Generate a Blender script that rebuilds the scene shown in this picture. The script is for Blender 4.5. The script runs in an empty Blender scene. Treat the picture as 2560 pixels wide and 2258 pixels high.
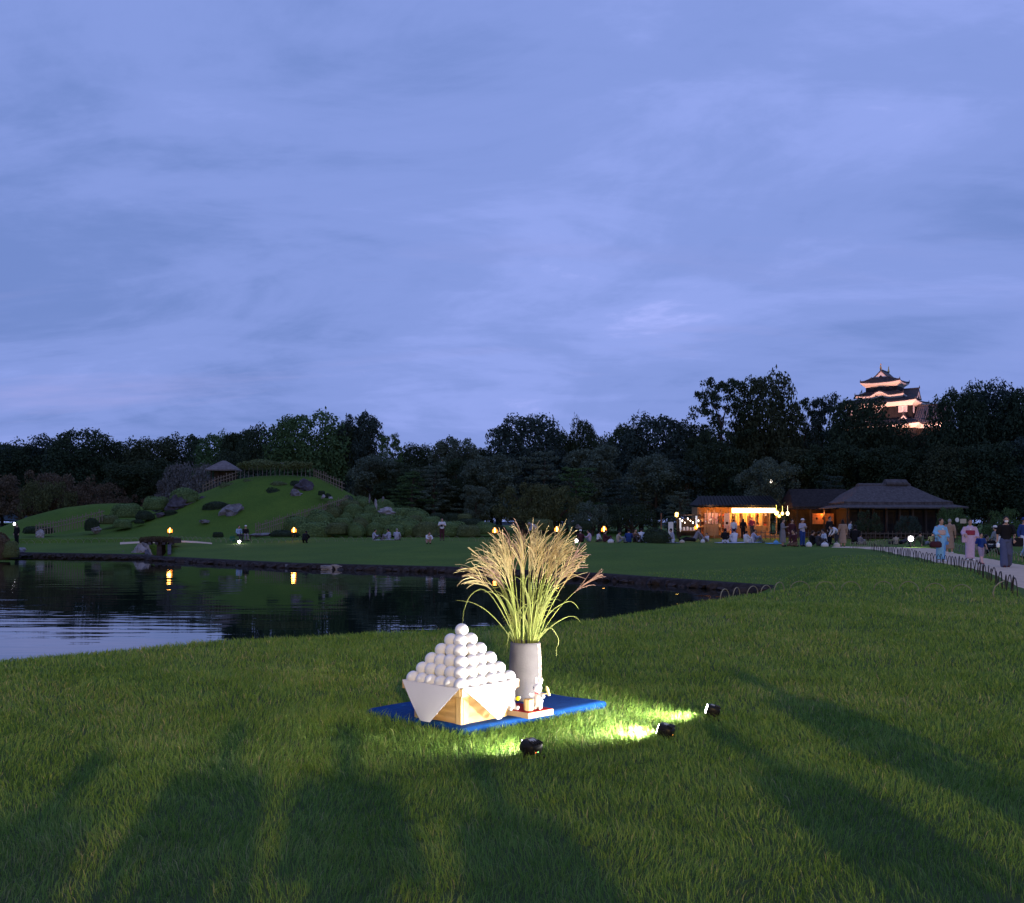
import bpy, bmesh, math, random
import numpy as np
from mathutils import Vector, Matrix

random.seed(7)
RNG = np.random.default_rng(11)
S = bpy.context.scene
C = S.collection
PI = math.pi
R = math.radians

# ------------------------------------------------------------------ camera
F = 2560.0            # focal length in photo pixels (photo is 2560 wide)
HZ = 1302.0           # photo row of the horizon
EYE = 1.55
cam = bpy.data.cameras.new('camera')
cam.sensor_fit = 'HORIZONTAL'
cam.sensor_width = 36
cam.lens = 36.0
cam.shift_y = (HZ - 1129.0) / 2560.0
cam.clip_start = 0.05
cam.clip_end = 3000
cam_ob = bpy.data.objects.new('camera', cam)
C.objects.link(cam_ob)
cam_ob.location = (0, 0, EYE)
cam_ob.rotation_euler = (PI / 2, 0, 0)
S.camera = cam_ob

# ------------------------------------------------------------------ sky
SKY_STRENGTH = 1.13
W = bpy.data.worlds.new('World')
S.world = W
W.use_nodes = True
nt = W.node_tree
for n in list(nt.nodes):
    nt.nodes.remove(n)
N, L = nt.nodes, nt.links


def wmath(op, a, b=None, c=None):
    n = N.new('ShaderNodeMath')
    n.operation = op
    for i, v in enumerate((a, b, c)):
        if v is None:
            continue
        if isinstance(v, (int, float)):
            n.inputs[i].default_value = v
        else:
            L.new(v, n.inputs[i])
    return n.outputs[0]


tc = N.new('ShaderNodeTexCoord')
sep = N.new('ShaderNodeSeparateXYZ')
L.new(tc.outputs['Generated'], sep.inputs[0])
zc = wmath('MAXIMUM', sep.outputs[2], 0.0)
den = wmath('ADD', zc, 0.26)
cx = wmath('DIVIDE', sep.outputs[0], den)
cy = wmath('DIVIDE', sep.outputs[1], den)
com = N.new('ShaderNodeCombineXYZ')
L.new(cx, com.inputs[0])
L.new(cy, com.inputs[1])


def wnoise(scale, detail, rough, dist, off, sx=1.0, sy=1.0, rz=0.0):
    mp = N.new('ShaderNodeMapping')
    mp.inputs['Location'].default_value = off
    mp.inputs['Rotation'].default_value = (0, 0, rz)
    mp.inputs['Scale'].default_value = (sx, sy, 1)
    L.new(com.outputs[0], mp.inputs[0])
    n = N.new('ShaderNodeTexNoise')
    n.inputs['Scale'].default_value = scale
    n.inputs['Detail'].default_value = detail
    n.inputs['Roughness'].default_value = rough
    n.inputs['Distortion'].default_value = dist
    L.new(mp.outputs[0], n.inputs['Vector'])
    return n.outputs['Fac']


big = wnoise(0.55, 3, 0.5, 0.3, (8.3, 4.4, 0.2))
mid = wnoise(1.25, 7, 0.6, 0.5, (7.4, 2.2, 1.0), 1.0, 1.5, 0.25)
fine = wnoise(2.6, 8, 0.62, 0.8, (1.3, 9.2, 2.0), 0.8, 2.0, 0.2)
cl = wmath('ADD', wmath('MULTIPLY', big, 0.42), wmath('ADD', wmath('MULTIPLY', mid, 0.52), wmath('MULTIPLY', fine, 0.17)))
ramp = N.new('ShaderNodeValToRGB')
L.new(cl, ramp.inputs[0])
cr = ramp.color_ramp
cr.interpolation = 'EASE'
cr.elements[0].position = 0.44
cr.elements[0].color = (0.158, 0.246, 0.580, 1)
cr.elements[1].position = 0.69
cr.elements[1].color = (0.385, 0.455, 0.945, 1)
e = cr.elements.new(0.55)
e.color = (0.222, 0.312, 0.705, 1)
e = cr.elements.new(0.63)
e.color = (0.272, 0.362, 0.800, 1)
# thin pinkish streaks low over the horizon
streak = wnoise(1.6, 6, 0.6, 0.4, (4.0, 0.4, 5.0), 0.5, 2.3, 0.1)
st = N.new('ShaderNodeValToRGB')
L.new(streak, st.inputs[0])
st.color_ramp.elements[0].position = 0.56
st.color_ramp.elements[0].color = (0, 0, 0, 1)
st.color_ramp.elements[1].position = 0.76
st.color_ramp.elements[1].color = (0.8, 0.8, 0.8, 1)
low = wmath('SUBTRACT', 1.0, wmath('MULTIPLY', zc, 2.8))
lowc = wmath('MAXIMUM', low, 0.0)
fac = wmath('MULTIPLY', st.outputs[0], lowc)
mixp = N.new('ShaderNodeMix')
mixp.data_type = 'RGBA'
L.new(fac, mixp.inputs[0])
L.new(ramp.outputs[0], mixp.inputs[6])
mixp.inputs[7].default_value = (0.36, 0.38, 0.76, 1)
sky = N.new('ShaderNodeTexSky')
sky.sky_type = 'NISHITA'
sky.sun_disc = False
sky.sun_elevation = R(0.5)
sky.sun_rotation = R(172)
sky_dim = N.new('ShaderNodeVectorMath')
sky_dim.operation = 'SCALE'
sky_dim.inputs['Scale'].default_value = 0.08
L.new(sky.outputs[0], sky_dim.inputs[0])
mixs = N.new('ShaderNodeMix')
mixs.data_type = 'RGBA'
mixs.inputs[0].default_value = 0.92
L.new(sky_dim.outputs[0], mixs.inputs[6])
L.new(mixp.outputs[2], mixs.inputs[7])
bg = N.new('ShaderNodeBackground')
bg.inputs['Strength'].default_value = SKY_STRENGTH
L.new(mixs.outputs[2], bg.inputs['Color'])
wo = N.new('ShaderNodeOutputWorld')
L.new(bg.outputs[0], wo.inputs['Surface'])

# the last of the daylight, already below the roofs and trees: almost nothing left of the sun
sun = bpy.data.lights.new('sun', 'SUN')
sun.energy = 0.015
sun.angle = R(20)
sun.color = (1, 0.8, 0.65)
sun_ob = bpy.data.objects.new('sun', sun)
C.objects.link(sun_ob)
sun_ob.rotation_euler = (R(75), 0, R(-8))
sun_ob.location = (0, 0, 60)

S.view_settings.view_transform = 'Standard'
S.view_settings.look = 'None'
S.view_settings.exposure = 0.0
S.view_settings.gamma = 1.0
S.view_settings.use_curve_mapping = False
S.render.engine = 'CYCLES'
S.cycles.use_denoising = True
S.cycles.use_adaptive_sampling = False
S.cycles.max_bounces = 6
S.cycles.diffuse_bounces = 3
S.cycles.glossy_bounces = 3
S.cycles.transmission_bounces = 4
S.cycles.caustics_reflective = False
S.cycles.caustics_refractive = False
S.cycles.sample_clamp_indirect = 4.0
S.cycles.use_light_tree = True

# ------------------------------------------------------------------ helpers


def wx(px, D):
    return (px - 1280.0) / F * D


def wz(py, D):
    return EYE + (HZ - py) / F * D


def tag(o, label=None, cat=None, group=None, kind=None):
    if label:
        o['label'] = label
    if cat:
        o['category'] = cat
    if group:
        o['group'] = group
    if kind:
        o['kind'] = kind
    return o


def thing(name, label, cat, loc=(0, 0, 0), rz=0.0, group=None):
    o = bpy.data.objects.new(name, None)
    o.empty_display_size = 0.2
    C.objects.link(o)
    o.location = loc
    o.rotation_euler = (0, 0, rz)
    return tag(o, label, cat, group)


def put(name, me, parent=None, m=None, loc=None, rot=None, scale=None):
    o = bpy.data.objects.new(name, me)
    C.objects.link(o)
    if parent is not None:
        o.parent = parent
    if loc is not None:
        o.location = loc
    if rot is not None:
        o.rotation_euler = rot
    if scale is not None:
        o.scale = scale
    if m is not None and me is not None:
        if len(me.materials) == 0:
            me.materials.append(m)
        elif me.materials[0] is not m:
            o.material_slots[0].link = 'OBJECT'
            o.material_slots[0].material = m
    return o


class MB:
    """collects shapes that end as one mesh"""

    def __init__(s):
        s.v, s.f, s.mi = [], [], []
        s.cur = 0

    def add(s, vs, fs):
        b = len(s.v)
        s.v += [tuple(p) for p in vs]
        for f in fs:
            s.f.append(tuple(i + b for i in f))
            s.mi.append(s.cur)

    def box(s, c, d, rz=0.0, taper=1.0, M=None):
        hx, hy, hz = d[0] / 2, d[1] / 2, d[2] / 2
        vs = []
        cr_, sr = math.cos(rz), math.sin(rz)
        for z in (-hz, hz):
            t = 1.0 if z < 0 else taper
            for x, y in ((-hx, -hy), (hx, -hy), (hx, hy), (-hx, hy)):
                x, y = x * t, y * t
                p = Vector((c[0] + x * cr_ - y * sr, c[1] + x * sr + y * cr_, c[2] + z))
                vs.append(M @ p if M else p)
        s.add(vs, [(3, 2, 1, 0), (4, 5, 6, 7), (0, 1, 5, 4), (1, 2, 6, 5), (2, 3, 7, 6), (3, 0, 4, 7)])

    def loft(s, rings, close=True, cap0=True, cap1=True):
        n = len(rings[0])
        vs = [p for r in rings for p in r]
        fs = []
        for k in range(len(rings) - 1):
            for i in range(n if close else n - 1):
                j = (i + 1) % n
                fs.append((k * n + i, k * n + j, (k + 1) * n + j, (k + 1) * n + i))
        if cap0:
            fs.append(tuple(range(n - 1, -1, -1)))
        if cap1:
            o = (len(rings) - 1) * n
            fs.append(tuple(range(o, o + n)))
        s.add(vs, fs)

    def tube(s, pts, rad, n=6, cap=True, flat=1.0):
        pts = [Vector(p) for p in pts]
        if isinstance(rad, (int, float)):
            rad = [rad] * len(pts)
        rings = []
        up = None
        for i, p in enumerate(pts):
            t = (pts[min(i + 1, len(pts) - 1)] - pts[max(i - 1, 0)])
            if t.length < 1e-9:
                t = Vector((0, 0, 1))
            t.normalize()
            if up is None:
                up = Vector((0, 1, 0)) if abs(t.y) < 0.9 else Vector((1, 0, 0))
            a = t.cross(up)
            if a.length < 1e-6:
                a = t.orthogonal()
            a.normalize()
            b = a.cross(t).normalized()
            up = b
            rings.append([p + (a * math.cos(2 * PI * k / n) + b * math.sin(2 * PI * k / n) * flat) * rad[i] for k in range(n)])
        s.loft(rings, True, cap, cap)

    def lathe(s, prof, n=24, c=(0, 0, 0), cap0=True, cap1=True):
        rings = [[(c[0] + r * math.cos(2 * PI * k / n), c[1] + r * math.sin(2 * PI * k / n), c[2] + z) for k in range(n)] for r, z in prof]
        s.loft(rings, True, cap0, cap1)

    def ball(s, c, r, n=12, m=8, M=None):
        if isinstance(r, (int, float)):
            r = (r, r, r)
        vs = [Vector((0, 0, -r[2]))]
        for j in range(1, m):
            a = -PI / 2 + PI * j / m
            for i in range(n):
                b = 2 * PI * i / n
                vs.append(Vector((r[0] * math.cos(a) * math.cos(b), r[1] * math.cos(a) * math.sin(b), r[2] * math.sin(a))))
        vs.append(Vector((0, 0, r[2])))
        if M is not None:
            vs = [M @ v for v in vs]
        vs = [v + Vector(c) for v in vs]
        fs = [(0, 1 + (i + 1) % n, 1 + i) for i in range(n)]
        for j in range(m - 2):
            for i in range(n):
                a, b = 1 + j * n + i, 1 + j * n + (i + 1) % n
                fs.append((a, b, b + n, a + n))
        o = 1 + (m - 2) * n
        fs += [(o + i, o + (i + 1) % n, len(vs) - 1) for i in range(n)]
        s.add(vs, fs)

    def prism(s, poly, z0, z1):
        n = len(poly)
        s.loft([[(x, y, z0) for x, y in poly], [(x, y, z1) for x, y in poly]])

    def mesh(s, name, mats=(), smooth=False):
        me = bpy.data.meshes.new(name)
        me.from_pydata(s.v, [], s.f)
        for m in (mats if isinstance(mats, (list, tuple)) else (mats,)):
            me.materials.append(m)
        if len(me.materials) > 1:
            me.polygons.foreach_set('material_index', s.mi)
        if smooth:
            me.polygons.foreach_set('use_smooth', [True] * len(me.polygons))
        me.update()
        return me

    def build(s, name, mats, parent=None, smooth=False, **k):
        return put(name, s.mesh(name, mats, smooth), parent, **k)


def np_mesh(name, V, faces, m, smooth=False):
    """mesh from numpy arrays; faces = list of (k-gon) int arrays"""
    me = bpy.data.meshes.new(name)
    V = np.asarray(V, dtype=np.float32)
    me.vertices.add(len(V))
    me.vertices.foreach_set('co', V.ravel())
    loops = np.concatenate([f.ravel() for f in faces]).astype(np.int32)
    sizes = np.concatenate([np.full(len(f), f.shape[1], dtype=np.int32) for f in faces])
    starts = np.concatenate([[0], np.cumsum(sizes)[:-1]]).astype(np.int32)
    me.loops.add(len(loops))
    me.loops.foreach_set('vertex_index', loops)
    me.polygons.add(len(sizes))
    me.polygons.foreach_set('loop_start', starts)
    me.polygons.foreach_set('loop_total', sizes)
    if smooth:
        me.polygons.foreach_set('use_smooth', np.ones(len(sizes), dtype=bool))
    me.materials.append(m)
    me.update()
    me.validate()
    return me


def edge_bevel(o, w=0.004, seg=2):
    b = o.modifiers.new('bevel', 'BEVEL')
    b.width = w
    b.segments = seg
    b.limit_method = 'ANGLE'
    return o


# ------------------------------------------------------------------ materials
_mc = {}


def mat(name, col, rough=0.7, var=0.0, vscale=3.0, col2=None, bump=0.0, bscale=None, stretch=(1, 1, 1), metal=0.0,
        emit=None, estr=0.0, trans=0.0, spec=0.12, detail=5.0, attr=None, wave=None):
    if name in _mc:
        return _mc[name]
    m = bpy.data.materials.new(name)
    m.use_nodes = True
    t = m.node_tree
    b = t.nodes['Principled BSDF']
    b.inputs['Base Color'].default_value = (*col, 1)
    b.inputs['Roughness'].default_value = rough
    b.inputs['Metallic'].default_value = metal
    b.inputs['Specular IOR Level'].default_value = spec
    out = t.nodes['Material Output']
    colout = None
    if var or col2 or bump:
        tcn = t.nodes.new('ShaderNodeTexCoord')
        mp = t.nodes.new('ShaderNodeMapping')
        mp.inputs['Scale'].default_value = stretch
        t.links.new(tcn.outputs['Object'], mp.inputs[0])
        nz = t.nodes.new('ShaderNodeTexNoise')
        nz.inputs['Scale'].default_value = vscale
        nz.inputs['Detail'].default_value = detail
        nz.inputs['Roughness'].default_value = 0.6
        t.links.new(mp.outputs[0], nz.inputs['Vector'])
        c2 = col2 if col2 else tuple(min(1, c * (1 + var)) for c in col)
        c1 = col if col2 else tuple(c * (1 - var) for c in col)
        rp = t.nodes.new('ShaderNodeValToRGB')
        rp.color_ramp.elements[0].position = 0.32
        rp.color_ramp.elements[1].position = 0.68
        rp.color_ramp.elements[0].color = (*c1, 1)
        rp.color_ramp.elements[1].color = (*c2, 1)
        t.links.new(nz.outputs['Fac'], rp.inputs[0])
        colout = rp.outputs[0]
        if wave:
            wv = t.nodes.new('ShaderNodeTexWave')
            wv.wave_type = 'BANDS'
            wv.bands_direction = wave[0]
            wv.inputs['Scale'].default_value = wave[1]
            wv.inputs['Distortion'].default_value = wave[2]
            wv.inputs['Detail'].default_value = 3
            t.links.new(tcn.outputs['Object'], wv.inputs['Vector'])
            mx = t.nodes.new('ShaderNodeMix')
            mx.data_type = 'RGBA'
            mx.blend_type = 'MULTIPLY'
            mx.inputs[0].default_value = wave[3]
            t.links.new(colout, mx.inputs[6])
            t.links.new(wv.outputs['Color'], mx.inputs[7])
            colout = mx.outputs[2]
        t.links.new(colout, b.inputs['Base Color'])
        if bump:
            nb = t.nodes.new('ShaderNodeTexNoise')
            nb.inputs['Scale'].default_value = bscale or vscale * 4
            nb.inputs['Detail'].default_value = 6
            t.links.new(mp.outputs[0], nb.inputs['Vector'])
            bp = t.nodes.new('ShaderNodeBump')
            bp.inputs['Strength'].default_value = bump
            bp.inputs['Distance'].default_value = 0.02
            t.links.new(nb.outputs['Fac'], bp.inputs['Height'])
            t.links.new(bp.outputs[0], b.inputs['Normal'])
    if attr:
        an = t.nodes.new('ShaderNodeAttribute')
        an.attribute_name = 'tint'
        rp = t.nodes.new('ShaderNodeValToRGB')
        el = rp.color_ramp.elements
        el[0].position, el[0].color = 0.0, (*attr[0], 1)
        el[1].position, el[1].color = 1.0, (*attr[-1], 1)
        for i, c in enumerate(attr[1:-1]):
            q = el.new((i + 1) / (len(attr) - 1))
            q.color = (*c, 1)
        t.links.new(an.outputs['Fac'], rp.inputs[0])
        colout = rp.outputs[0]
        t.links.new(colout, b.inputs['Base Color'])
    if emit:
        b.inputs['Emission Color'].default_value = (*emit, 1)
        b.inputs['Emission Strength'].default_value = estr
    if trans:
        tr = t.nodes.new('ShaderNodeBsdfTranslucent')
        tr.inputs['Color'].default_value = (*col, 1)
        if colout is not None:
            t.links.new(colout, tr.inputs['Color'])
        ms = t.nodes.new('ShaderNodeMixShader')
        ms.inputs[0].default_value = trans
        t.links.new(b.outputs[0], ms.inputs[1])
        t.links.new(tr.outputs[0], ms.inputs[2])
        t.links.new(ms.outputs[0], out.inputs['Surface'])
    _mc[name] = m
    return m


def lamp(name, kind, power, col, loc, parent=None, radius=0.05, target=None, angle=60, blend=0.4):
    l = bpy.data.lights.new(name, kind)
    l.energy = power
    l.color = col
    l.shadow_soft_size = radius
    o = bpy.data.objects.new(name, l)
    C.objects.link(o)
    if parent is not None:
        o.parent = parent
    o.location = loc
    if kind == 'SPOT':
        l.spot_size = R(angle)
        l.spot_blend = blend
        d = Vector(target) - Vector(loc)
        o.rotation_euler = d.to_track_quat('-Z', 'Y').to_euler()
    return o


# ------------------------------------------------------------------ terrain
def sstep(t):
    t = np.clip(t, 0, 1)
    return t * t * (3 - 2 * t)


WATER = -1.05
near_crest = [(-800, -6), (-60, 1.5), (-25, 3.6), (-14, 6.0), (-9, 8.4), (-5.56, 11.1), (-3.68, 12.9), (-1.53, 14.1), (1.38, 15.9), (2.98, 18.0),
              (4.94, 21.1), (6.3, 22.6), (8.3, 26.5), (10.3, 32.0), (12.4, 37.5), (15.2, 46), (16.5, 56), (17, 75)]
near_land = near_crest + [(300, 75), (300, -120), (-800, -120)]
far_line = [(-800, 96), (-300, 88), (-120, 82), (-49, 79), (-38, 76.5), (-25.6, 71), (-23.2, 67.5), (-16, 60.5), (-11.7, 56.4), (-7, 54), (-3.1, 52), (0.5, 48.5), (4.0, 45.6),
            (7.4, 40.3), (10.0, 36.2), (11.4, 33.6), (12.5, 31), (40, 22), (300, 10)]
far_land = far_line + [(300, 900), (-800, 900)]


INLET = [(wx(366, 66), 66), (wx(424, 66), 66), (wx(424, 83), 83), (wx(368, 83), 83)]


def pl_dist(X, Y, pts):
    d = np.full(X.shape, 1e9)
    for (x0, y0), (x1, y1) in zip(pts[:-1], pts[1:]):
        dx, dy = x1 - x0, y1 - y0
        t = np.clip(((X - x0) * dx + (Y - y0) * dy) / (dx * dx + dy * dy), 0, 1)
        d = np.minimum(d, np.hypot(X - x0 - t * dx, Y - y0 - t * dy))
    return d


def inside(X, Y, poly):
    r = np.zeros(X.shape, dtype=bool)
    n = len(poly)
    for i in range(n):
        x0, y0 = poly[i]
        x1, y1 = poly[(i + 1) % n]
        if y0 == y1:
            continue
        c = ((y0 > Y) != (y1 > Y)) & (X < (x1 - x0) * (Y - y0) / (y1 - y0) + x0)
        r ^= c
    return r


hill_px = np.array([-200, 200, 250, 300, 330, 420, 470, 540, 590, 640, 720, 790, 850, 900, 960, 1060, 1180, 1300, 1400])
hill_py = np.array([1345, 1344, 1330, 1312, 1300, 1272, 1245, 1218, 1198, 1190, 1187, 1193, 1222, 1250, 1278, 1298, 1316, 1335, 1345])
HD = 112.0
mound_px = np.array([-300, 0, 25, 80, 160, 240, 300, 350, 420, 480])
mound_py = np.array([1342, 1342, 1326, 1292, 1270, 1260, 1258, 1266, 1300, 1342])


def height(X, Y):
    X = np.atleast_1d(np.asarray(X, dtype=float))
    Y = np.atleast_1d(np.asarray(Y, dtype=float))
    dn = pl_dist(X, Y, near_crest)
    s = np.where(inside(X, Y, near_land), -dn, dn)
    wdt = 2.4 + 2.6 * sstep((Y - 30) / 8)
    zn = -1.5 * sstep(s / wdt)
    df = pl_dist(X, Y, far_line)
    t = np.where(inside(X, Y, far_land), df, -df)
    zf = np.where(t > 0, -0.80 + 0.80 * sstep(t / 20.0) ** 0.9, -0.80 - 0.7 * sstep(-t / 0.35))
    z = np.maximum(zn, zf)
    # gentle unevenness of the lawn
    u = 0.03 * np.sin(X * 0.55 + 1.3 * np.sin(Y * 0.31)) * np.sin(Y * 0.42 + 0.7) + 0.012 * np.sin(X * 1.7 + Y * 0.9) * np.sin(Y * 1.3)
    z = z + u * np.where(np.hypot(X, Y) < 120, 1.0, 0.3)
    # the hill and the mound beside it
    # inlet under the earth bridge
    z = np.where(inside(X, Y, INLET), np.minimum(z, -1.4), z)
    on = (Y > 88) & (Y < 150)
    pxr = X / HD * F + 1280
    zr = np.maximum((HZ - np.interp(pxr, hill_px, hill_py)) / F * HD + 1.55, 0)
    front = sstep((Y - 95.5) / (HD - 95.5))
    back = 1 - sstep((Y - HD - 1) / 22.0)
    zh = zr * np.where(Y < HD, 0.45 * front + 0.55 * np.clip((Y - 95.5) / (HD - 95.5), 0, 1), back)
    MDp = 116.0
    pxm = X / MDp * F + 1280
    zm = np.maximum((HZ - np.interp(pxm, mound_px, mound_py)) / F * MDp + 1.55, 0)
    zm = zm * np.where(Y < MDp, sstep((Y - 104) / (MDp - 104)), 1 - sstep((Y - MDp) / 14.0))
    z = np.where(on, np.maximum(z, np.maximum(zh, zm)), z)
    return z


def hz(x, y):
    return float(height(np.array([x]), np.array([y]))[0])


def on_ground(px, D, dz=0.0):
    x = wx(px, D)
    return (x, D, hz(x, D) + dz)


def spaced(a, b, fine, k):
    """axis samples: fine steps round zero, growing outwards"""
    r = [0.0]
    st_ = fine
    while r[-1] < b:
        r.append(r[-1] + st_)
        st_ = max(fine, r[-1] * k)
    l = [0.0]
    st_ = fine
    while l[-1] > a:
        l.append(l[-1] - st_)
        st_ = max(fine, -l[-1] * k)
    return np.array(sorted(set(r + l)))


ax = spaced(-700, 700, 0.25, 0.022)
ay = np.concatenate([np.arange(-90, 2, 3.0), np.arange(2, 26, 0.2), np.arange(26, 95, 0.45), np.arange(95, 150, 0.6), np.arange(150, 900, 12)])
GX, GY = np.meshgrid(ax, ay)
GZ = height(GX, GY)
nx, ny = len(ax), len(ay)
idx = np.arange(nx * ny).reshape(ny, nx)
quads = np.stack([idx[:-1, :-1], idx[:-1, 1:], idx[1:, 1:], idx[1:, :-1]], -1).reshape(-1, 4)

gm = bpy.data.materials.new('lawn_ground')
gm.use_nodes = True
t = gm.node_tree
b = t.nodes['Principled BSDF']
b.inputs['Roughness'].default_value = 0.9
b.inputs['Specular IOR Level'].default_value = 0.1
g = t.nodes.new('ShaderNodeNewGeometry')
n1 = t.nodes.new('ShaderNodeTexNoise'); n1.inputs['Scale'].default_value = 0.22; n1.inputs['Detail'].default_value = 6; n1.inputs['Roughness'].default_value = 0.65
n2 = t.nodes.new('ShaderNodeTexNoise'); n2.inputs['Scale'].default_value = 9.0; n2.inputs['Detail'].default_value = 8; n2.inputs['Roughness'].default_value = 0.7
t.links.new(g.outputs['Position'], n1.inputs['Vector'])
t.links.new(g.outputs['Position'], n2.inputs['Vector'])
r1 = t.nodes.new('ShaderNodeValToRGB')
r1.color_ramp.elements[0].position = 0.30; r1.color_ramp.elements[0].color = (0.072, 0.140, 0.018, 1)
r1.color_ramp.elements[1].position = 0.70; r1.color_ramp.elements[1].color = (0.118, 0.192, 0.023, 1)
t.links.new(n1.outputs['Fac'], r1.inputs[0])
r2 = t.nodes.new('ShaderNodeValToRGB')
r2.color_ramp.elements[0].position = 0.35; r2.color_ramp.elements[0].color = (0.55, 0.55, 0.55, 1)
r2.color_ramp.elements[1].position = 0.65; r2.color_ramp.elements[1].color = (1, 1, 1, 1)
t.links.new(n2.outputs['Fac'], r2.inputs[0])
mx = t.nodes.new('ShaderNodeMix'); mx.data_type = 'RGBA'; mx.blend_type = 'MULTIPLY'; mx.inputs[0].default_value = 1
t.links.new(r1.outputs[0], mx.inputs[6]); t.links.new(r2.outputs[0], mx.inputs[7])
sp_ = t.nodes.new('ShaderNodeSeparateXYZ'); t.links.new(g.outputs['Position'], sp_.inputs[0])
mr = t.nodes.new('ShaderNodeMapRange'); mr.inputs['From Min'].default_value = 9; mr.inputs['From Max'].default_value = 30
t.links.new(sp_.outputs[1], mr.inputs['Value'])
soil = t.nodes.new('ShaderNodeMix'); soil.data_type = 'RGBA'; soil.inputs[6].default_value = (0.065, 0.085, 0.030, 1)
t.links.new(mr.outputs[0], soil.inputs[0]); t.links.new(mx.outputs[2], soil.inputs[7])
t.links.new(soil.outputs[2], b.inputs['Base Color'])
bp = t.nodes.new('ShaderNodeBump'); bp.inputs['Strength'].default_value = 0.6; bp.inputs['Distance'].default_value = 0.05
t.links.new(n2.outputs['Fac'], bp.inputs['Height']); t.links.new(bp.outputs[0], b.inputs['Normal'])
ground = put('ground', np_mesh('ground', np.stack([GX, GY, GZ], -1).reshape(-1, 3), [quads], gm, True))
tag(ground, 'lawns, pond banks and the grassy hill of the garden', kind='structure')

# ------------------------------------------------------------------ water
wm = bpy.data.materials.new('pond_water')
wm.use_nodes = True
t = wm.node_tree
b = t.nodes['Principled BSDF']
b.inputs['Base Color'].default_value = (0.006, 0.012, 0.010, 1)
b.inputs['Roughness'].default_value = 0.015
b.inputs['IOR'].default_value = 1.33
b.inputs['Specular IOR Level'].default_value = 0.62
g = t.nodes.new('ShaderNodeNewGeometry')
mp = t.nodes.new('ShaderNodeMapping'); mp.inputs['Scale'].default_value = (0.30, 1.15, 1)
t.links.new(g.outputs['Position'], mp.inputs[0])
n1 = t.nodes.new('ShaderNodeTexNoise'); n1.inputs['Scale'].default_value = 1.1; n1.inputs['Detail'].default_value = 3; n1.inputs['Roughness'].default_value = 0.45
t.links.new(mp.outputs[0], n1.inputs['Vector'])
n2 = t.nodes.new('ShaderNodeTexNoise'); n2.inputs['Scale'].default_value = 0.09; n2.inputs['Detail'].default_value = 2
t.links.new(g.outputs['Position'], n2.inputs['Vector'])
r2 = t.nodes.new('ShaderNodeValToRGB'); r2.color_ramp.elements[0].position = 0.42; r2.color_ramp.elements[1].position = 0.62
r2.color_ramp.elements[0].color = (0.22, 0.22, 0.22, 1)
t.links.new(n2.outputs['Fac'], r2.inputs[0])
ml = t.nodes.new('ShaderNodeMath'); ml.operation = 'MULTIPLY'
t.links.new(n1.outputs['Fac'], ml.inputs[0]); t.links.new(r2.outputs[0], ml.inputs[1])
bp = t.nodes.new('ShaderNodeBump'); bp.inputs['Strength'].default_value = 0.30; bp.inputs['Distance'].default_value = 0.05
t.links.new(ml.outputs[0], bp.inputs['Height']); t.links.new(bp.outputs[0], b.inputs['Normal'])
q = MB()
q.add([(-200, 0, WATER), (15, 10, WATER), (15, 60, WATER), (-200, 92, WATER)], [(0, 1, 2, 3)])
water = q.build('pond_water', wm)
tag(water, 'still dark pond mirroring the sky and trees', kind='structure')

# far wooded hills
hm = mat('far_hill', (0.020, 0.034, 0.040), 0.95, 0.35, 0.05, bump=0.5, bscale=0.4)
hxs = np.linspace(-700, 60, 220)
hys = np.linspace(330, 520, 30)
HX, HY = np.meshgrid(hxs, hys)
hpx = HX / 420 * F + 1280
prof = np.interp(hpx, [-1400, -800, -300, -100, 60, 130, 260, 400, 700, 1000], [1010, 1030, 1085, 1100, 1109, 1117, 1140, 1165, 1230, 1300])
HZt = (HZ - prof) / F * 420 * np.exp(-((HY - 420) / 55) ** 2) + 1.2 * RNG.random(HX.shape) * np.exp(-((HY - 420) / 80) ** 2) - 0.3
hi = np.arange(HX.size).reshape(HX.shape)
hq = np.stack([hi[:-1, :-1], hi[:-1, 1:], hi[1:, 1:], hi[1:, :-1]], -1).reshape(-1, 4)
tag(put('hills', np_mesh('hills', np.stack([HX, HY, HZt], -1).reshape(-1, 3), [hq], hm, True)), 'blue wooded hill far beyond the garden', kind='structure')

# ------------------------------------------------------------------ paths
pm = mat('gravel_path', (0.60, 0.44, 0.31), 0.95, 0.14, 4.0, bump=0.3, bscale=40)


def strip(name, left, right, label, lift=0.03, sub=8):
    def dens(p):
        o = []
        for a, b_ in zip(p[:-1], p[1:]):
            for k in range(sub):
                o.append((a[0] + (b_[0] - a[0]) * k / sub, a[1] + (b_[1] - a[1]) * k / sub))
        return np.array(o + [p[-1]])
    A, B = dens(left), dens(right)
    rows = []
    for u in np.linspace(0, 1, 7):
        P = A * (1 - u) + B * u
        e_ = lift * (1 if 0.01 < u < 0.99 else -1.0)
        rows.append(np.column_stack([P, height(P[:, 0], P[:, 1]) + e_]))
    m_, n_ = len(rows), len(rows[0])
    ii = np.arange(m_ * n_).reshape(m_, n_)
    qd = np.stack([ii[:-1, :-1], ii[1:, :-1], ii[1:, 1:], ii[:-1, 1:]], -1).reshape(-1, 4)
    o = put(name, np_mesh(name, np.concatenate(rows), [qd], pm, True))
    return tag(o, label, kind='structure')


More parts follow.
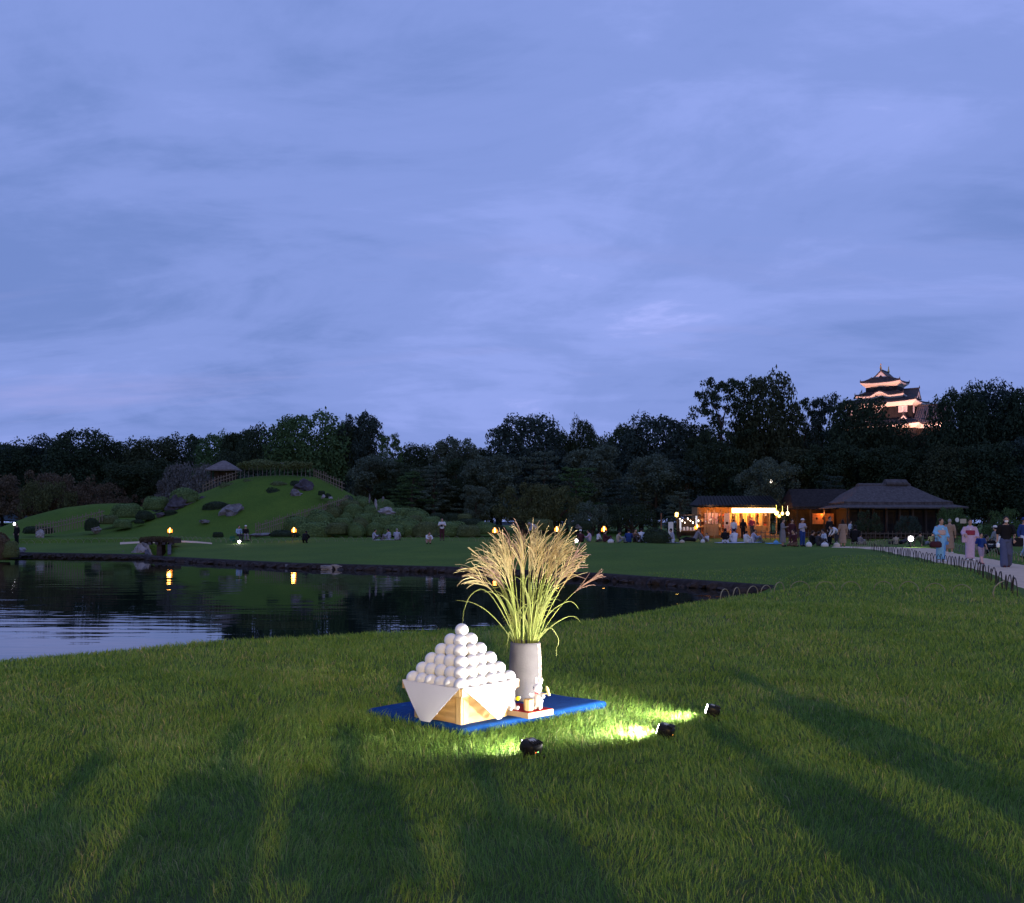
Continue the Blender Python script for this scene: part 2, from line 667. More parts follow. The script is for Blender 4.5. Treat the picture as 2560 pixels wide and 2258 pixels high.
path_near = [(9.2, 17.0), (10.6, 21.2), (12.2, 25.6), (13.6, 29.6), (14.9, 34.5), (16.2, 40.5), (17.6, 47), (18.9, 53.5)]
path_far = [(13.6, 15.6), (14.6, 19.5), (15.8, 24.5), (16.9, 29.8), (18.1, 35.6), (19.8, 42.5), (21.6, 49.5), (23.4, 56)]
strip('path', path_near, path_far, 'pale gravel path curving past the strolling people')
strip('path', [(23.4, 56), (22.2, 59.5), (20.5, 62.5)], [(18.9, 53.5), (19.3, 57), (18.6, 60)], 'pale gravel path bending away behind the white ground light', lift=0.034)
strip('path', [wxy for wxy in [(wx(300, 84.5), 84.5), (wx(350, 85), 85), (wx(440, 85), 85), (wx(490, 83.5), 83.5), (wx(530, 82), 82)]],
      [(wx(300, 87.3), 87.3), (wx(350, 87.6), 87.6), (wx(440, 87.6), 87.6), (wx(490, 86), 86), (wx(530, 83.2), 83.2)], 'pale strip of path over the earth bridge', lift=0.035)

# ------------------------------------------------------------------ floodlight behind the camera, it throws the long shadows over the lawn
FLOOD_POS = (6.6, -40.0, 9.9)
FLOOD_W = 50000
fl = thing('floodlight', 'tall floodlight mast standing behind the onlookers on the lawn', 'floodlight', (FLOOD_POS[0], FLOOD_POS[1], 0))
dark_metal = mat('dark_metal', (0.02, 0.02, 0.022), 0.45, 0.2, 8, metal=0.6)
q = MB(); q.tube([(0, 0, 0), (0, 0, 9.5)], [0.10, 0.06], 10); q.build('mast', dark_metal, fl)
q = MB(); q.box((0, 0, 9.75), (0.7, 0.28, 0.5)); q.build('lamp_head', dark_metal, fl)
q = MB(); q.box((0, 0.155, 9.75), (0.6, 0.02, 0.42)); q.build('lamp_glass', mat('flood_glass', (0.9, 0.9, 0.8), 0.3, emit=(1, 0.72, 0.3), estr=20), fl)
lamp('floodlight_lamp', 'SPOT', FLOOD_W, (1.0, 0.70, 0.22), (0, 0.30, 9.75), fl, 0.36, (-7.5, 50, 0), 62, 0.6)

# ------------------------------------------------------------------ grass blades of the lawn (nobody could count them)
MAT_POLY = [(-1.15, 8.13), (-0.335, 7.40), (0.77, 8.51), (-0.05, 9.24)]


def make_grass():
    rng = np.random.default_rng(5)
    bands = [(2.6, 4.2, 4200), (4.2, 5.2, 5200), (5.2, 6.5, 4700), (6.5, 8.2, 3900), (8.2, 10.5, 2600), (10.5, 14, 1500), (14, 19, 800), (19, 27, 330), (27, 36, 110), (36, 46, 30)]
    xs, ys = [], []
    for d0, d1, dens in bands:
        wmax = 0.56 * d1 + 0.7
        n = int((d1 - d0) * 2 * wmax * dens)
        y = rng.uniform(d0, d1, n)
        x = rng.uniform(-wmax, wmax, n)
        k = np.abs(x) < 0.54 * y + 0.6
        xs.append(x[k]); ys.append(y[k])
    x = np.concatenate(xs); y = np.concatenate(ys)
    # tufts: pull part of the blades towards clump points
    z = height(x, y)
    keep = (z > WATER + 0.25) & ~inside(x, y, MAT_POLY)
    pp = np.array(path_near)
    keep &= ~inside(x, y, path_near + path_far[::-1])
    x, y, z = x[keep], y[keep], z[keep]
    n = len(x)
    dark_hole = None
    patch = 0.5 + 0.5 * np.sin(x * 2.1 + 1.7 * np.sin(y * 1.3)) * np.sin(y * 2.7 + 1.1 * np.sin(x * 1.9))
    patch3 = 0.5 + 0.5 * np.sin(x * 0.83 + 1.9 * np.sin(y * 0.61 + 0.4)) * np.sin(y * 0.97 + 1.4 * np.sin(x * 0.71 + 2.0))
    patch2 = 0.5 + 0.5 * np.sin(x * 7.3 + 2.0 * np.sin(y * 5.1)) * np.sin(y * 8.7 + 1.6 * np.sin(x * 6.3))
    far = np.clip(y / 7.0, 0.75, 4.5)
    h = (0.020 + 0.016 * patch + 0.018 * patch2 + 0.042 * rng.random(n) ** 2.6) * (1 + 0.10 * (far - 1))
    # a fringe of longer blades left uncut along the mat and round the lamps
    dm = pl_dist(x, y, MAT_POLY + MAT_POLY[:1])
    lampd = np.min([np.hypot(x - a, y - b_) for a, b_ in ((0.13, 6.75), (1.1, 7.3), (1.59, 8.05))], axis=0)
    lng = np.clip(1 - dm / 0.9, 0, 1) * 0.030 + np.clip(1 - lampd / 0.7, 0, 1) * 0.02
    h = h + lng * rng.random(n)
    w = (0.0024 + 0.0022 * rng.random(n)) * np.clip(y / 5.5, 0.8, 6) ** 0.95
    a = rng.uniform(0, 2 * PI, n)
    px_, py_ = np.cos(a), np.sin(a)
    la = rng.uniform(0, 2 * PI, n)
    # blades of one tuft lean much the same way
    ga = 2.6 * np.sin(x * 3.1 + 1.3 * np.sin(y * 2.3)) + 2.1 * np.sin(y * 3.7 + x)
    la = np.where(rng.random(n) < 0.55, ga + rng.normal(0, 0.5, n), la)
    lean = h * (0.22 + 0.85 * rng.random(n))
    lx, ly = np.cos(la) * lean, np.sin(la) * lean
    V = np.zeros((n, 5, 3), dtype=np.float32)
    zb = z - 0.006
    V[:, 0] = np.stack([x - px_ * w / 2, y - py_ * w / 2, zb], -1)
    V[:, 1] = np.stack([x + px_ * w / 2, y + py_ * w / 2, zb], -1)
    mxp, myp = x + lx * 0.32, y + ly * 0.32
    zm = z + h * 0.58
    V[:, 2] = np.stack([mxp + px_ * w * 0.42, myp + py_ * w * 0.42, zm], -1)
    V[:, 3] = np.stack([mxp - px_ * w * 0.42, myp - py_ * w * 0.42, zm], -1)
    V[:, 4] = np.stack([x + lx, y + ly, z + np.sqrt(np.maximum(h * h - lean * lean * 0.5, 0.2 * h * h))], -1)
    i0 = (np.arange(n) * 5)[:, None]
    fq = i0 + np.array([[0, 1, 2, 3]])
    ft = i0 + np.array([[3, 2, 4]])
    gmat = mat('grass_blade', (0.06, 0.11, 0.02), 0.55, spec=0.25, trans=0.35,
               attr=[(0.050, 0.116, 0.020), (0.128, 0.246, 0.038), (0.196, 0.324, 0.054), (0.268, 0.350, 0.074), (0.44, 0.38, 0.17)])
    me = np_mesh('grass', V.reshape(-1, 3), [fq, ft], gmat)
    tint = np.clip(0.62 * rng.random(n) ** 1.2 + 0.13 * patch + 0.14 * patch2 + 0.16 * patch3 - 0.10 + np.where((patch3 > .72) & (rng.random(n) < .12), .35, 0) + np.where(rng.random(n) < 0.07, 0.35, 0), 0, 1)
    at = me.attributes.new('tint', 'FLOAT', 'POINT')
    at.data.foreach_set('value', np.repeat(tint, 5).astype(np.float32))
    o = put('grass', me)
    tag(o, 'short lawn grass with longer tufts round the display', kind='stuff')
    return n


n_blades = make_grass()

# ------------------------------------------------------------------ stones at the far waterline
stone_m = [mat('bank_stone', (0.040, 0.033, 0.034), 0.9, 0.45, 3, bump=0.6, bscale=9),
           mat('bank_stone_pale', (0.13, 0.12, 0.125), 0.9, 0.3, 3, bump=0.6, bscale=9)]


def rock_mesh(seed, sx, sy, sz, rough=0.22, lev=2):
    bm = bmesh.new()
    bmesh.ops.create_icosphere(bm, subdivisions=lev, radius=1.0)
    rr = random.Random(seed)
    ks = [(Vector((rr.gauss(0, 1), rr.gauss(0, 1), rr.gauss(0, 1))).normalized(), rr.uniform(0.48, 0.88)) for _ in range(14)]
    for v in bm.verts:
        p = v.co.copy()
        for d, c in ks:         # flat chipped faces
            k = p.dot(d)
            if k > c:
                p -= d * (k - c)
        p *= 1 + rr.uniform(-rough, rough) * 0.25
        v.co = Vector((p.x * sx, p.y * sy, p.z * sz))
    me = bpy.data.meshes.new('rock')
    bm.to_mesh(me)
    bm.free()
    return me


rocks = [rock_mesh(k, 0.42, 0.34, 0.27, 0.8) for k in range(6)]
# dark earth face of the bank above the waterline
eb = [p for p in far_line[2:-2]]
ev = []
for i_, (x_, y_) in enumerate(eb):
    for k_ in range(12 if i_ < len(eb) - 1 else 1):
        u_ = k_ / 12
        x2_, y2_ = (eb[i_ + 1] if i_ < len(eb) - 1 else eb[i_])
        ev.append((x_ + (x2_ - x_) * u_, y_ + (y2_ - y_) * u_))
q = MB()
rows_ = []
for i_, (x_, y_) in enumerate(ev):
    j_ = .05 * math.sin(i_ * 2.1) + .04 * math.sin(i_ * 5.3)
    a_, b_ = ev[max(i_ - 1, 0)], ev[min(i_ + 1, len(ev) - 1)]
    l_ = math.hypot(b_[0] - a_[0], b_[1] - a_[1])
    nx_, ny_ = (b_[1] - a_[1]) / l_, -(b_[0] - a_[0]) / l_
    rows_.append([(x_ + nx_ * o_, y_ + ny_ * o_, z_) for o_, z_ in ((.62 + j_, WATER - .2), (.58 + j_, WATER + .12 + j_ * .6), (.42 + j_, -.80 + j_ * .5), (.10, -.765), (-.30, -.83))])
q.loft(rows_, False, False, False)
tag(q.build('bank', mat('bank_earth', (0.030, 0.024, 0.024), .95, .5, 4, bump=.7, bscale=10), None, True), 'dark earth face of the far pond bank', kind='structure')
edging = thing('stone_edging', 'dark line of rough stones along the far waterline of the pond', 'stone edging', (0, 0, 0))
rr = random.Random(3)
pts = []
fl_pts = far_line[3:-3]
for (x0, y0), (x1, y1) in zip(fl_pts[:-1], fl_pts[1:]):
    Ls = math.hypot(x1 - x0, y1 - y0)
    k = 0.0
    while k < Ls:
        u = k / Ls
        pts.append((x0 + (x1 - x0) * u, y0 + (y1 - y0) * u))
        k += rr.uniform(0.42, 0.62)
for i, (x, y) in enumerate(pts[:295]):
    s = rr.uniform(0.6, 1.0)
    pale = rr.random() < 0.05
    put('stone', rocks[i % 6], edging, stone_m[1 if pale else 0], (x + rr.uniform(-.1, .1) - .28, y + rr.uniform(-.1, .12) - .62, WATER + rr.uniform(0.0, 0.09)),
        (rr.uniform(-.2, .2), rr.uniform(-.2, .2), rr.uniform(0, 6.3)), (s, s * rr.uniform(.7, 1), s * rr.uniform(.7, 1.15) * .8))


def rock(px, py, D, w, h, label, m, name='rock', seed=0, group=None, dep=None, cat='rock', zbase=None):
    z = zbase if zbase is not None else wz(py, D)
    me = rock_mesh(seed + 40, w / 2, (dep or w * 0.8) / 2, h * 0.8, 0.9, 3)
    o = put(name, me, None, m, (wx(px, D), D, z), (0, 0, rr.uniform(0, 1)))
    return tag(o, label, cat, group)


rock_grey = mat('rock_grey', (0.17, 0.155, 0.16), 0.92, 0.45, 1.6, bump=0.8, bscale=5)
rock_dark = mat('rock_dark', (0.075, 0.065, 0.075), 0.92, 0.45, 1.6, bump=0.8, bscale=5)
rock_pale = mat('rock_pale', (0.30, 0.28, 0.29), 0.92, 0.35, 1.6, bump=0.8, bscale=5)
rock(348, 1388, 74, 1.3, 1.05, 'large pale boulder standing in the water beside the bridge', rock_pale, seed=1, cat='boulder', name='boulder')
rock(366, 1386, 74.6, 0.9, 0.85, 'pale boulder wedged between the large boulder and the bridge pier', rock_pale, seed=2, cat='boulder', name='boulder')
rock(360, 1374, 76, 0.8, 0.65, 'small greyish boulder on top of the bank beside the bridge', rock_grey, seed=3, cat='boulder', name='boulder')
rock(333, 1389, 74, 0.5, 0.3, 'low boulder at the end of the boulders by the bridge', rock_grey, seed=4, cat='boulder', name='boulder')
rock(56, 1376, 76, 0.62, 0.30, 'pale rounded stone lying on the grassy pond bank', rock_pale, seed=5)
rock(50, 1386, 77, 0.95, 0.22, 'flat pale stone half in the water below the rounded one', rock_pale, seed=6)
rock(306, 1386, 75.5, 0.5, 0.35, 'small upright stone at the water edge among the edging', rock_grey, seed=7)
rock(838, 1418, 54.6, 1.9, 0.22, 'long flat pale slab in the stone edging of the pond', rock_pale, seed=8, dep=0.5)

# ------------------------------------------------------------------ earth bridge
br = thing('earth_bridge', 'small bridge of stone covered with shaggy turf across the pond inlet', 'bridge', (wx(402, 80), 80, 0))
earth = mat('bridge_earth', (0.055, 0.042, 0.036), 0.95, 0.5, 3, bump=0.8, bscale=8)
q = MB()
prof = []
for k in range(15):
    u = -1.3 + 2.6 * k / 14
    zt = 0.27 - 0.10 * (u / 1.3) ** 2
    th = 0.34 + 0.05 * math.sin(k * 2.3)
    prof.append([(u, -1.0 + 0.08 * math.sin(k * 1.9), zt - th), (u, -1.05, zt - 0.06), (u, -0.85, zt), (u, 0.9, zt), (u, 1.0, zt - th)])
q.loft(prof)
q.build('deck', earth, br)
for k in range(9):
    q = MB()
    q.box((-1.1 + k * 0.275, -0.75, -0.20), (0.25, 0.5, 0.2), taper=0.9)
    if k % 2 == 0:
        q.build('stone_beam', rock_dark, br)
q = MB(); q.box((0.10, -0.2, -0.72), (0.42, 1.0, 1.3), taper=0.85); q.build('pier', rock_dark, br)
for pa, pb in ((362, 371), (419, 428)):
    q = MB()
    q.loft([[(wx(p_, d_) - wx(402, 80), d_ - 80, zz_) for p_, d_ in ((pa, 70.5), (pb, 70.5), (pb, 84), (pa, 84))] for zz_ in (-1.5, -.82)] +
           [[(wx(p_, d_) - wx(402, 80), d_ - 80, zz_) for p_, d_, zz_ in ((pa, 70.5, -.74), (pb, 70.5, -.74), (pb, 84, .02), (pa, 84, .02))]])
    q.build('abutment', rock_dark, br)
# shaggy turf hanging over the deck edge
q = MB()
for k in range(500):
    u = rr.uniform(-1.32, 1.32); zt = 0.27 - 0.10 * (u / 1.3) ** 2
    ln = rr.uniform(0.08, 0.28); y = -1.04 + rr.uniform(-.03, .25); d = rr.uniform(-.06, .06)
    if y > -0.95:
        q.add([(u - .02, y, zt - .01), (u + .02, y, zt - .01), (u + d, y - .03, zt + ln * .6)], [(0, 1, 2)])
    else:
        q.add([(u - .025, y, zt), (u + .025, y, zt), (u + d, y - .1, zt - ln)], [(0, 1, 2)])
tf = q.build('turf_fringe', mat('turf_fringe', (0.075, 0.062, 0.035), 0.9, 0.4, 4, trans=0.2), br)
tf['kind'] = 'stuff'

# ------------------------------------------------------------------ foliage
def leaf_cloud(rng, centers, radii, per, size, shell=0.55, squash=1.0):
    """leaf-sized quads over the skins of many small clumps"""
    C_ = np.repeat(np.asarray(centers), per, axis=0)
    Rr = np.repeat(np.asarray(radii), per)
    n = len(C_)
    d = rng.normal(size=(n, 3)); d /= np.linalg.norm(d, axis=1)[:, None]
    d[:, 2] = np.where((d[:, 2] < -0.2) & (rng.random(n) < 0.6), -d[:, 2], d[:, 2])
    rad = Rr * (shell + (1 - shell) * rng.random(n) ** 0.5) * (1 + 0.09 * rng.normal(size=n))
    P = C_ + d * rad[:, None] * np.array([1, 1, squash])
    nn = d + 0.75 * rng.normal(size=(n, 3)); nn[:, 2] += 0.25
    nn /= np.linalg.norm(nn, axis=1)[:, None]
    ref = rng.normal(size=(n, 3))
    a = np.cross(nn, ref); a /= np.linalg.norm(a, axis=1)[:, None]
    b_ = np.cross(nn, a)
    s = size * (0.6 + 0.8 * rng.random(n))[:, None]
    V = np.stack([P - a * s * .5, P - b_ * s * .27 + nn * s * .06, P + a * s * .5, P + b_ * s * .27 + nn * s * .06], 1)
    return V, n


def leaf_mesh(name, rng, parts, m):
    Vs, ts = [], []
    for V, n in parts:
        Vs.append(V.reshape(-1, 3))
    V = np.concatenate(Vs)
    n = len(V) // 4
    me = np_mesh(name, V, [np.arange(n * 4).reshape(n, 4)], m)
    tint = np.repeat(np.clip(rng.normal(0.5, 0.22, n), 0, 1), 4)
    at = me.attributes.new('tint', 'FLOAT', 'POINT')
    at.data.foreach_set('value', tint.astype(np.float32))
    return me


def leafmat(name, lo, mi, hi, trans=0.18):
    return mat(name, mi, 0.7, spec=0.08, trans=trans, attr=[lo, mi, hi])


LM = dict(
    dark=leafmat('leaves_dark', (0.020, 0.033, 0.020), (0.035, 0.054, 0.029), (0.062, 0.086, 0.040)),
    dark_olive=leafmat('leaves_dark_olive', (0.026, 0.034, 0.020), (0.048, 0.060, 0.030), (0.084, 0.098, 0.046)),
    dark_blue=leafmat('leaves_dark_bluish', (0.022, 0.036, 0.030), (0.040, 0.062, 0.050), (0.070, 0.098, 0.074)),
    green=leafmat('leaves_green', (0.040, 0.075, 0.030), (0.068, 0.120, 0.044), (0.105, 0.170, 0.062)),
    blue=leafmat('leaves_bluish', (0.052, 0.074, 0.055), (0.092, 0.122, 0.086), (0.145, 0.182, 0.120)),
    brown=leafmat('leaves_brownish', (0.062, 0.050, 0.034), (0.105, 0.080, 0.052), (0.155, 0.115, 0.072)),
    olive=leafmat('leaves_olive', (0.050, 0.060, 0.026), (0.085, 0.096, 0.040), (0.130, 0.140, 0.056)),
    azalea=leafmat('leaves_azalea', (0.062, 0.105, 0.042), (0.125, 0.195, 0.072), (0.21, 0.30, 0.105)),
    azalea_olive=leafmat('leaves_azalea_olive', (0.068, 0.090, 0.038), (0.120, 0.152, 0.062), (0.185, 0.220, 0.088)),
    grey=leafmat('leaves_greyish', (0.090, 0.090, 0.085), (0.14, 0.135, 0.13), (0.19, 0.185, 0.175)),
)
bark = mat('bark', (0.055, 0.043, 0.034), 0.9, 0.4, 3, bump=0.6, stretch=(1, 1, 0.25))


def proto_tree(kind, seed):
    """returns (crown mesh, trunk mesh, half width, height)"""
    rng = np.random.default_rng(seed)
    cs, rs = [], []
    H, HW = 13.0, 5.0
    if kind == 'dome':
        n = 66
        for k in range(n):
            zz_ = 1 - 1.75 * (k + .5) / n
            an = k * 2.39996 + rng.normal() * .25
            rr_ = math.sqrt(max(0, 1 - zz_ * zz_)) ** 0.85
            q_ = rng.uniform(0.72, 0.90) if k % 6 else rng.uniform(0.3, 0.6)
            p = np.array([math.cos(an) * rr_ * HW * q_, math.sin(an) * rr_ * HW * q_, 6.4 + zz_ * 5.6 * q_])
            p[2] = max(p[2], 1.3 + rng.random())
            cs.append(p); rs.append(rng.uniform(1.0, 1.9))
        leafs = [leaf_cloud(rng, cs, rs, 220, 0.36, 0.7)]
    elif kind == 'lobed':
        lob = [(rng.uniform(-3, 3), rng.uniform(-3, 3), rng.uniform(5, 10.5), rng.uniform(1.9, 2.9)) for _ in range(7)] + [(0, 0, 10.4, 2.3), (0, 0, 5, 3.5), (2.5, 0, 3.5, 2.2), (-2.5, 0, 3.5, 2.2)]
        for lx, ly, lz, lr in lob:
            for k in range(13):
                d = rng.normal(size=3); d /= np.linalg.norm(d)
                d[2] = abs(d[2]) if k % 3 else d[2]
                cs.append(np.array([lx, ly, lz]) + d * lr * rng.uniform(.6, .85)); rs.append(rng.uniform(.65, 1.15))
        leafs = [leaf_cloud(rng, cs, rs, 115, 0.34)]
    elif kind == 'airy':
        for k in range(150):
            hgt = 3.0 + 9.4 * rng.random()
            lim = HW * (1.02 - ((hgt - 6.5) / 8.5) ** 2) * rng.uniform(0.25, 1.0) ** .7
            an = rng.uniform(0, 2 * PI)
            cs.append(np.array([math.cos(an) * lim, math.sin(an) * lim, hgt])); rs.append(rng.uniform(.45, 1.05))
        leafs = [leaf_cloud(rng, cs, rs, 78, 0.30, 0.3, 0.55)]
    elif kind == 'spread':
        H, HW = 6.0, 4.5
        for k in range(60):
            an = rng.uniform(0, 2 * PI); q_ = math.sqrt(rng.random())
            hgt = 1.0 + (H - 1.8) * (1 - (q_ * .9) ** 2.2) * (rng.uniform(0.25, 1.0))
            cs.append(np.array([math.cos(an) * q_ * HW * .9, math.sin(an) * q_ * HW * .9, hgt])); rs.append(rng.uniform(.5, .95))
        leafs = [leaf_cloud(rng, cs, rs, 110, 0.24)]
    elif kind == 'pads':
        H, HW = 12.0, 4.6
        for lv in range(11):
            hgt = 2.6 + lv * 0.86
            lim = HW * (1.05 - 0.85 * (lv / 11.0) ** 1.3)
            for k in range(7 - lv // 3):
                an = rng.uniform(0, 2 * PI); q_ = rng.uniform(.25, 1)
                cx_, cy_ = math.cos(an) * lim * q_, math.sin(an) * lim * q_
                for _ in range(3):
                    cs.append(np.array([cx_ + rng.normal() * .55, cy_ + rng.normal() * .55, hgt + rng.normal() * .15])); rs.append(rng.uniform(.4, .8))
        leafs = [leaf_cloud(rng, cs, rs, 45, 0.27, 0.3, 0.42)]
    lv = leafs[0][0].reshape(-1, 3)
    H = float(np.percentile(lv[:, 2], 99.6)); HW = float(np.percentile(np.hypot(lv[:, 0], lv[:, 1]), 97)) * .93
    me = leaf_mesh('crown', rng, leafs, LM['dark'])
    q = MB()
    top = H * (0.72 if kind in ('airy', 'pads') else 0.55)
    q.tube([(0, 0, -0.3), (0.1, 0.05, H * .2), (-0.08, 0.1, H * .4), (0, 0, top)], [0.34, 0.26, 0.2, 0.08], 8)
    for k in rng.choice(len(cs), 12, replace=False):
        c = cs[k]
        z0 = max(0.8, min(top * .95, c[2] - 0.45 * math.hypot(c[0], c[1]) - 0.4))
        m_ = ((c[0]) * .5, c[1] * .5, (z0 + c[2]) / 2 + .2)
        q.tube([(0, 0, z0), m_, tuple(c)], [0.12, 0.07, 0.02], 5)
    return me, q.mesh('trunk', bark), HW, H


PROTO = dict(
    dome=[proto_tree('dome', 1), proto_tree('dome', 2), proto_tree('dome', 3)],
    lobed=[proto_tree('lobed', 4), proto_tree('lobed', 5), proto_tree('lobed', 6)],
    airy=[proto_tree('airy', 7), proto_tree('airy', 8)],
    spread=[proto_tree('spread', 9), proto_tree('spread', 10)],
    pads=[proto_tree('pads', 12), proto_tree('pads', 13)],
)
_tc = [0]


def tree(px, top, hw_px, D, kind, leafm, label, group=None, name='tree', cat='tree', base=None, hh=None):
    x = wx(px, D)
    zb = hz(x, D) if base is None else base
    H = (wz(top, D) if hh is None else zb + hh) - zb
    _tc[0] += 1
    cm, tm, HW, PH = PROTO[kind][_tc[0] % len(PROTO[kind])]
    r_ = thing(name, label, cat, (x, D, zb), random.uniform(0, 6.28), group)
    s = hw_px / F * D / HW
    r_.scale = (s * 1.06, s * random.uniform(.95, 1.1), H / PH)
    put('trunk', tm, r_, bark)
    if leafm == 'dark':
        leafm = ('dark', 'dark_olive', 'dark', 'dark_blue', 'dark')[_tc[0] % 5]
    put('crown', cm, r_, LM[leafm])
    return r_


# the skyline trees, from the far end of the garden to the castle and beyond
SKY = [
    (-60, 1100, 80, 235, 'dome', 'dark', 'dark tree at the very end of the wood beyond the pond'),
    (55, 1110, 70, 235, 'dome', 'dark', 'low dark tree in front of the blue hill'),
    (135, 1092, 66, 238, 'dome', 'dark', 'dark tree rising next to the flat topped tree beyond the pond'),
    (205, 1077, 80, 230, 'dome', 'dark', 'wide flat topped dark tree, the highest above the brownish trees'),
    (305, 1103, 62, 236, 'dome', 'dark', 'rounded dark tree in the dip of the skyline beside the flat topped tree'),
    (385, 1097, 66, 232, 'dome', 'dark', 'dark tree in the skyline above the brownish tree end'),
    (468, 1090, 68, 236, 'dome', 'dark', 'even rounded dark tree rising behind the greyish bush'),
    (550, 1086, 62, 200, 'dome', 'green', 'dark tree behind the thatched hut roof'),
    (605, 1080, 52, 160, 'lobed', 'dark', 'thin topped tree rising just behind the hut and hedge'),
    (665, 1068, 66, 142, 'dome', 'dark', 'brownish dark tree next to the big round tree over the hill'),
    (768, 1037, 96, 134, 'dome', 'green', 'big round leafy tree behind the hilltop hedge'),
    (856, 1058, 58, 138, 'lobed', 'dark', 'ragged tree between the big round tree and the pointed tree'),
    (915, 1036, 62, 136, 'lobed', 'dark', 'tall pointed dark tree above the fenced slope of the hill'),
    (974, 1088, 34, 132, 'airy', 'green', 'slim thin tree just beside the tall pointed one'),
    (1040, 1112, 64, 138, 'dome', 'dark', 'low dark tree in the deepest dip of the skyline'),
    (1122, 1097, 66, 132, 'lobed', 'blue', 'rounded thin crowned tree before the group of big trees behind the pampas'),
    (1190, 1120, 56, 138, 'dome', 'dark', 'low dark tree joining the thin crowned tree and the big dome'),
    (1314, 1040, 96, 134, 'dome', 'dark', 'big domed dark tree rising above the pampas grass'),
    (1398, 1084, 58, 140, 'dome', 'dark', 'dark shoulder tree beside the big dome above the pampas'),
    (1455, 1052, 36, 138, 'dome', 'dark', 'small round crown standing up alone between two big domes'),
    (1505, 1088, 56, 142, 'dome', 'blue', 'low thin tree under the small round crown'),
    (1566, 1064, 56, 136, 'dome', 'dark', 'dark tree at the edge of the second big dome'),
    (1638, 1042, 96, 132, 'dome', 'dark', 'second big domed tree, next to the tall layered tree'),
    (1724, 1064, 62, 136, 'dome', 'dark', 'dark tree under the branches of the tall layered tree'),
    (1804, 950, 84, 128, 'airy', 'dark', 'tall layered tree with sky showing through above the tea shop'),
    (1914, 940, 80, 130, 'dome', 'dark', 'tallest dense tree, above the lit tea shop'),
    (2010, 1002, 52, 132, 'airy', 'dark', 'open crowned tree with gaps beside the tallest tree'),
    (2072, 992, 58, 130, 'airy', 'dark', 'airy dark tree with bare limbs halfway to the castle'),
    (2146, 998, 80, 122, 'dome', 'dark', 'round crowned tree covering the foot of the castle'),
    (2230, 1056, 60, 120, 'dome', 'dark', 'low bushy tree under the castle windows'),
    (2322, 1082, 60, 121, 'dome', 'dark', 'dark tree under the castle side roof'),
    (2402, 978, 78, 112, 'dome', 'dark', 'big dark tree immediately beside the castle roof'),
    (2484, 962, 92, 114, 'dome', 'dark', 'highest dark tree on the path side of the castle'),
    (2562, 976, 80, 110, 'dome', 'dark', 'dark tree beyond the highest one at the path side'),
    (2622, 925, 70, 118, 'lobed', 'dark', 'tall tree cut by the edge of the view over the path'),
]
for a in SKY:
    tree(*a[:6], a[6], 'trees of the wood round the lawn')

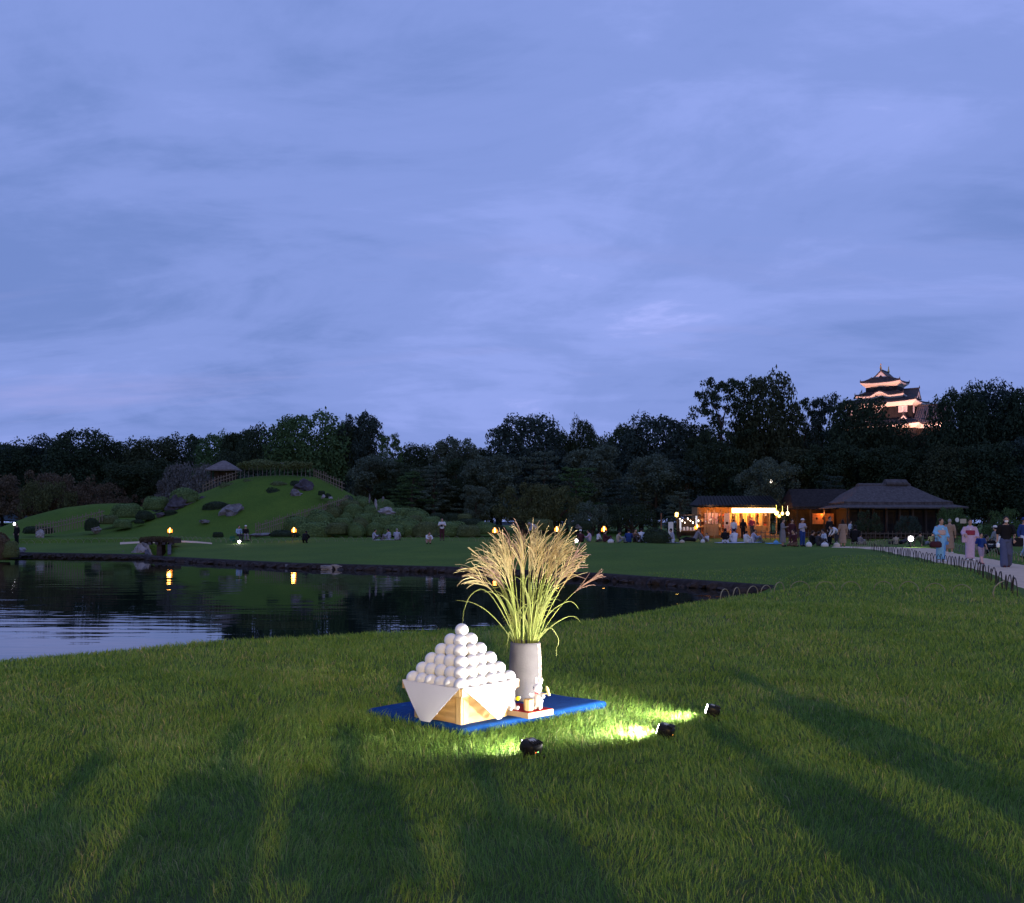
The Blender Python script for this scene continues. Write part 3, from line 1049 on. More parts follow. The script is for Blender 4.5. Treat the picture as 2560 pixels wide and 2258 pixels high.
# the trees in front of them, more shrub like
MIDT = [
    (-30, 1190, 95, 128, 'spread', 'brown', 'brownish tree at the near end of the row beyond the pond'),
    (75, 1180, 90, 126, 'spread', 'brown', 'broad brownish tree above the rounded grass mound'),
    (175, 1188, 85, 127, 'spread', 'brown', 'brownish spreading tree over the middle of the grass mound'),
    (262, 1210, 70, 126, 'spread', 'brown', 'lower brownish tree sloping down towards the hill'),
    (120, 1205, 60, 122, 'spread', 'olive', 'small olive tree at the foot of the broad brownish tree'),
    (335, 1240, 60, 128, 'spread', 'brown', 'low brownish bushes between mound and hill'),
    (478, 1160, 66, 124, 'spread', 'grey', 'greyish rounded bush beside the thatched hut'),
    (425, 1200, 45, 124, 'spread', 'grey', 'smaller greyish bush below the rounded one near the hut'),
    (395, 1150, 80, 132, 'lobed', 'dark', 'dark tree behind the greyish bushes'),
    (300, 1160, 80, 132, 'lobed', 'dark', 'dark tree behind the end of the brownish row'),
    (930, 1140, 70, 124, 'lobed', 'blue', 'bluish leafy tree below the tall pointed tree'),
    (1000, 1160, 80, 122, 'lobed', 'dark', 'dark tree behind the end of the hill fence'),
    (1030, 1180, 60, 116, 'pads', 'green', 'layered green tree beyond the azalea bank'),
    (1085, 1165, 70, 118, 'pads', 'blue', 'layered bluish tree standing over the azalea mounds'),
    (1150, 1150, 80, 122, 'lobed', 'dark', 'dark tree straight behind the azalea bank end'),
    (1190, 1215, 50, 106, 'lobed', 'blue', 'bluish bushy tree rising from the end of the azalea bank'),
    (1250, 1140, 80, 120, 'lobed', 'blue', 'bluish tree below the big dome behind the pampas'),
    (1310, 1210, 75, 106, 'spread', 'olive', 'olive spreading tree directly behind the pampas plumes'),
    (1375, 1215, 70, 107, 'spread', 'olive', 'low olive tree at the lawn edge beyond the pampas'),
    (1360, 1130, 80, 120, 'pads', 'blue', 'layered tree with flat boughs behind the low olive trees'),
    (1440, 1170, 75, 114, 'pads', 'green', 'layered green tree above the picnickers'),
    (1500, 1120, 85, 122, 'lobed', 'blue', 'bluish tree under the small round crown'),
    (1550, 1200, 70, 110, 'pads', 'dark', 'dark layered tree at the lawn edge behind the seated group'),
    (1480, 1255, 55, 102, 'spread', 'blue', 'low bush at the lawn edge behind the torch'),
    (1580, 1262, 60, 102, 'spread', 'dark', 'low dark bush at the lawn edge before the tea shop end'),
    (1640, 1140, 85, 118, 'lobed', 'blue', 'bluish tree below the second big dome'),
    (1700, 1230, 45, 97, 'pads', 'blue', 'small clipped pine in front of the tea shop end'),
    (1720, 1150, 80, 116, 'lobed', 'dark', 'dark tree at the corner of the tea shop'),
    (1800, 1110, 85, 118, 'lobed', 'dark', 'dark tree standing behind the lit tea shop'),
    (1915, 1148, 78, 95, 'lobed', 'blue', 'bluish pine right above the bright awning of the tea shop'),
    (1990, 1120, 85, 118, 'lobed', 'dark', 'dark tree behind the low thatched wing'),
    (2100, 1110, 85, 116, 'lobed', 'dark', 'dark tree behind the ridge of the thatched house'),
    (2080, 1190, 50, 104, 'pads', 'dark', 'dark pine between the low wing and the thatched house'),
    (2200, 1120, 80, 114, 'lobed', 'dark', 'dark tree behind the roof cap of the thatched house'),
    (2300, 1130, 80, 112, 'lobed', 'dark', 'dark tree behind the hip of the thatched house'),
    (2390, 1120, 80, 106, 'dome', 'dark', 'dark tree beyond the thatched house corner'),
    (2470, 1110, 85, 104, 'dome', 'dark', 'dark tree over the woman in black'),
    (2550, 1100, 80, 104, 'lobed', 'dark', 'dark tree over the path at the edge of the view'),
    (2640, 1090, 85, 104, 'lobed', 'dark', 'dark tree closing the wood beyond the path'),
    (2510, 1272, 48, 70, 'spread', 'green', 'clipped green pine bush behind the woman in black'),
    (2385, 1270, 38, 76, 'spread', 'green', 'low green bush at the corner of the thatched house'),
    (2170, 1278, 34, 79, 'spread', 'dark', 'dark garden bush in front of the thatched house'),
    (2270, 1290, 28, 79, 'spread', 'dark', 'small dark bush under the eaves of the thatched house'),
]
for a in MIDT:
    tree(*a[:6], a[6], 'lower trees at the edge of the lawn')
# the closed wood behind: one cannot tell these apart
for k in range(56):
    px = -880 + k * 64 + random.uniform(-15, 15)
    D = random.uniform(148, 176) if px > 560 else random.uniform(245, 275)
    top = float(np.interp(px, [-300, 60, 300, 600, 760, 1040, 1300, 1480, 1700, 1900, 2080, 2250, 2330, 2500, 2800], [1140, 1132, 1128, 1115, 1110, 1142, 1118, 1125, 1110, 1060, 1070, 1095, 1100, 1030, 1000])) + random.uniform(0, 25)
    tree(px, top, random.uniform(60, 85), D, random.choice(['dome', 'lobed']), 'dark', 'dark tree lost in the closed wood behind the others', 'closed wood behind')
for k in range(34):
    px = 300 + k * 72 + random.uniform(-15, 15)
    if 300 < px < 1000:
        D = random.uniform(134, 140)
    else:
        D = random.uniform(124, 132)
    tree(px, random.uniform(1175, 1230), random.uniform(60, 80), D, random.choice(['lobed', 'dome']), random.choice(['dark', 'blue', 'dark']), 'dark undergrowth tree filling the shade below the crowns', 'undergrowth trees in the shade')

# ------------------------------------------------------------------ clipped bushes
def bush_proto(seed, n=2600):
    rng = np.random.default_rng(seed)
    d = rng.normal(size=(n, 3)); d /= np.linalg.norm(d, axis=1)[:, None]
    d[:, 2] = np.abs(d[:, 2])
    ph = rng.uniform(0, 6, 4)
    bum = 1 + 0.05 * np.sin(d[:, 0] * 5 + ph[0]) + 0.05 * np.sin(d[:, 1] * 6 + ph[1]) + 0.03 * np.sin(d[:, 2] * 7 + ph[2])
    sq = np.sign(d) * np.abs(d) ** 0.82
    P = sq * bum[:, None] * (0.95 + 0.06 * rng.random(n))[:, None]
    nn = d + 0.40 * rng.normal(size=(n, 3)); nn /= np.linalg.norm(nn, axis=1)[:, None]
    a = np.cross(nn, rng.normal(size=(n, 3))); a /= np.linalg.norm(a, axis=1)[:, None]
    b_ = np.cross(nn, a)
    s = (0.07 + 0.07 * rng.random(n))[:, None]
    V = np.stack([P - a * s * .5, P - b_ * s * .32, P + a * s * .5, P + b_ * s * .32], 1)
    # closed body under the leaves
    q = MB(); q.ball((0, 0, 0), 0.92, 16, 10)
    bv = np.array(q.v); bv = np.sign(bv) * np.abs(bv) ** 0.86
    bv[:, 2] = np.maximum(bv[:, 2], -0.15)
    k = n * 4
    tri = np.array([f for f in q.f if len(f) == 3]) + k
    qd = np.array([f for f in q.f if len(f) == 4]) + k
    me = np_mesh('bush', np.concatenate([V.reshape(-1, 3), bv]), [np.arange(k).reshape(n, 4), qd, tri], LM['green'])
    tint = np.concatenate([np.repeat(np.clip(rng.normal(.5, .22, n), 0, 1), 4), np.full(len(bv), .3)])
    me.attributes.new('tint', 'FLOAT', 'POINT').data.foreach_set('value', tint.astype(np.float32))
    return me


BUSH = [bush_proto(k) for k in range(4)]
_bc = [0]


def bush(px, top, w_px, h_px, D, leafm, label, group=None, dep=None, name='azalea_bush', cat='bush'):
    x = wx(px, D)
    zt = wz(top, D)
    w, h = w_px / F * D * (.90 if D > 90 else 1), h_px / F * D
    _bc[0] += 1
    leafm = {'green': 'azalea', 'olive': 'azalea_olive'}.get(leafm, leafm)
    o = put(name, BUSH[_bc[0] % 4], None, LM[leafm], (x, D, zt - h), (0, 0, random.choice([0, PI / 2, PI, -PI / 2]) * 0 + random.uniform(-.3, .3)),
            (w / 2, (dep or min(w, 2.6)) / 2, h))
    return tag(o, label, cat, group)


# the azalea bank beside the hill
G = 'clipped azalea mounds of the bank'
BANK = [
    (785, 1302, 118, 40, 96.5, 'green'), (740, 1290, 70, 34, 98, 'green'), (842, 1306, 62, 26, 95, 'olive'), (890, 1308, 48, 28, 95, 'green'),
    (800, 1277, 80, 36, 100, 'green'), (858, 1293, 60, 32, 97.5, 'green'), (866, 1282, 42, 28, 100, 'green'), (828, 1262, 60, 30, 103, 'olive'), (900, 1295, 48, 26, 97, 'olive'),
    (912, 1282, 62, 28, 99, 'green'), (885, 1260, 60, 30, 103, 'green'), (935, 1262, 62, 30, 103, 'green'), (870, 1250, 70, 24, 105, 'olive'), (905, 1242, 60, 24, 107, 'green'),
    (960, 1248, 60, 30, 106, 'green'), (965, 1285, 90, 46, 98, 'green'), (1010, 1294, 110, 42, 97, 'green'), (1000, 1268, 100, 32, 102, 'green'), (1040, 1272, 70, 28, 101, 'green'),
    (1070, 1304, 90, 34, 96, 'olive'), (1040, 1288, 60, 30, 98.5, 'olive'), (1095, 1282, 60, 26, 100, 'dark'), (1130, 1282, 50, 26, 101, 'dark'), (1075, 1290, 60, 26, 98.5, 'green'),
    (1120, 1302, 110, 34, 96.5, 'green'), (1175, 1296, 80, 30, 98, 'dark'), (1215, 1306, 70, 26, 97, 'green'), (1170, 1312, 70, 26, 95.5, 'olive'), (940, 1306, 60, 30, 96, 'green'),
    (1160, 1284, 46, 22, 101, 'olive'), (1245, 1312, 50, 20, 97, 'dark'), (985, 1310, 60, 26, 95.2, 'green'),
]
special = {0: 'broad clipped azalea mound at the foot of the bamboo fence', 2: 'small round azalea mound standing clear at the lawn edge', 3: 'roundish azalea mound second along the lawn edge from the fence',
           16: 'largest azalea mound, in the middle of the front row of the bank', 17: 'bright green flat topped azalea mound below the pale rock', 24: 'wide azalea mound behind the standing man in white shirt',
           14: 'azalea mound at the top of the bank among the standing stones', 30: 'last low azalea mound at the torch end of the bank'}
_rows = {}
for i, a in enumerate(BANK):
    ft = a[1] + a[3]
    rw = 'front' if ft >= 1328 else 'second' if ft >= 1314 else 'third' if ft >= 1300 else 'upper' if ft >= 1286 else 'topmost'
    _rows.setdefault(rw, []).append(i)
_on = ['first', 'second', 'third', 'fourth', 'fifth', 'sixth', 'seventh', 'eighth', 'ninth', 'tenth', 'eleventh', 'twelfth', 'thirteenth']
for rw, ids in _rows.items():
    for n_, i in enumerate(sorted(ids, key=lambda k: BANK[k][0])):
        bush(*BANK[i], special.get(i, f'clipped azalea mound of the bank, {_on[n_]} from the bamboo fence in the {rw} row'), G)
bush(1348, 1297, 70, 26, 84, 'olive', 'rounded clipped bush on the lawn behind the pampas plumes')
bush(1455, 1302, 50, 20, 90, 'dark', 'dark low bush on the lawn behind the first picnickers')
bush(1640, 1322, 70, 34, 70.5, 'dark', 'dark dense bush right behind the white shirted picnicker')
# on the hill
HILLB = [
    (462, 1220, 82, 32, 107, 'green', 'large clipped azalea mound high on the slope below the grey bush'),
    (390, 1241, 70, 30, 107, 'green', 'long azalea mound just below the large one on the slope'),
    (315, 1258, 78, 32, 105, 'green', 'big azalea mound at the joint of hill and grass mound'),
    (362, 1277, 50, 20, 103, 'dark', 'small azalea mound in the middle of the lower slope'),
    (428, 1275, 40, 14, 104, 'dark', 'low dark azalea strip below the rocks of the slope'),
    (272, 1288, 52, 20, 102, 'olive', 'azalea mound by the foot of the steps fence'),
    (306, 1298, 50, 20, 100, 'green', 'azalea mound lowest on the slope near the pond'),
    (348, 1299, 26, 9, 101, 'dark', 'tiny dark azalea tuft on the lower slope'),
    (545, 1254, 86, 24, 104, 'dark', 'dark sprawling bush touching the pale boulder on the slope'),
    (572, 1206, 52, 22, 110, 'olive', 'azalea mound against the fence below the thatched hut'),
    (627, 1198, 50, 20, 110.5, 'olive', 'azalea mound on the crest in front of the hedge posts'),
    (684, 1221, 54, 26, 107, 'dark', 'dark round azalea mound alone on the upper slope'),
    (700, 1204, 60, 18, 109, 'olive', 'flat azalea mound just above the dark round one'),
    (745, 1202, 50, 22, 109, 'dark', 'dark azalea mound beside the upper rocks'),
    (804, 1227, 20, 10, 106, 'dark', 'tiny bush above the small stones on the fence side of the slope'),
    (820, 1234, 18, 10, 106, 'dark', 'tiny bush next to the small stones on the slope'),
    (230, 1295, 40, 28, 98, 'dark', 'dark shaggy bush at the grey rock by the lower path'),
    (95, 1316, 80, 16, 97, 'dark', 'dark low hedge mound at the foot of the grass mound'),
    (590, 1315, 0.1, 0.1, 97, 'dark', None),
]
for a in HILLB:
    if a[6]:
        bush(*a[:6], a[6], 'clipped azalea mounds on the hill')
bush(545, 1330, 30, 12, 91, 'dark', 'small dark bush beside the bench pair on the lawn')
bush(710, 1326, 80, 14, 92.5, 'dark', 'low bush at the end of the bamboo fence behind the torch')
# rocks of the hill
rock(585, 1281, 102.5, 3.0, 1.6, 'big pale boulder on the slope beside the dark sprawling bush', rock_grey, seed=11, name='boulder', cat='boulder')
rock(440, 1263, 105.8, 2.7, 1.2, 'group like ridge of dark rock halfway up the slope', rock_dark, seed=12)
rock(478, 1257, 106.8, 2.0, 1.15, 'dark upright rock beside the rock ridge on the slope', rock_grey, seed=13)
rock(505, 1250, 107.5, 1.2, 0.6, 'low dark rock uphill of the rock ridge', rock_dark, seed=14)
rock(400, 1288, 103.5, 1.2, 0.45, 'flat dark rock between the small azalea mounds', rock_dark, seed=15)
rock(738, 1237, 106.3, 1.7, 0.95, 'pale rock near the crest below the dark rocks', rock_grey, seed=16)
rock(762, 1224, 107.8, 2.4, 1.5, 'dark brown rock mass near the crest of the hill', rock_dark, seed=17)
rock(808, 1243, 105, 0.5, 0.3, 'small pale stone on the fence side of the slope', rock_pale, seed=18)
rock(827, 1245, 105, 0.5, 0.25, 'second small pale stone a little along the slope', rock_pale, seed=19)
rock(512, 1303, 99.5, 1.1, 0.25, 'flat grey stone lying on the grass above the path', rock_grey, seed=20)
rock(240, 1325, 96, 1.1, 0.5, 'grey rock under the dark shaggy bush by the lower path', rock_grey, seed=21)
rock(102, 1335, 93, 0.9, 0.55, 'pale block of stone at the start of the steps fence', rock_pale, seed=22)
rock(965, 1281, 99.5, 1.9, 0.75, 'pale flat rock lying on the azalea bank', rock_pale, seed=23)
rock(940, 1262, 102, 0.28, 0.75, 'thin standing stone on the azalea bank', rock_pale, seed=24, dep=0.3)
rock(924, 1247, 105, 0.26, 0.6, 'thin standing stone at the top of the azalea bank', rock_grey, seed=25, dep=0.3)
rock(958, 1250, 105.5, 0.26, 0.4, 'short standing stone farthest along the top of the azalea bank', rock_grey, seed=26, dep=0.3)
rock(655, 1338, 93, 2.4, 0.28, 'long low grey stone at the foot of the bamboo fence', rock_grey, seed=27)
rock(1447, 1318, 86, 0.6, 0.28, 'pale grey stone on the lawn beyond the pampas plumes', rock_grey, seed=28)
rock(704, 1160, 114, 0.55, 0.35, 'pale stone standing up out of the hilltop hedge', rock_pale, seed=29)
# shrubs at the end of the pond
for px, top, w, h, D, lm_, lb in [(-10, 1330, 70, 60, 66, 'brown', 'reddish shrub leaning over the pond end'), (22, 1352, 46, 36, 66, 'olive', 'small olive shrub under the reddish one at the pond end'),
                                  (-60, 1290, 80, 90, 68, 'dark', 'dark tall shrub at the pond end cut by the view edge')]:
    bush(px, top, w, h, D, lm_, lb, name='shrub', cat='shrub')

# ------------------------------------------------------------------ fences
bamboo = mat('bamboo', (0.20, 0.16, 0.12), 0.7, 0.3, 6)
bamboo_d = mat('bamboo_dark', (0.11, 0.085, 0.070), 0.7, 0.3, 6)
q = MB(); q.tube([(0, 0, -0.25), (0, 0, 1)], [0.5, 0.5], 6); POST = q.mesh('post', bamboo)


def fence(ptsD, spacing, hh, r_, label, m=None, rails=(0.35, 0.75), jitter=0.12, zfun=None, name='bamboo_fence'):
    """ptsD: (px, py of foot, D) -> posts on the ground with two rails"""
    P = [Vector((wx(px, D), D, wz(py, D) if py is not None else 0)) for px, py, D in ptsD]
    if ptsD[0][1] is None:
        P = [Vector((p.x, p.y, hz(p.x, p.y))) for p in P]
    root = thing(name, label, 'fence', P[0])
    for a_, b_ in zip(P[:-1], P[1:]):
        n = max(1, int((b_ - a_).length / spacing))
        for k in range(n):
            p = a_.lerp(b_, k / n)
            if ptsD[0][1] is None:
                p.z = hz(p.x, p.y)
            put('post', POST, root, m or bamboo, p - P[0], (random.uniform(-.04, .04), random.uniform(-.04, .04), 0), (r_ * 2, r_ * 2, hh * (1 + random.uniform(-jitter, jitter))))
    for f_ in rails:
        q = MB()
        q.tube([p - P[0] + Vector((0, -r_ * 1.6, hh * f_)) for p in P], r_ * 0.75, 5)
        q.build('rail', m or bamboo, root)
    return root


fence([(640, 1337, 94), (700, 1318, 97), (760, 1300, 99.5), (820, 1280, 102.5), (872, 1262, 105)], 0.29, 1.0, 0.045, 'bamboo fence running up along the azalea bank')
fence([(785, 1197, 112.3), (820, 1212, 111.8), (862, 1230, 111.5)], 0.30, 1.15, 0.05, 'bamboo fence going down from the hilltop hedge')
fence([(90, 1334, 94), (140, 1326, 96), (200, 1313, 98.5), (262, 1296, 101)], 0.30, 0.95, 0.05, 'bamboo fence beside the steps between mound and hill')
fence([(508, 1230, 111), (545, 1212, 112), (596, 1196, 113)], 0.33, 0.9, 0.05, 'bamboo fence climbing to the thatched hut')
fence([(2085, None, 78), (2200, None, 77), (2330, None, 75), (2470, None, 72), (2600, None, 69)], 0.30, 0.72, 0.026, 'low bamboo fence in front of the thatched house', bamboo_d, (0.4, 0.8))
fence([(1880, None, 82), (1960, None, 81), (2070, None, 80)], 0.34, 0.75, 0.028, 'low bamboo fence in front of the tea shop', bamboo_d, (0.4, 0.8))

# bent bamboo hoops stuck in the turf along the paths
hoop_m = mat('split_bamboo', (0.22, 0.21, 0.15), 0.6, 0.25, 8)
hoop_d = mat('split_bamboo_dark', (0.035, 0.030, 0.030), 0.6, 0.25, 8)


def hoop_mesh(w, h, r_):
    q = MB()
    q.tube([(w / 2 * math.cos(a), 0, h * math.sin(a) if 0 < a < PI else -0.05) for a in [PI * k / 8 for k in range(9)]], r_, 5)
    return q.mesh('hoop', hoop_m)


HOOP_NEAR = hoop_mesh(0.58, 0.38, 0.011)
HOOP_FAR = hoop_mesh(0.62, 0.36, 0.012)
HOOP_LOW = hoop_mesh(0.42, 0.20, 0.009)


def hoops(pts, spacing, me, m, label, rise=0.0, turn=0.0):
    root = thing('hoop_fence', label, 'hoop fence', (pts[0][0], pts[0][1], hz(*pts[0])))
    n_ = 0
    for (x0, y0), (x1, y1) in zip(pts[:-1], pts[1:]):
        Ls = math.hypot(x1 - x0, y1 - y0)
        for k in range(int(Ls / spacing)):
            u = k * spacing / Ls
            x, y = x0 + (x1 - x0) * u, y0 + (y1 - y0) * u
            z = hz(x, y)
            a = math.atan2(y1 - y0, x1 - x0)
            put('hoop', me, root, m, (x - root.location.x, y - root.location.y, z - root.location.z + rise), (random.uniform(-.08, .08), 0, a + turn + random.uniform(-.1, .1)), (1, 1, random.uniform(.9, 1.1)))
            n_ += 1
    return root


near_edge = [(x - 0.18, y) for x, y in path_near]
hoops(near_edge[1:], 0.60, HOOP_NEAR, hoop_d, 'row of dark split bamboo hoops along the near edge of the gravel path', turn=0.0)
far_edge = [(x + 0.3, y) for x, y in path_far]
hoops(far_edge[2:], 0.6, HOOP_FAR, hoop_m, 'row of pale bamboo hoops along the far edge of the gravel path')
hoops([(wx(2130, 57), 57), (wx(2180, 60), 60), (wx(2250, 65), 65)], 0.4, HOOP_NEAR, hoop_m, 'short row of bamboo hoops beside the woman in the tan dress')
hoops([(wx(0, 86), 86), (wx(160, 86.5), 86.5), (wx(300, 87.5), 87.5), (wx(430, 87.8), 87.8), (wx(520, 85), 85), (wx(620, 82.5), 82.5), (wx(760, 81), 81)], 0.62, HOOP_FAR, hoop_m, 'long row of bamboo hoops along the path below the hill')
hoops([(wx(760, 80.8), 80.8), (wx(1000, 79), 79), (wx(1180, 77), 77), (wx(1300, 76), 76)], 0.78, HOOP_FAR, hoop_m, 'row of bamboo hoops in front of the azalea bank lawn')
hoops([(4.2, 20.2), (5.0, 21.3), (6.4, 22.75), (8.2, 22.6), (9.9, 21.2)], 0.55, HOOP_LOW, hoop_m, 'row of low pale bamboo hoops along the lawn crest at the pond tip')
# one pale stray hoop at the near path end
q = MB(); q.tube([(0, 0, 0), (-0.03, 0, 0.12), (0.01, 0, 0.24), (0.10, 0, 0.32), (0.20, 0, 0.36)], [0.016, 0.016, 0.014, 0.012, 0.01], 6)
o = q.build('bent_stake', hoop_m, None, True, loc=on_ground(2486, 20.4)); tag(o, 'single pale bent bamboo stake in the turf beside the path', 'stake')

# ------------------------------------------------------------------ thatched buildings
thatch = mat('thatch', (0.092, 0.080, 0.080), 0.95, 0.35, 2.2, bump=0.9, bscale=14, stretch=(2.2, 2.2, 0.5))
thatch_d = mat('thatch_dark', (0.030, 0.026, 0.027), 0.95, 0.35, 2.2, bump=0.9, bscale=14, stretch=(2.2, 2.2, 0.5))
old_wood = mat('old_wood', (0.050, 0.036, 0.028), 0.8, 0.35, 3, bump=0.4, stretch=(1, 1, 0.2))
plaster_d = mat('earth_plaster', (0.10, 0.075, 0.06), 0.9, 0.2, 2)
plaster_w = mat('white_plaster', (0.78, 0.74, 0.70), 0.8, 0.05, 2)


def rect(hx, hy, z, cx_=0, cy_=0, n=4, sag=0.0):
    """rectangle ring with extra points so that edges can sag / be uneven"""
    pts = []
    cs = [(-hx, -hy), (hx, -hy), (hx, hy), (-hx, hy)]
    for i in range(4):
        (x0, y0), (x1, y1) = cs[i], cs[(i + 1) % 4]
        for k in range(n):
            u = k / n
            w_ = 4 * u * (1 - u)
            pts.append((cx_ + x0 + (x1 - x0) * u, cy_ + y0 + (y1 - y0) * u, z - sag * w_ + random.uniform(-.015, .015)))
    return pts


def thatch_fringe(hx, hy, z, m, parent, n=420, ln=0.16):
    q = MB()
    for k in range(n):
        sd = random.random()
        if sd < .6:
            x, y = random.uniform(-hx, hx), -hy
        elif sd < .8:
            x, y = hx, random.uniform(-hy, hy)
        else:
            x, y = -hx, random.uniform(-hy, hy)
        l_ = random.uniform(.3, 1) * ln
        q.add([(x - .05, y, z + .05), (x + .05, y, z + .05), (x * 1.008, y * 1.01, z - l_)], [(0, 1, 2)])
    o = q.build('straw_fringe', m, parent)
    o['kind'] = 'stuff'


house = thing('thatched_house', 'big hip roofed thatched house with dark open veranda beyond the low fence', 'house', (wx(2208, 90), 90, 0))
roof = MB()
roof.loft([rect(4.55, 3.5, 2.98, sag=.05), rect(4.6, 3.55, 3.16, sag=.05), rect(4.1, 3.0, 3.34), rect(3.3, 2.1, 3.80), rect(2.6, 1.1, 4.32), rect(2.2, 0.42, 4.62)])
ro = roof.build('roof', thatch, house)
q = MB(); q.loft([rect(2.28, .46, 4.50), rect(2.26, .42, 4.72), rect(2.2, .16, 4.84)]); q.build('ridge', thatch, ro)
q = MB(); q.loft([rect(.95, .62, 4.70, cx_=1.05), rect(.95, .6, 4.88, cx_=1.05), rect(.9, .14, 5.18, cx_=1.05)]); q.build('ridge_cap', thatch, ro)
thatch_fringe(4.6, 3.55, 2.98, thatch, ro)
q = MB()
q.loft([rect(5.5, 4.5, 2.60, sag=.03), rect(5.5, 4.5, 2.70, sag=.03), rect(4.0, 2.9, 3.08), rect(3.9, 2.8, 3.0)], cap0=False, cap1=False)
q.build('pent_roof', thatch, house)
wall = MB(); wall.box((0, .3, 1.45), (7.6, 5.6, 2.9)); wall.build('wall', old_wood, house)
q = MB(); q.box((0, -3.2, .42), (8.6, 1.5, .12)); q.build('veranda', old_wood, house)
for k in range(9):
    q = MB(); q.box((-4.4 + 1.1 * k, -3.85, 1.4), (.14, .14, 2.7)); q.build('post', old_wood, house)
for k in range(6):
    q = MB(); q.box((-3.1 + 1.24 * k, -2.53, 1.35), (1.1, .05, 1.9)); dd = q.build('sliding_door', mat('dark_door', (0.028, 0.022, 0.02), .7, .3, 3), house)
    for j in range(3):
        q = MB(); q.box((-3.1 + 1.24 * k, -2.565, .75 + j * .6), (1.08, .02, .04)); q.build('bar', old_wood, dd)

wing = thing('thatched_wing', 'low dark thatched wing between tea shop and thatched house, with orange lit screens', 'building', (wx(2042, 93), 93, 0))
q = MB()
q.loft([rect(2.9, 2.6, 2.62, sag=.03), rect(2.95, 2.65, 2.8), rect(2.7, 1.4, 3.6), rect(2.55, .3, 4.30), rect(2.5, .1, 4.42)])
wr = q.build('roof', thatch_d, wing)
thatch_fringe(2.95, 2.65, 2.62, thatch_d, wr, 200)
q = MB(); q.box((0, .9, 1.35), (5.0, 2.6, 2.7)); q.build('wall', old_wood, wing)
for k in range(5):
    q = MB(); q.box((-2.4 + 1.2 * k, -2.2, 1.35), (.1, .1, 2.7)); q.build('post', old_wood, wing)
paper_o = mat('lit_orange_screen', (0.75, 0.32, 0.12), .9, .15, 5, trans=.4)
for xa, w_ in ((-.05, 1.9), (1.75, .72)):
    q = MB(); q.box((xa, -2.05, 1.72), (w_, .03, .95)); sc = q.build('screen', paper_o, wing)
    for k in range(3):
        q = MB(); q.ball((xa + (-.3 + .3 * k) * w_, -2.075, 1.75), (.09, .008, .12), 8, 6); q.build('crest', mat('crest_dark', (.06, .02, .01), .9), sc)
lamp('wing_lamp', 'POINT', 38, (1, .34, .08), (-.1, -2.35, 2.2), wing, .1)
lamp('wing_lamp', 'POINT', 36, (1, .42, .14), (1.75, -2.45, 2.2), wing, .1)
lamp('wing_lamp', 'POINT', 12, (1, .42, .12), (-1.6, -2.3, 2.3), wing, .1)

# ------------------------------------------------------------------ lit tea shop
shop = thing('tea_shop', 'low open tea shop glowing orange under its bright awning', 'tea shop', (wx(1850, 90), 90, 0))
shop_wood = mat('shop_wood', (0.30, 0.17, 0.085), .7, .25, 3, bump=.2, stretch=(1, 1, .25))
tile_d = mat('dark_tiles', (0.014, 0.013, 0.014), .6, .2, 3, bump=.4)
q = MB()
q.loft([[(-3.9, -1.4, 2.78), (3.2, -1.4, 2.78), (3.2, 3.2, 2.9), (-3.9, 3.2, 2.9)], [(-3.9, -1.45, 2.88), (3.2, -1.45, 2.88), (3.2, 3.2, 3.0), (-3.9, 3.2, 3.0)], [(-3.4, .9, 3.72), (2.8, .9, 3.72), (2.8, 1.3, 3.72), (-3.4, 1.3, 3.72)]])
sr = q.build('roof', tile_d, shop)
for k in range(24):
    q = MB(); x = -3.85 + k * .3
    q.tube([(x, -1.44, 2.93), (x * .92 - .0, .88, 3.76)], .05, 5); q.build('tile_rib', tile_d, sr)
q = MB(); q.box((-.3, 2.4, 1.4), (7.0, .12, 2.7)); q.build('back_wall', shop_wood, shop)
q = MB(); q.box((-3.75, 1, 1.4), (.12, 2.7, 2.7)); q.build('side_wall', shop_wood, shop)
q = MB(); q.box((-.3, 1.0, .18), (7.2, 3.2, .3)); q.build('floor', shop_wood, shop)
glow = mat('glowing_awning', (0.9, 0.85, 0.6), .8, emit=(1.0, 0.80, 0.36), estr=5)  # panels glow by themselves, standing in for lamplight on the eave board
for x0, x1 in ((-1.0, .32), (.35, 1.65), (1.68, 2.15), (2.18, 2.75)):
    q = MB(); q.box(((x0 + x1) / 2, -1.36, 2.44), (x1 - x0, .06, .40)); q.build('awning_panel', glow, shop)
for k in range(12):
    x = -3.7 + k * .6
    q = MB(); q.box((x, -1.2, 1.25), (.09, .09, 2.5)); q.build('post', shop_wood, shop)
# shelves and goods inside
goods = [mat('goods_red', (.5, .10, .06), .6), mat('goods_cream', (.75, .65, .45), .6), mat('goods_pink', (.7, .3, .28), .6), mat('goods_white', (.75, .72, .68), .6), mat('goods_brown', (.18, .09, .05), .6)]
for j, zz in enumerate((.95, 1.45, 1.95)):
    q = MB(); q.box((-.3, 2.15, zz), (6.6, .35, .04)); sh = q.build('shelf', shop_wood, shop)
    for k in range(16):
        q = MB(); hgt = random.uniform(.15, .36)
        q.box((-3.4 + k * .41 + random.uniform(-.05, .05), 2.12, zz + .025 + hgt / 2), (random.uniform(.15, .33), .22, hgt)); q.build('package', random.choice(goods), sh)
q = MB(); q.box((1.0, .2, .72), (2.6, .5, .8)); q.build('counter', shop_wood, shop)
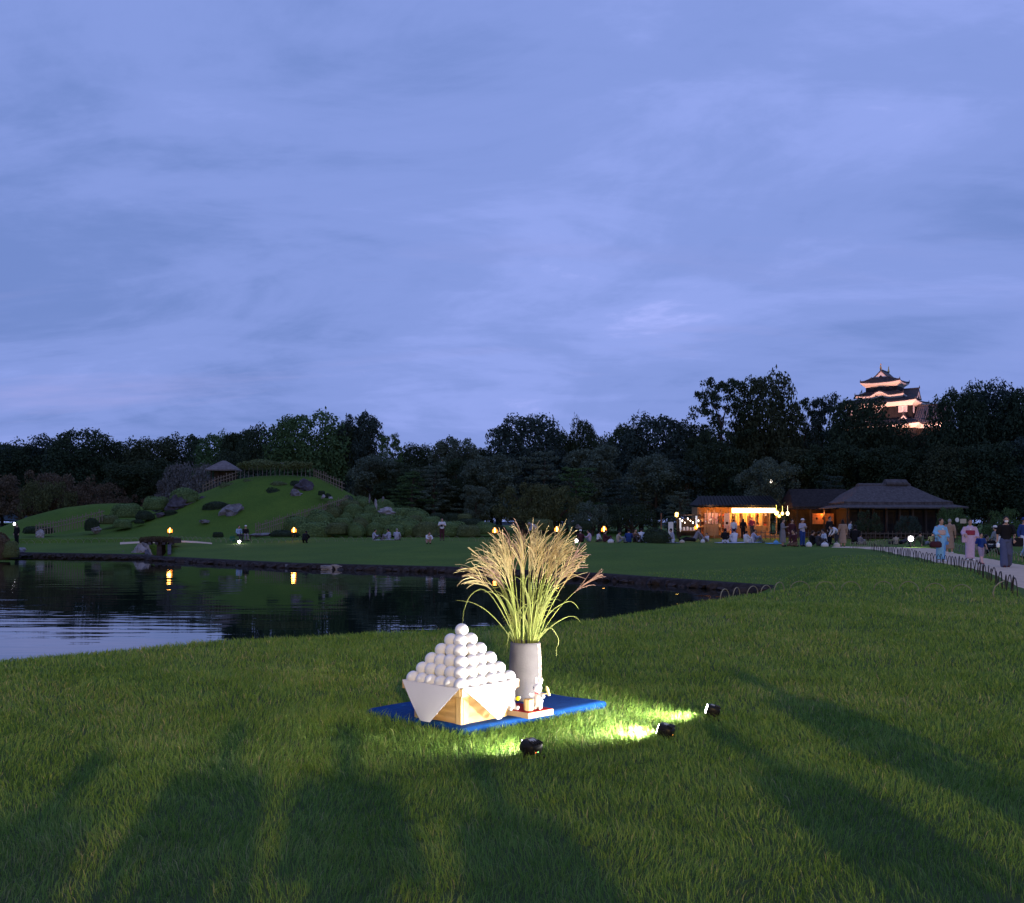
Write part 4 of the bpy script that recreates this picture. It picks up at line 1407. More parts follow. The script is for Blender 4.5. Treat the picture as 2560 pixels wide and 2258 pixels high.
# sliding doors and the shop window
for k, x in enumerate((-.75, -.05, .65, 1.35, 2.05)):
    q = MB(); q.box((x, .9, 1.3), (.38, .04, 1.9)); dd = q.build('door_panel', mat('paper_door', (.8, .6, .32), .8, trans=.4), shop)
    q = MB(); q.box((x, .87, 1.3), (.03, .02, 1.9)); q.build('bar', old_wood, dd)
q = MB(); q.box((-2.75, -1.13, 1.75), (1.25, .02, .95)); wn = q.build('window_pane', mat('shop_glass', (.85, .55, .45), .3, .4, 5, trans=.5), shop)
for x in (-3.36, -2.75, -2.14):
    q = MB(); q.box((x, -1.16, 1.75), (.05, .05, 1.05)); q.build('window_bar', old_wood, wn)
for k in range(9):
    q = MB(); q.ball((-3.25 + .125 * k, -1.2, 1.36 + random.uniform(0, .5)), (.07, .03, .05 + .05 * random.random()), 6, 5); q.build('ornament', random.choice(goods[:4]), wn)
q = MB(); q.box((-2.75, -1.16, .75), (1.3, .06, 1.0)); q.build('lower_panel', shop_wood, shop)
# white door curtain with a dark crest
q = MB(); q.box((-1.42, -1.3, 1.45), (.5, .02, 1.5)); nr = q.build('door_curtain', mat('curtain_cloth', (.8, .62, .48), .9, trans=.4), shop)
q = MB(); q.ball((-1.42, -1.32, 1.35), (.12, .01, .12), 10, 6); q.build('crest', mat('crest_dark', (.06, .02, .01), .9), nr)
for k in range(3):
    q = MB(); q.box((-1.58 + .16 * k, -1.315, .95), (.05, .008, .35)); q.build('stripe', mat('crest_red', (.5, .12, .05), .9), nr)
# globes under the awning
for k, (x, z) in enumerate(((2.95, 2.25), (3.1, 1.95))):
    q = MB(); q.lathe([(.02, -.14), (.11, -.08), (.13, 0), (.11, .08), (.02, .14)], 10, (x, -1.3, z)); q.build('paper_lantern', mat('lantern_glow', (.9, .6, .2), .8, emit=(1, .62, .12), estr=7), shop)
for k in range(5):
    lamp('shop_lamp', 'POINT', (30, 90, 150, 150, 110)[k], (1, .36, .07), (-2.6 + 1.25 * k, .1 + .3 * (k % 2), 2.35), shop, .12)
lamp('shop_lamp', 'POINT', 60, (1, .50, .30), (-2.75, -1.9, 2.4), shop, .1)
lamp('shop_lamp', 'POINT', 80, (1, .50, .14), (.8, -1.75, 2.35), shop, .15)

# paper lanterns hung between shop and wing
for i, (px, py) in enumerate(((1941, 1283), (1956, 1284), (1969, 1284))):
    q = MB(); r0 = (.15, .11, .12)[i]
    q.lathe([(.02, -r0 * 1.4), (r0, -r0 * .8), (r0 * 1.12, 0), (r0, r0 * .8), (.02, r0 * 1.4)], 12); q.tube([(0, 0, r0 * 1.4), (0, 0, r0 * 1.4 + .5)], .008, 4)
    o = q.build('paper_lantern', mat(('hung_glow_a', 'hung_glow_b', 'hung_glow_c')[i], (.9, .8, .5), .8, emit=((1, .72, .12), (1, .66, .15), (1, .8, .5))[i], estr=7), None, True, loc=(wx(px, 88), 88, wz(py, 88)))
    tag(o, ('largest yellow paper lantern, hung next to the tea shop awning', 'small yellow paper lantern, middle one of the three beside the tea shop', 'whitish paper lantern nearest the orange screen')[i], 'lantern', 'lanterns hung beside the tea shop')
    lamp('lantern_lamp', 'POINT', 10, (1, .6, .2), (0, -.25, -.1), o, .1)

# thatched hut on the hill
hut = thing('thatched_hut', 'small open hut with a greyish pyramid thatch roof on the hill', 'hut', (wx(560, 115), 115, wz(1192, 115)))
q = MB()
q.loft([rect(1.62, 1.6, .62, sag=.02), rect(1.66, 1.64, .74), rect(1.15, 1.1, 1.16), rect(.55, .5, 1.58), rect(.14, .12, 1.80)])
hr = q.build('roof', mat('hut_thatch', (0.17, 0.145, 0.145), .95, .25, 3, bump=.8, bscale=14), hut)
for x in (-1, 1):
    for y in (-1, 1):
        q = MB(); q.box((x * 1.1, y * 1.1, 0), (.14, .14, 1.5)); q.build('post', old_wood, hut)
q = MB(); q.box((0, .4, .05), (2.1, 1.2, 1.1)); q.build('back_wall', old_wood, hut)

# clipped hedge carried on thin stems on top of the hill
hd = thing('stilted_hedge', 'flat topped clipped hedge standing on thin bare stems along the hilltop', 'hedge', (wx(688, 111.6), 111.6, hz(wx(688, 111.6), 111.6) - .05))
rng_h = np.random.default_rng(77)
cs_, rs_ = [], []
for k in range(150):
    cs_.append((rng_h.uniform(-3.95, 3.95), rng_h.uniform(-.5, .5), rng_h.uniform(.95, 1.42))); rs_.append(.26)
put('crown', leaf_mesh('hedge_crown', rng_h, [leaf_cloud(rng_h, cs_, rs_, 40, .17)], LM['azalea_olive']), hd, LM['azalea_olive'])
for k in range(17):
    q = MB(); x = -3.8 + k * .475
    q.tube([(x, 0, -.6), (x + random.uniform(-.06, .06), 0, .5), (x + random.uniform(-.15, .15), 0, 1.1)], [.042, .035, .025], 5); q.build('stem', mat('pale_bark', (.16, .14, .12), .9, .3, 4), hd)
bush(655, 1150, 100, 22, 117, 'olive', 'lower second hedge row showing beside the hut roof', name='hedge', cat='hedge', dep=1.0)
o = bush(872, 1238, 34, 34, 110, 'blue', 'small leafy shrub at the lower end of the hilltop fence', name='shrub', cat='shrub')

# ------------------------------------------------------------------ torches and ground lights
flame_m = mat('flame', (.9, .5, .2), .8, emit=(1.0, 0.56, 0.18), estr=12)
flame_s = mat('flame_halo', (.9, .4, .1), .8, emit=(1.0, 0.24, 0.015), estr=1.6)
TORCH = [(425, 1328, 85, 'burning torch standing on the path at the bridge', 1), (735, 1327, 84, 'burning torch next to the dark crouching person', 1), (1237, 1328, 82, 'burning torch at the end of the azalea bank', 1),
         (1392, 1325, 80, 'burning torch partly behind the pampas plumes', .9), (1510, 1325, 78, 'burning torch right behind the maroon clad picnicker', 1.0), (1743, 1320, 79, 'burning torch behind the reclining person', 1.1)]
for px, py, D, lb, s in TORCH:
    x, _, z0 = on_ground(px, D)
    zf_ = wz(py, D)
    t_ = thing('torch', lb, 'torch', (x, D, z0), 0, 'torches on the lawn')
    hh = zf_ - z0
    for k in range(3):
        a = 2 * PI * k / 3
        q = MB(); q.tube([(.20 * math.cos(a), .20 * math.sin(a), -.03), (.05 * math.cos(a), .05 * math.sin(a), hh - .12)], .016, 5); q.build('leg', bamboo_d, t_)
    q = MB(); q.lathe([(.05, hh - .26), (.15, hh - .2), (.19, hh - .12), (.17, hh - .12), (.13, hh - .18)], 12); q.build('bowl', dark_metal, t_)
    q = MB(); q.lathe([(.03, hh - .17), (.07 * s, hh - .08), (.085 * s, hh), (.06 * s, hh + .10), (.035 * s, hh + .19), (.005, hh + .28)], 10); fo = q.build('flame', flame_m, t_, True)
    q = MB()
    for k in range(6):
        a = k * 1.05
        q.lathe([(.01, hh - .16), (.05, hh - .06), (.04, hh + .04), (.004, hh + .16 + .07 * (k % 3))], 6, (.17 * s * math.cos(a), .17 * s * math.sin(a), 0))
    q.build('flame_tongues', flame_s, t_, True)
    lamp('torch_lamp', 'POINT', 26, (1, .42, .08), (0, -.25, hh + .1), t_, .16)

white_glow = mat('white_lamp_glass', (.9, .9, .9), .5, emit=(1, .93, .98), estr=16)


def ground_light(px, D, lb, s=1.0, power=22, h=.16):
    x, _, z = on_ground(px, D)
    t_ = thing('ground_light', lb, 'ground light', (x, D, z), 0, 'white ground lights')
    q = MB(); q.box((0, .09, h), (.30 * s, .10, .26 * s)); q.build('housing', dark_metal, t_)
    q = MB(); q.tube([(0, .035, h), (0, .015, h)], .115 * s, 14); q.build('lamp_glass', white_glow, t_)
    q = MB(); q.box((0, .09, h / 2 - .04), (.1, .06, h)); q.build('bracket', dark_metal, t_)
    lamp('ground_lamp', 'POINT', power, (1, .93, .95), (0, -.15, h + .03), t_, .08)


ground_light(598, 82, 'white ground light in front of the pair on the bench', .9)
ground_light(1441, 72, 'white ground light showing through the pampas plumes', .9, 14)
ground_light(2278, 60, 'brightest white ground light, beside the bend of the gravel path', 1.25, 45, .5)
# lamp on a pole in front of the pine
t_ = thing('pole_lamp', 'white lamp on a tall thin pole before the pine over the tea shop', 'pole lamp', (wx(1928, 95), 95, hz(wx(1928, 95), 95)))
zz = wz(1207, 95) - t_.location.z
q = MB(); q.tube([(0, 0, 0), (0, 0, zz)], [.05, .03], 6); q.build('pole', dark_metal, t_)
q = MB(); q.lathe([(.03, zz - .02), (.13, zz + .05), (.12, zz + .2), (.03, zz + .34)], 10); q.build('lamp_globe', mat('globe_glow', (.9, .9, .9), .5, emit=(1, .86, .72), estr=6), t_)
for px, py, D, lb, col, gcol, pw in ((1692, 1287, 88, 'yellow lantern on a post at the tea shop end, by the white board', (1, .62, .12), 'yellow_post_glow', 14), (36, 1310, 90, 'small white lamp on a post beside the dark standing person', (.95, .92, 1), 'white_post_glow', 6)):
    x, _, z = on_ground(px, D)
    t_ = thing('post_lantern', lb, 'lantern', (x, D, z))
    hh = wz(py, D) - z
    q = MB(); q.tube([(0, 0, -.05), (0, 0, hh - .1)], .035, 6); q.build('post', old_wood, t_)
    rr_ = .15 if px > 1000 else .09
    q = MB(); q.lathe([(.03, hh - rr_ * 1.3), (rr_, hh - rr_), (rr_ * .95, hh + rr_), (.03, hh + rr_ * 1.4)], 10); q.build('lamp_shade', mat(gcol, (.9, .8, .6), .8, emit=col, estr=7), t_)
    lamp('lantern_lamp', 'POINT', pw, col, (0, -.25, hh), t_, .1)
# things round the tea shop end
sign_w = mat('sign_white', (.72, .70, .68), .8, .06, 3)
sb = thing('notice_board', 'white upright notice board between the yellow lantern and the shop end', 'notice board', on_ground(1677, 87))
q = MB(); q.box((0, 0, .85), (.42, .05, 1.2)); q.build('board', sign_w, sb)
for s_ in (-1, 1):
    q = MB(); q.box((s_ * .17, .05, .4), (.05, .05, .85)); q.build('leg', old_wood, sb)
pl = thing('garden_post', 'tall reddish bare post at the lawn edge before the tea shop', 'post', on_ground(1653, 86))
q = MB(); q.tube([(0, 0, -.1), (0, 0, wz(1283, 86) - pl.location.z)], .05, 8); q.build('shaft', mat('red_wood', (.22, .10, .06), .8, .2, 4), pl)
# small lights and white goods on the stand beside the shop
st_ = thing('vendor_stand', 'vendor stand hung with small lamps and white goods beside the tea shop', 'vendor stand', on_ground(1722, 88))
q = MB(); q.box((0, .6, 1.0), (1.9, .06, 1.5)); q.build('back_board', old_wood, st_)
q = MB(); q.box((0, 0, .7), (1.9, .8, .06)); q.build('table_top', shop_wood, st_)
for sx in (-1, 1):
    for sy in (-1, 1):
        q = MB(); q.box((sx * .88, sy * .33, .32), (.06, .06, .72)); q.build('leg', old_wood, st_)
q = MB(); q.box((0, .1, 2.05), (2.1, 1.3, .07)); q.build('canopy', old_wood, st_)
for sx in (-1, 1):
    q = MB(); q.box((sx * .95, -.4, 1.0), (.06, .06, 2.0)); q.build('post', old_wood, st_)
gl2 = mat('small_lamp_glow', (.9, .8, .8), .8, emit=(1, .78, .62), estr=6)
for k in range(8):
    q = MB(); q.ball((-.8 + .23 * k, -.2 + .1 * (k % 3), 1.72 - .16 * (k % 3)), (.05, .05, .06 + .04 * (k % 2)), 7, 5); q.build('bulb', gl2, st_)
for k in range(6):
    q = MB(); q.box((-.7 + .28 * k, -.1, .86), (.16, .2, .25 + .06 * (k % 3))); q.build('package', goods[3], st_)
lamp('stand_lamp', 'POINT', 30, (1, .66, .45), (0, -.7, 1.8), st_, .1)
for k, (px, py0, py1) in enumerate(((1701, 1297, 1321), (1741, 1290, 1312))):
    x, y, z = wx(px, 86.5), 86.5, wz(py1, 86.5)
    q = MB(); hh = (py1 - py0) / F * 86.5
    q.box((0, 0, hh / 2), (.14, .04, hh)); q.tube([(0, .03, -.3 if k == 0 else -.5), (0, .03, hh)], .02, 5)
    o = q.build('banner', mat('white_banner', (.8, .8, .78), .8, emit=(1, .9, .85), estr=.5), None, loc=(x, y, z))  # lamplight on the banner is put into its material as a faint glow
    tag(o, ('narrow white glowing banner on a stake below the yellow lantern', 'narrow white glowing banner on a stake close to the shop window')[k], 'banner')
# signs near the path
for px, py, w_, h_, rnd, lb in ((2393, 1300, .26, .32, True, 'small white rounded sign on a thin stake by the low fence'), (2408, 1303, .42, .32, False, 'small cream rectangular sign on a thin stake by the low fence')):
    x, _, z = on_ground(px, 72)
    o = thing('garden_sign', lb, 'sign', (x, 72, z))
    hh = wz(py, 72) - z
    q = MB()
    if rnd:
        q.loft([[(w_ / 2 * math.cos(a), yy, hh + h_ / 2 * math.sin(a)) for a in [2 * PI * k / 14 for k in range(14)]] for yy in (.02, -.02)])
    else:
        q.box((0, 0, hh), (w_, .04, h_))
    q.build('board', sign_w if rnd else mat('sign_cream', (.55, .47, .36), .8), o)
    q = MB(); q.tube([(0, .03, -.1), (0, .03, hh + h_ * .4)], .02, 5); q.build('stake', old_wood, o)

# ------------------------------------------------------------------ castle keep
CD = 260.0
castle = thing('castle', 'black walled castle keep with pink lit white eaves above the trees', 'castle', (wx(2212, CD), CD, 0), R(-37))
black_wall = mat('black_boards', (0.022, 0.020, 0.022), .7, .25, 1.5, bump=.3, stretch=(2, 2, .2))
cast_tile = mat('castle_tiles', (0.075, 0.072, 0.078), .6, .15, 2)
white_eave = mat('white_eaves', (0.82, 0.76, 0.72), .8, .04, 1)
stone_b = mat('stone_base', (0.16, 0.15, 0.14), .9, .3, .8, bump=.8)
gold = mat('gilt', (0.75, 0.48, 0.16), .35, metal=.8)


def hiproof(parent, a, b, ze, aw, bw, zw, up=.35, cap=False, bump=None, drop=1.05, asoff=None):
    """castle roof tier: half widths a,b at the eave (height ze), aw,bw at the wall above (height zw); white plastered soffit under it"""
    asw = (asoff or (aw, bw))
    n = 16

    def ring(hx, hy, z, lift):
        pts = []
        cs = [(-hx, -hy), (hx, -hy), (hx, hy), (-hx, hy)]
        for i in range(4):
            (x0, y0), (x1, y1) = cs[i], cs[(i + 1) % 4]
            for k in range(n):
                u = k / n
                c = abs(2 * u - 1) ** 3
                zz_ = z + lift * c
                if bump and i == 0:
                    xx = x0 + (x1 - x0) * u
                    if abs(xx - bump[0]) < bump[1]:
                        zz_ += bump[2] * (.5 + .5 * math.cos(PI * (xx - bump[0]) / bump[1])) * bump[3](hy)
                pts.append((x0 + (x1 - x0) * u, y0 + (y1 - y0) * u, zz_))
        return pts
    rings = [ring(a - .02, b - .02, ze - .02, up), ring(a, b, ze + .16, up)]
    for u in (.25, .5, .75, 1.0):
        s_ = u ** 1.25
        rings.append(ring(a + (aw - a) * u, b + (bw - b) * u, ze + .16 + (zw - ze - .16) * s_, up * (1 - u)))
    q = MB(); q.loft(rings, cap0=False, cap1=cap)
    ro_ = q.build('roof', cast_tile, parent)
    # white eaves: deep plastered soffit sloping in to the wall
    q = MB(); q.loft([ring(a - .03, b - .03, ze - .03, up), ring(a - .12, b - .12, ze - .30, up), ring((a * .35 + asw[0] * .65), (b * .35 + asw[1] * .65), ze - .62, up * .4), ring(asw[0] - .05, asw[1] - .05, ze - drop * .8, 0)], cap0=False, cap1=False)
    q.build('eaves', white_eave, parent)
    # rows of round tiles
    q = MB()
    for side in (-1, 1):
        k = -a + .25
        while k < a:
            t_ = k / a
            q.tube([(k, side * (b - .02), ze + .2 + up * abs(t_) ** 3), (k * aw / a, side * (bw + .02), zw + .03)], .06, 4)
            k += .5
        k = -b + .25
        while k < b:
            t_ = k / b
            q.tube([(side * (a - .02), k, ze + .2 + up * abs(t_) ** 3), (side * (aw + .02), k * bw / b, zw + .03)], .06, 4)
            k += .5
    o_ = q.build('tile_rows', cast_tile, ro_); o_['kind'] = 'stuff'
    # corner ridge ends
    for sx in (-1, 1):
        for sy in (-1, 1):
            q = MB(); q.tube([(sx * aw, sy * bw, zw + .1), (sx * (a * .5 + aw * .5), sy * (b * .5 + bw * .5), ze * .55 + zw * .45 + .05), (sx * a, sy * b, ze + up + .28)], [.16, .16, .13], 6)
            q.tube([(sx * a * .985, sy * b * .985, ze + up + .2), (sx * a * .985, sy * b * .985, ze + up + .85)], [.16, .03], 5)
            q.build('corner_ridge', cast_tile, ro_)
    return ro_


def gable(parent, x, y, z, hw, hh, depth, rz, white=True):
    """triangular dormer gable facing -y before turning"""
    M = Matrix.Translation((x, y, z)) @ Matrix.Rotation(rz, 4, 'Z')

    def T(l):
        return [M @ Vector(p) for p in l]
    q = MB()
    q.loft([T([(-hw, 0, 0), (-hw * .5, 0, hh * .42), (0, 0, hh), (hw * .5, 0, hh * .42), (hw, 0, 0), (hw, 0, -.18), (hw * .48, 0, hh * .28), (0, 0, hh - .3), (-hw * .48, 0, hh * .28), (-hw, 0, -.18)]),
            T([(-hw, depth, 0), (-hw * .5, depth, hh * .42), (0, depth, hh), (hw * .5, depth, hh * .42), (hw, depth, 0), (hw, depth, -.18), (hw * .48, depth, hh * .28), (0, depth, hh - .3), (-hw * .48, depth, hh * .28), (-hw, depth, -.18)])])
    ro_ = q.build('gable_roof', cast_tile, parent)
    q = MB()
    q.loft([T([(-hw * .86, .12, .02), (-hw * .45, .12, hh * .3), (0, .12, hh - .34), (hw * .45, .12, hh * .3), (hw * .86, .12, .02)]), T([(-hw * .86, .3, .02), (-hw * .45, .3, hh * .3), (0, .3, hh - .34), (hw * .45, .3, hh * .3), (hw * .86, .3, .02)])])
    q.build('gable_face', white_eave, ro_)
    q = MB()
    q.loft([T([(-hw * .36, .06, .04), (0, .06, hh * .40), (hw * .36, .06, .04)]), T([(-hw * .36, .11, .04), (0, .11, hh * .40), (hw * .36, .11, .04)])])
    q.build('gable_lattice', black_wall, ro_)
    q = MB()
    q.tube([M @ Vector((0, -.1, hh + .08)), M @ Vector((0, depth, hh + .08))], .17, 6)
    q.tube([M @ Vector((0, -.05, hh)), M @ Vector((0, -.1, hh + .75))], [.2, .03], 5)
    q.build('ridge', cast_tile, ro_)
    return ro_


def cwall(a, b, z0, z1):
    q = MB(); q.box((0, 0, (z0 + z1) / 2), (2 * a, 2 * b, z1 - z0)); return q.build('wall', black_wall, castle)


# stone base and lower storeys (behind the trees)
q = MB(); q.loft([[(-13, -11, 0), (15, -11, 0), (15, 11, 0), (-13, 11, 0)], [(-10.2, -8, 15), (11.2, -8, 15), (11.2, 8, 15), (-10.2, 8, 15)]]); q.build('stone_base', stone_b, castle)
cwall(9.4, 7.0, 15, 24.8)
hiproof(castle, 10.6, 8.2, 25.0, 8.2, 5.4, 26.6, drop=1.0, asoff=(9.4, 7.0))
cwall(8.0, 5.0, 26.0, 31.0)
hiproof(castle, 9.3, 6.0, 30.9, 5.6, 3.6, 32.3, drop=1.25, asoff=(8.0, 5.0))
cwall(5.2, 4.0, 31.2, 32.9)
hiproof(castle, 6.05, 4.9, 32.75, 3.9, 3.0, 34.0, drop=1.0, bump=(0.1, 2.7, 1.15, lambda hy: 1.0 if hy > 4.2 else (.55 if hy > 3.7 else .1)), asoff=(5.2, 4.0))
cwall(3.85, 3.0, 33.6, 36.1)
hiproof(castle, 4.95, 4.1, 36.15, 2.1, 3.3, 37.6, drop=1.15, cap=True, asoff=(3.85, 3.0))
gable(castle, 0, -3.35, 37.25, 2.55, 2.2, 6.7, 0)
# fish shaped ridge ornaments
for y in (-3.3, 3.2):
    q = MB()
    q.tube([(0, y, 39.45), (0, y + .12 * (1 if y < 0 else -1), 39.8), (0, y - .1, 40.2), (0, y + .15 * (1 if y < 0 else -1), 40.65), (0, y - .05, 41.0)], [.22, .28, .2, .1, .16], 6)
    q.build('ridge_ornament', gold, castle)
# dormers
gable(castle, 8.4, 0, 31.9, 2.3, 2.6, 4.4, R(90))
gable(castle, 6.4, -6.4, 26.4, 1.15, 1.4, 1.6, 0)
gable(castle, -4.8, -6.2, 26.3, 2.8, 2.6, 1.8, 0)
# windows with white shutters
for wx_, wz_, w_, h_ in ((5.9, 29.1, 2.1, 1.55), (-5.9, 29.1, 2.1, 1.55), (0, 29.1, 2.1, 1.55)):
    q = MB(); q.box((wx_, -5.04, wz_), (w_, .1, h_)); wnd = q.build('window', white_eave, castle)
    for s_ in (-1, 1):
        for j in range(5):
            q = MB(); q.box((wx_ + s_ * w_ * .25 + (j - 2) * .17, -5.11, wz_), (.05, .03, h_ * .8)); q.build('lattice_bar', mat('lattice_pink', (.5, .42, .40), .8), wnd)
q = MB(); q.box((8.04, -3.4, 29.0), (.1, .9, 1.7)); q.build('window', white_eave, castle)
q = MB(); q.box((8.04, 2.0, 29.0), (.1, .9, 1.7)); q.build('window', white_eave, castle)
for wx_ in (-2.2, -.7, .8, 2.3):
    q = MB(); q.box((wx_, -3.03, 34.9), (.8, .06, .9)); q.build('window', mat('dark_window', (.03, .03, .035), .4), castle)
# side wing with its big tiled roof
q = MB(); q.box((12.0, -1.0, 19.8), (8.0, 7.0, 9.6)); q.build('wing_wall', black_wall, castle)
q = MB(); q.box((12.0, -4.75, 24.6), (7.9, .5, .9)); q.build('wing_eaves', white_eave, castle)
q = MB(); q.loft([[(8.3, -5.4, 25.2), (16.2, -5.4, 25.2), (16.2, 3.4, 25.2), (8.3, 3.4, 25.2)], [(8.3, -5.4, 25.4), (16.2, -5.4, 25.4), (16.2, 3.4, 25.4), (8.3, 3.4, 25.4)], [(8.3, -1.2, 29.9), (16.2, -1.2, 29.9), (16.2, -.8, 29.9), (8.3, -.8, 29.9)]])
wr = q.build('wing_roof', mat('wing_tiles', (0.12, 0.11, 0.12), .6, .1, 2), castle)
for k in range(16):
    x = 8.5 + k * .5
    q = MB(); q.tube([(x, -5.42, 25.45), (x, -1.2, 29.98)], .10, 4); q.build('tile_rib', mat('wing_tiles', (.1, .1, .1)), wr)
q = MB(); q.tube([(8.3, -1, 30.05), (16.2, -1, 30.05)], .28, 6); q.build('wing_ridge', cast_tile, wr)
# orange gilt gutter end on the front, and floodlights at the foot
for i, (x, y, z, tx, ty, tz, pw) in enumerate(((-4, -17, 20, 0, -4, 34, 11000), (6, -17, 20, 5, -5, 32, 10000), (19, -13, 21.5, 7, -2, 33, 12000), (14, -14, 18, 12, -4, 27, 2500))):
    f_ = thing('castle_floodlight', ('floodlight below the front of the castle keep', 'floodlight below the front corner of the castle keep', 'floodlight beside the side of the castle keep', 'small floodlight under the side roof of the castle')[i], 'floodlight', castle.matrix_basis @ Vector((x, y, 0)) if False else (0, 0, 0))
    ca, sa = math.cos(R(-37)), math.sin(R(-37))
    wp = Vector((castle.location.x + x * ca - y * sa, castle.location.y + x * sa + y * ca, 0))
    tp = Vector((castle.location.x + tx * ca - ty * sa, castle.location.y + tx * sa + ty * ca, tz))
    f_.location = wp
    q = MB(); q.tube([(0, 0, 0), (0, 0, z - .3)], .12, 6); q.build('mast', dark_metal, f_)
    q = MB(); q.box((0, 0, z - .35), (.5, .5, .3)); q.build('housing', dark_metal, f_)
    lamp('castle_lamp', 'SPOT', pw, (1, .46, .32), (0, 0, z), f_, .3, tuple(tp - wp), 75, .5)

# ------------------------------------------------------------------ the moon viewing display
felt = mat('blue_felt', (0.004, 0.046, 0.19), .95, .18, 30, bump=.3, bscale=300)
MH = 0.040
q = MB()
n = 22
c0, c1, c2, c3 = [Vector((x, y, 0)) for x, y in (MAT_POLY[1], MAT_POLY[2], MAT_POLY[3], MAT_POLY[0])]   # near, right, far, left


def mat_pt(u, v):
    p = c0 * (1 - u) * (1 - v) + c1 * u * (1 - v) + c2 * u * v + c3 * (1 - u) * v
    z = MH + .006 * math.sin(u * 9 + v * 4) * math.sin(v * 7) + .005 * math.sin(u * 21 + v * 5) * math.sin(v * 3)
    if v > .9:
        z += .022 * math.sin((v - .9) / .1 * PI)
    return (p.x, p.y, z + .01)


vs, fs = [], []
for j in range(n + 1):
    for i in range(n + 1):
        vs.append(mat_pt(i / n, j / n))
for j in range(n):
    for i in range(n):
        a = j * (n + 1) + i
        fs.append((a, a + 1, a + n + 2, a + n + 1))
rim = [(i, 0) for i in range(n)] + [(n, j) for j in range(n)] + [(n - i, n) for i in range(n)] + [(0, n - j) for j in range(n)]
base = len(vs)
cen = (c0 + c1 + c2 + c3) / 4
for lvl, (out, zz) in enumerate(((.014, -.012), (.016, -.035), (.0, -.06))):
    for i, j in rim:
        x, y, z = vs[j * (n + 1) + i]
        d = (Vector((x, y, 0)) - cen).normalized()
        vs.append((x + d.x * out, y + d.y * out, max(z + zz, -.02)))
m_ = len(rim)
for k in range(m_):
    k2 = (k + 1) % m_
    t0 = rim[k][1] * (n + 1) + rim[k][0]
    t1 = rim[k2][1] * (n + 1) + rim[k2][0]
    fs.append((t0, base + k, base + k2, t1))
    for lv in range(2):
        fs.append((base + lv * m_ + k, base + (lv + 1) * m_ + k, base + (lv + 1) * m_ + k2, base + lv * m_ + k2))
q.add(vs, fs)
o = q.build('felt_mat', felt, None, True)
tag(o, 'thick blue felt mat laid on the lawn under the display', 'mat')

TH = R(-41.9)
SC = Vector((-0.391, 7.852, 0))
pine = mat('pine_wood', (0.50, 0.29, 0.11), .55, .3, 3.0, col2=(0.62, 0.40, 0.18), bump=.15, stretch=(.6, .6, 6), wave=('Z', 5, 6, .25))
pine_l = mat('pine_wood_light', (0.60, 0.40, 0.18), .55, .2, 3.0, bump=.12, stretch=(5, 5, .5))
stand = thing('offering_stand', 'square pine offering stand with flared rim carrying the white balls', 'offering stand', (SC.x, SC.y, 0), TH)
Wt, Wb = 0.64, 0.50
Z0, Z1, Z2 = 0.048, 0.272, 0.330
for k in range(4):
    M = Matrix.Rotation(k * PI / 2, 4, 'Z')
    q = MB(); q.box((0, -Wb / 2 + .009, (Z0 + Z1) / 2), (Wb - .11, .018, Z1 - Z0 - .002), M=M); edge_bevel(q.build('side_panel', pine, stand), .002)
    # corner boards with chamfered foot
    M2 = M @ Matrix.Translation((Wb / 2, -Wb / 2, 0))
    q = MB(); q.box((-.055 / 2 - .0, .0085, (Z0 + Z1) / 2), (.055, .023, Z1 - Z0), M=M2); q.box((-.0088, .055 / 2 + .0205, (Z0 + Z1) / 2), (.0235, .055 - .0, Z1 - Z0 - .001), M=M2); edge_bevel(q.build('corner_board', pine_l, stand), .002)
    q = MB(); q.box((-.005, -Wt / 2 + .008, (Z1 + Z2) / 2), (Wt - .032 + .01, .016, Z2 - Z1), M=M); edge_bevel(q.build('rim_board', pine_l, stand), .002)
q = MB(); q.box((0, 0, Z1 - .004), (Wt - .04, Wt - .04, .018)); q.build('tray_board', pine, stand)

paper = mat('white_paper', (0.78, 0.76, 0.78), .75, .03, 4, trans=.12)
q = MB()


def flap(M, shift, tipw, drop, tilt):
    """hanging corner of the paper over one side of the tray"""
    hw = Wt / 2
    rows = 7
    F_, B_ = [], []
    for j in range(rows + 1):
        u = j / rows
        half = (hw - .012) * (1 - u) + tipw * u
        z = Z2 + .004 - drop * u
        y = -hw - .005 - tilt * u - .008 * math.sin(u * PI)
        for i in range(5):
            w_ = -1 + i / 2
            F_.append(M @ Vector((half * w_ + shift * u, y - .006 * (1 - w_ * w_) * u, z)))
    B_ = [p + (M.to_3x3() @ Vector((0, .003, 0))) for p in F_]
    nn = len(F_)
    fs_ = []
    for j in range(rows):
        for i in range(4):
            a = j * 5 + i
            fs_.append((a, a + 5, a + 6, a + 1))
            fs_.append((nn + a, nn + a + 1, nn + a + 6, nn + a + 5))
    ring_ = [i for i in range(5)] + [j * 5 + 4 for j in range(1, rows + 1)] + [rows * 5 + 3 - i for i in range(4)] + [(rows - 1 - j) * 5 for j in range(rows - 1)]
    for k in range(len(ring_)):
        a, b_ = ring_[k], ring_[(k + 1) % len(ring_)]
        fs_.append((a, b_, nn + b_, nn + a))
    q.add(F_ + B_, fs_)


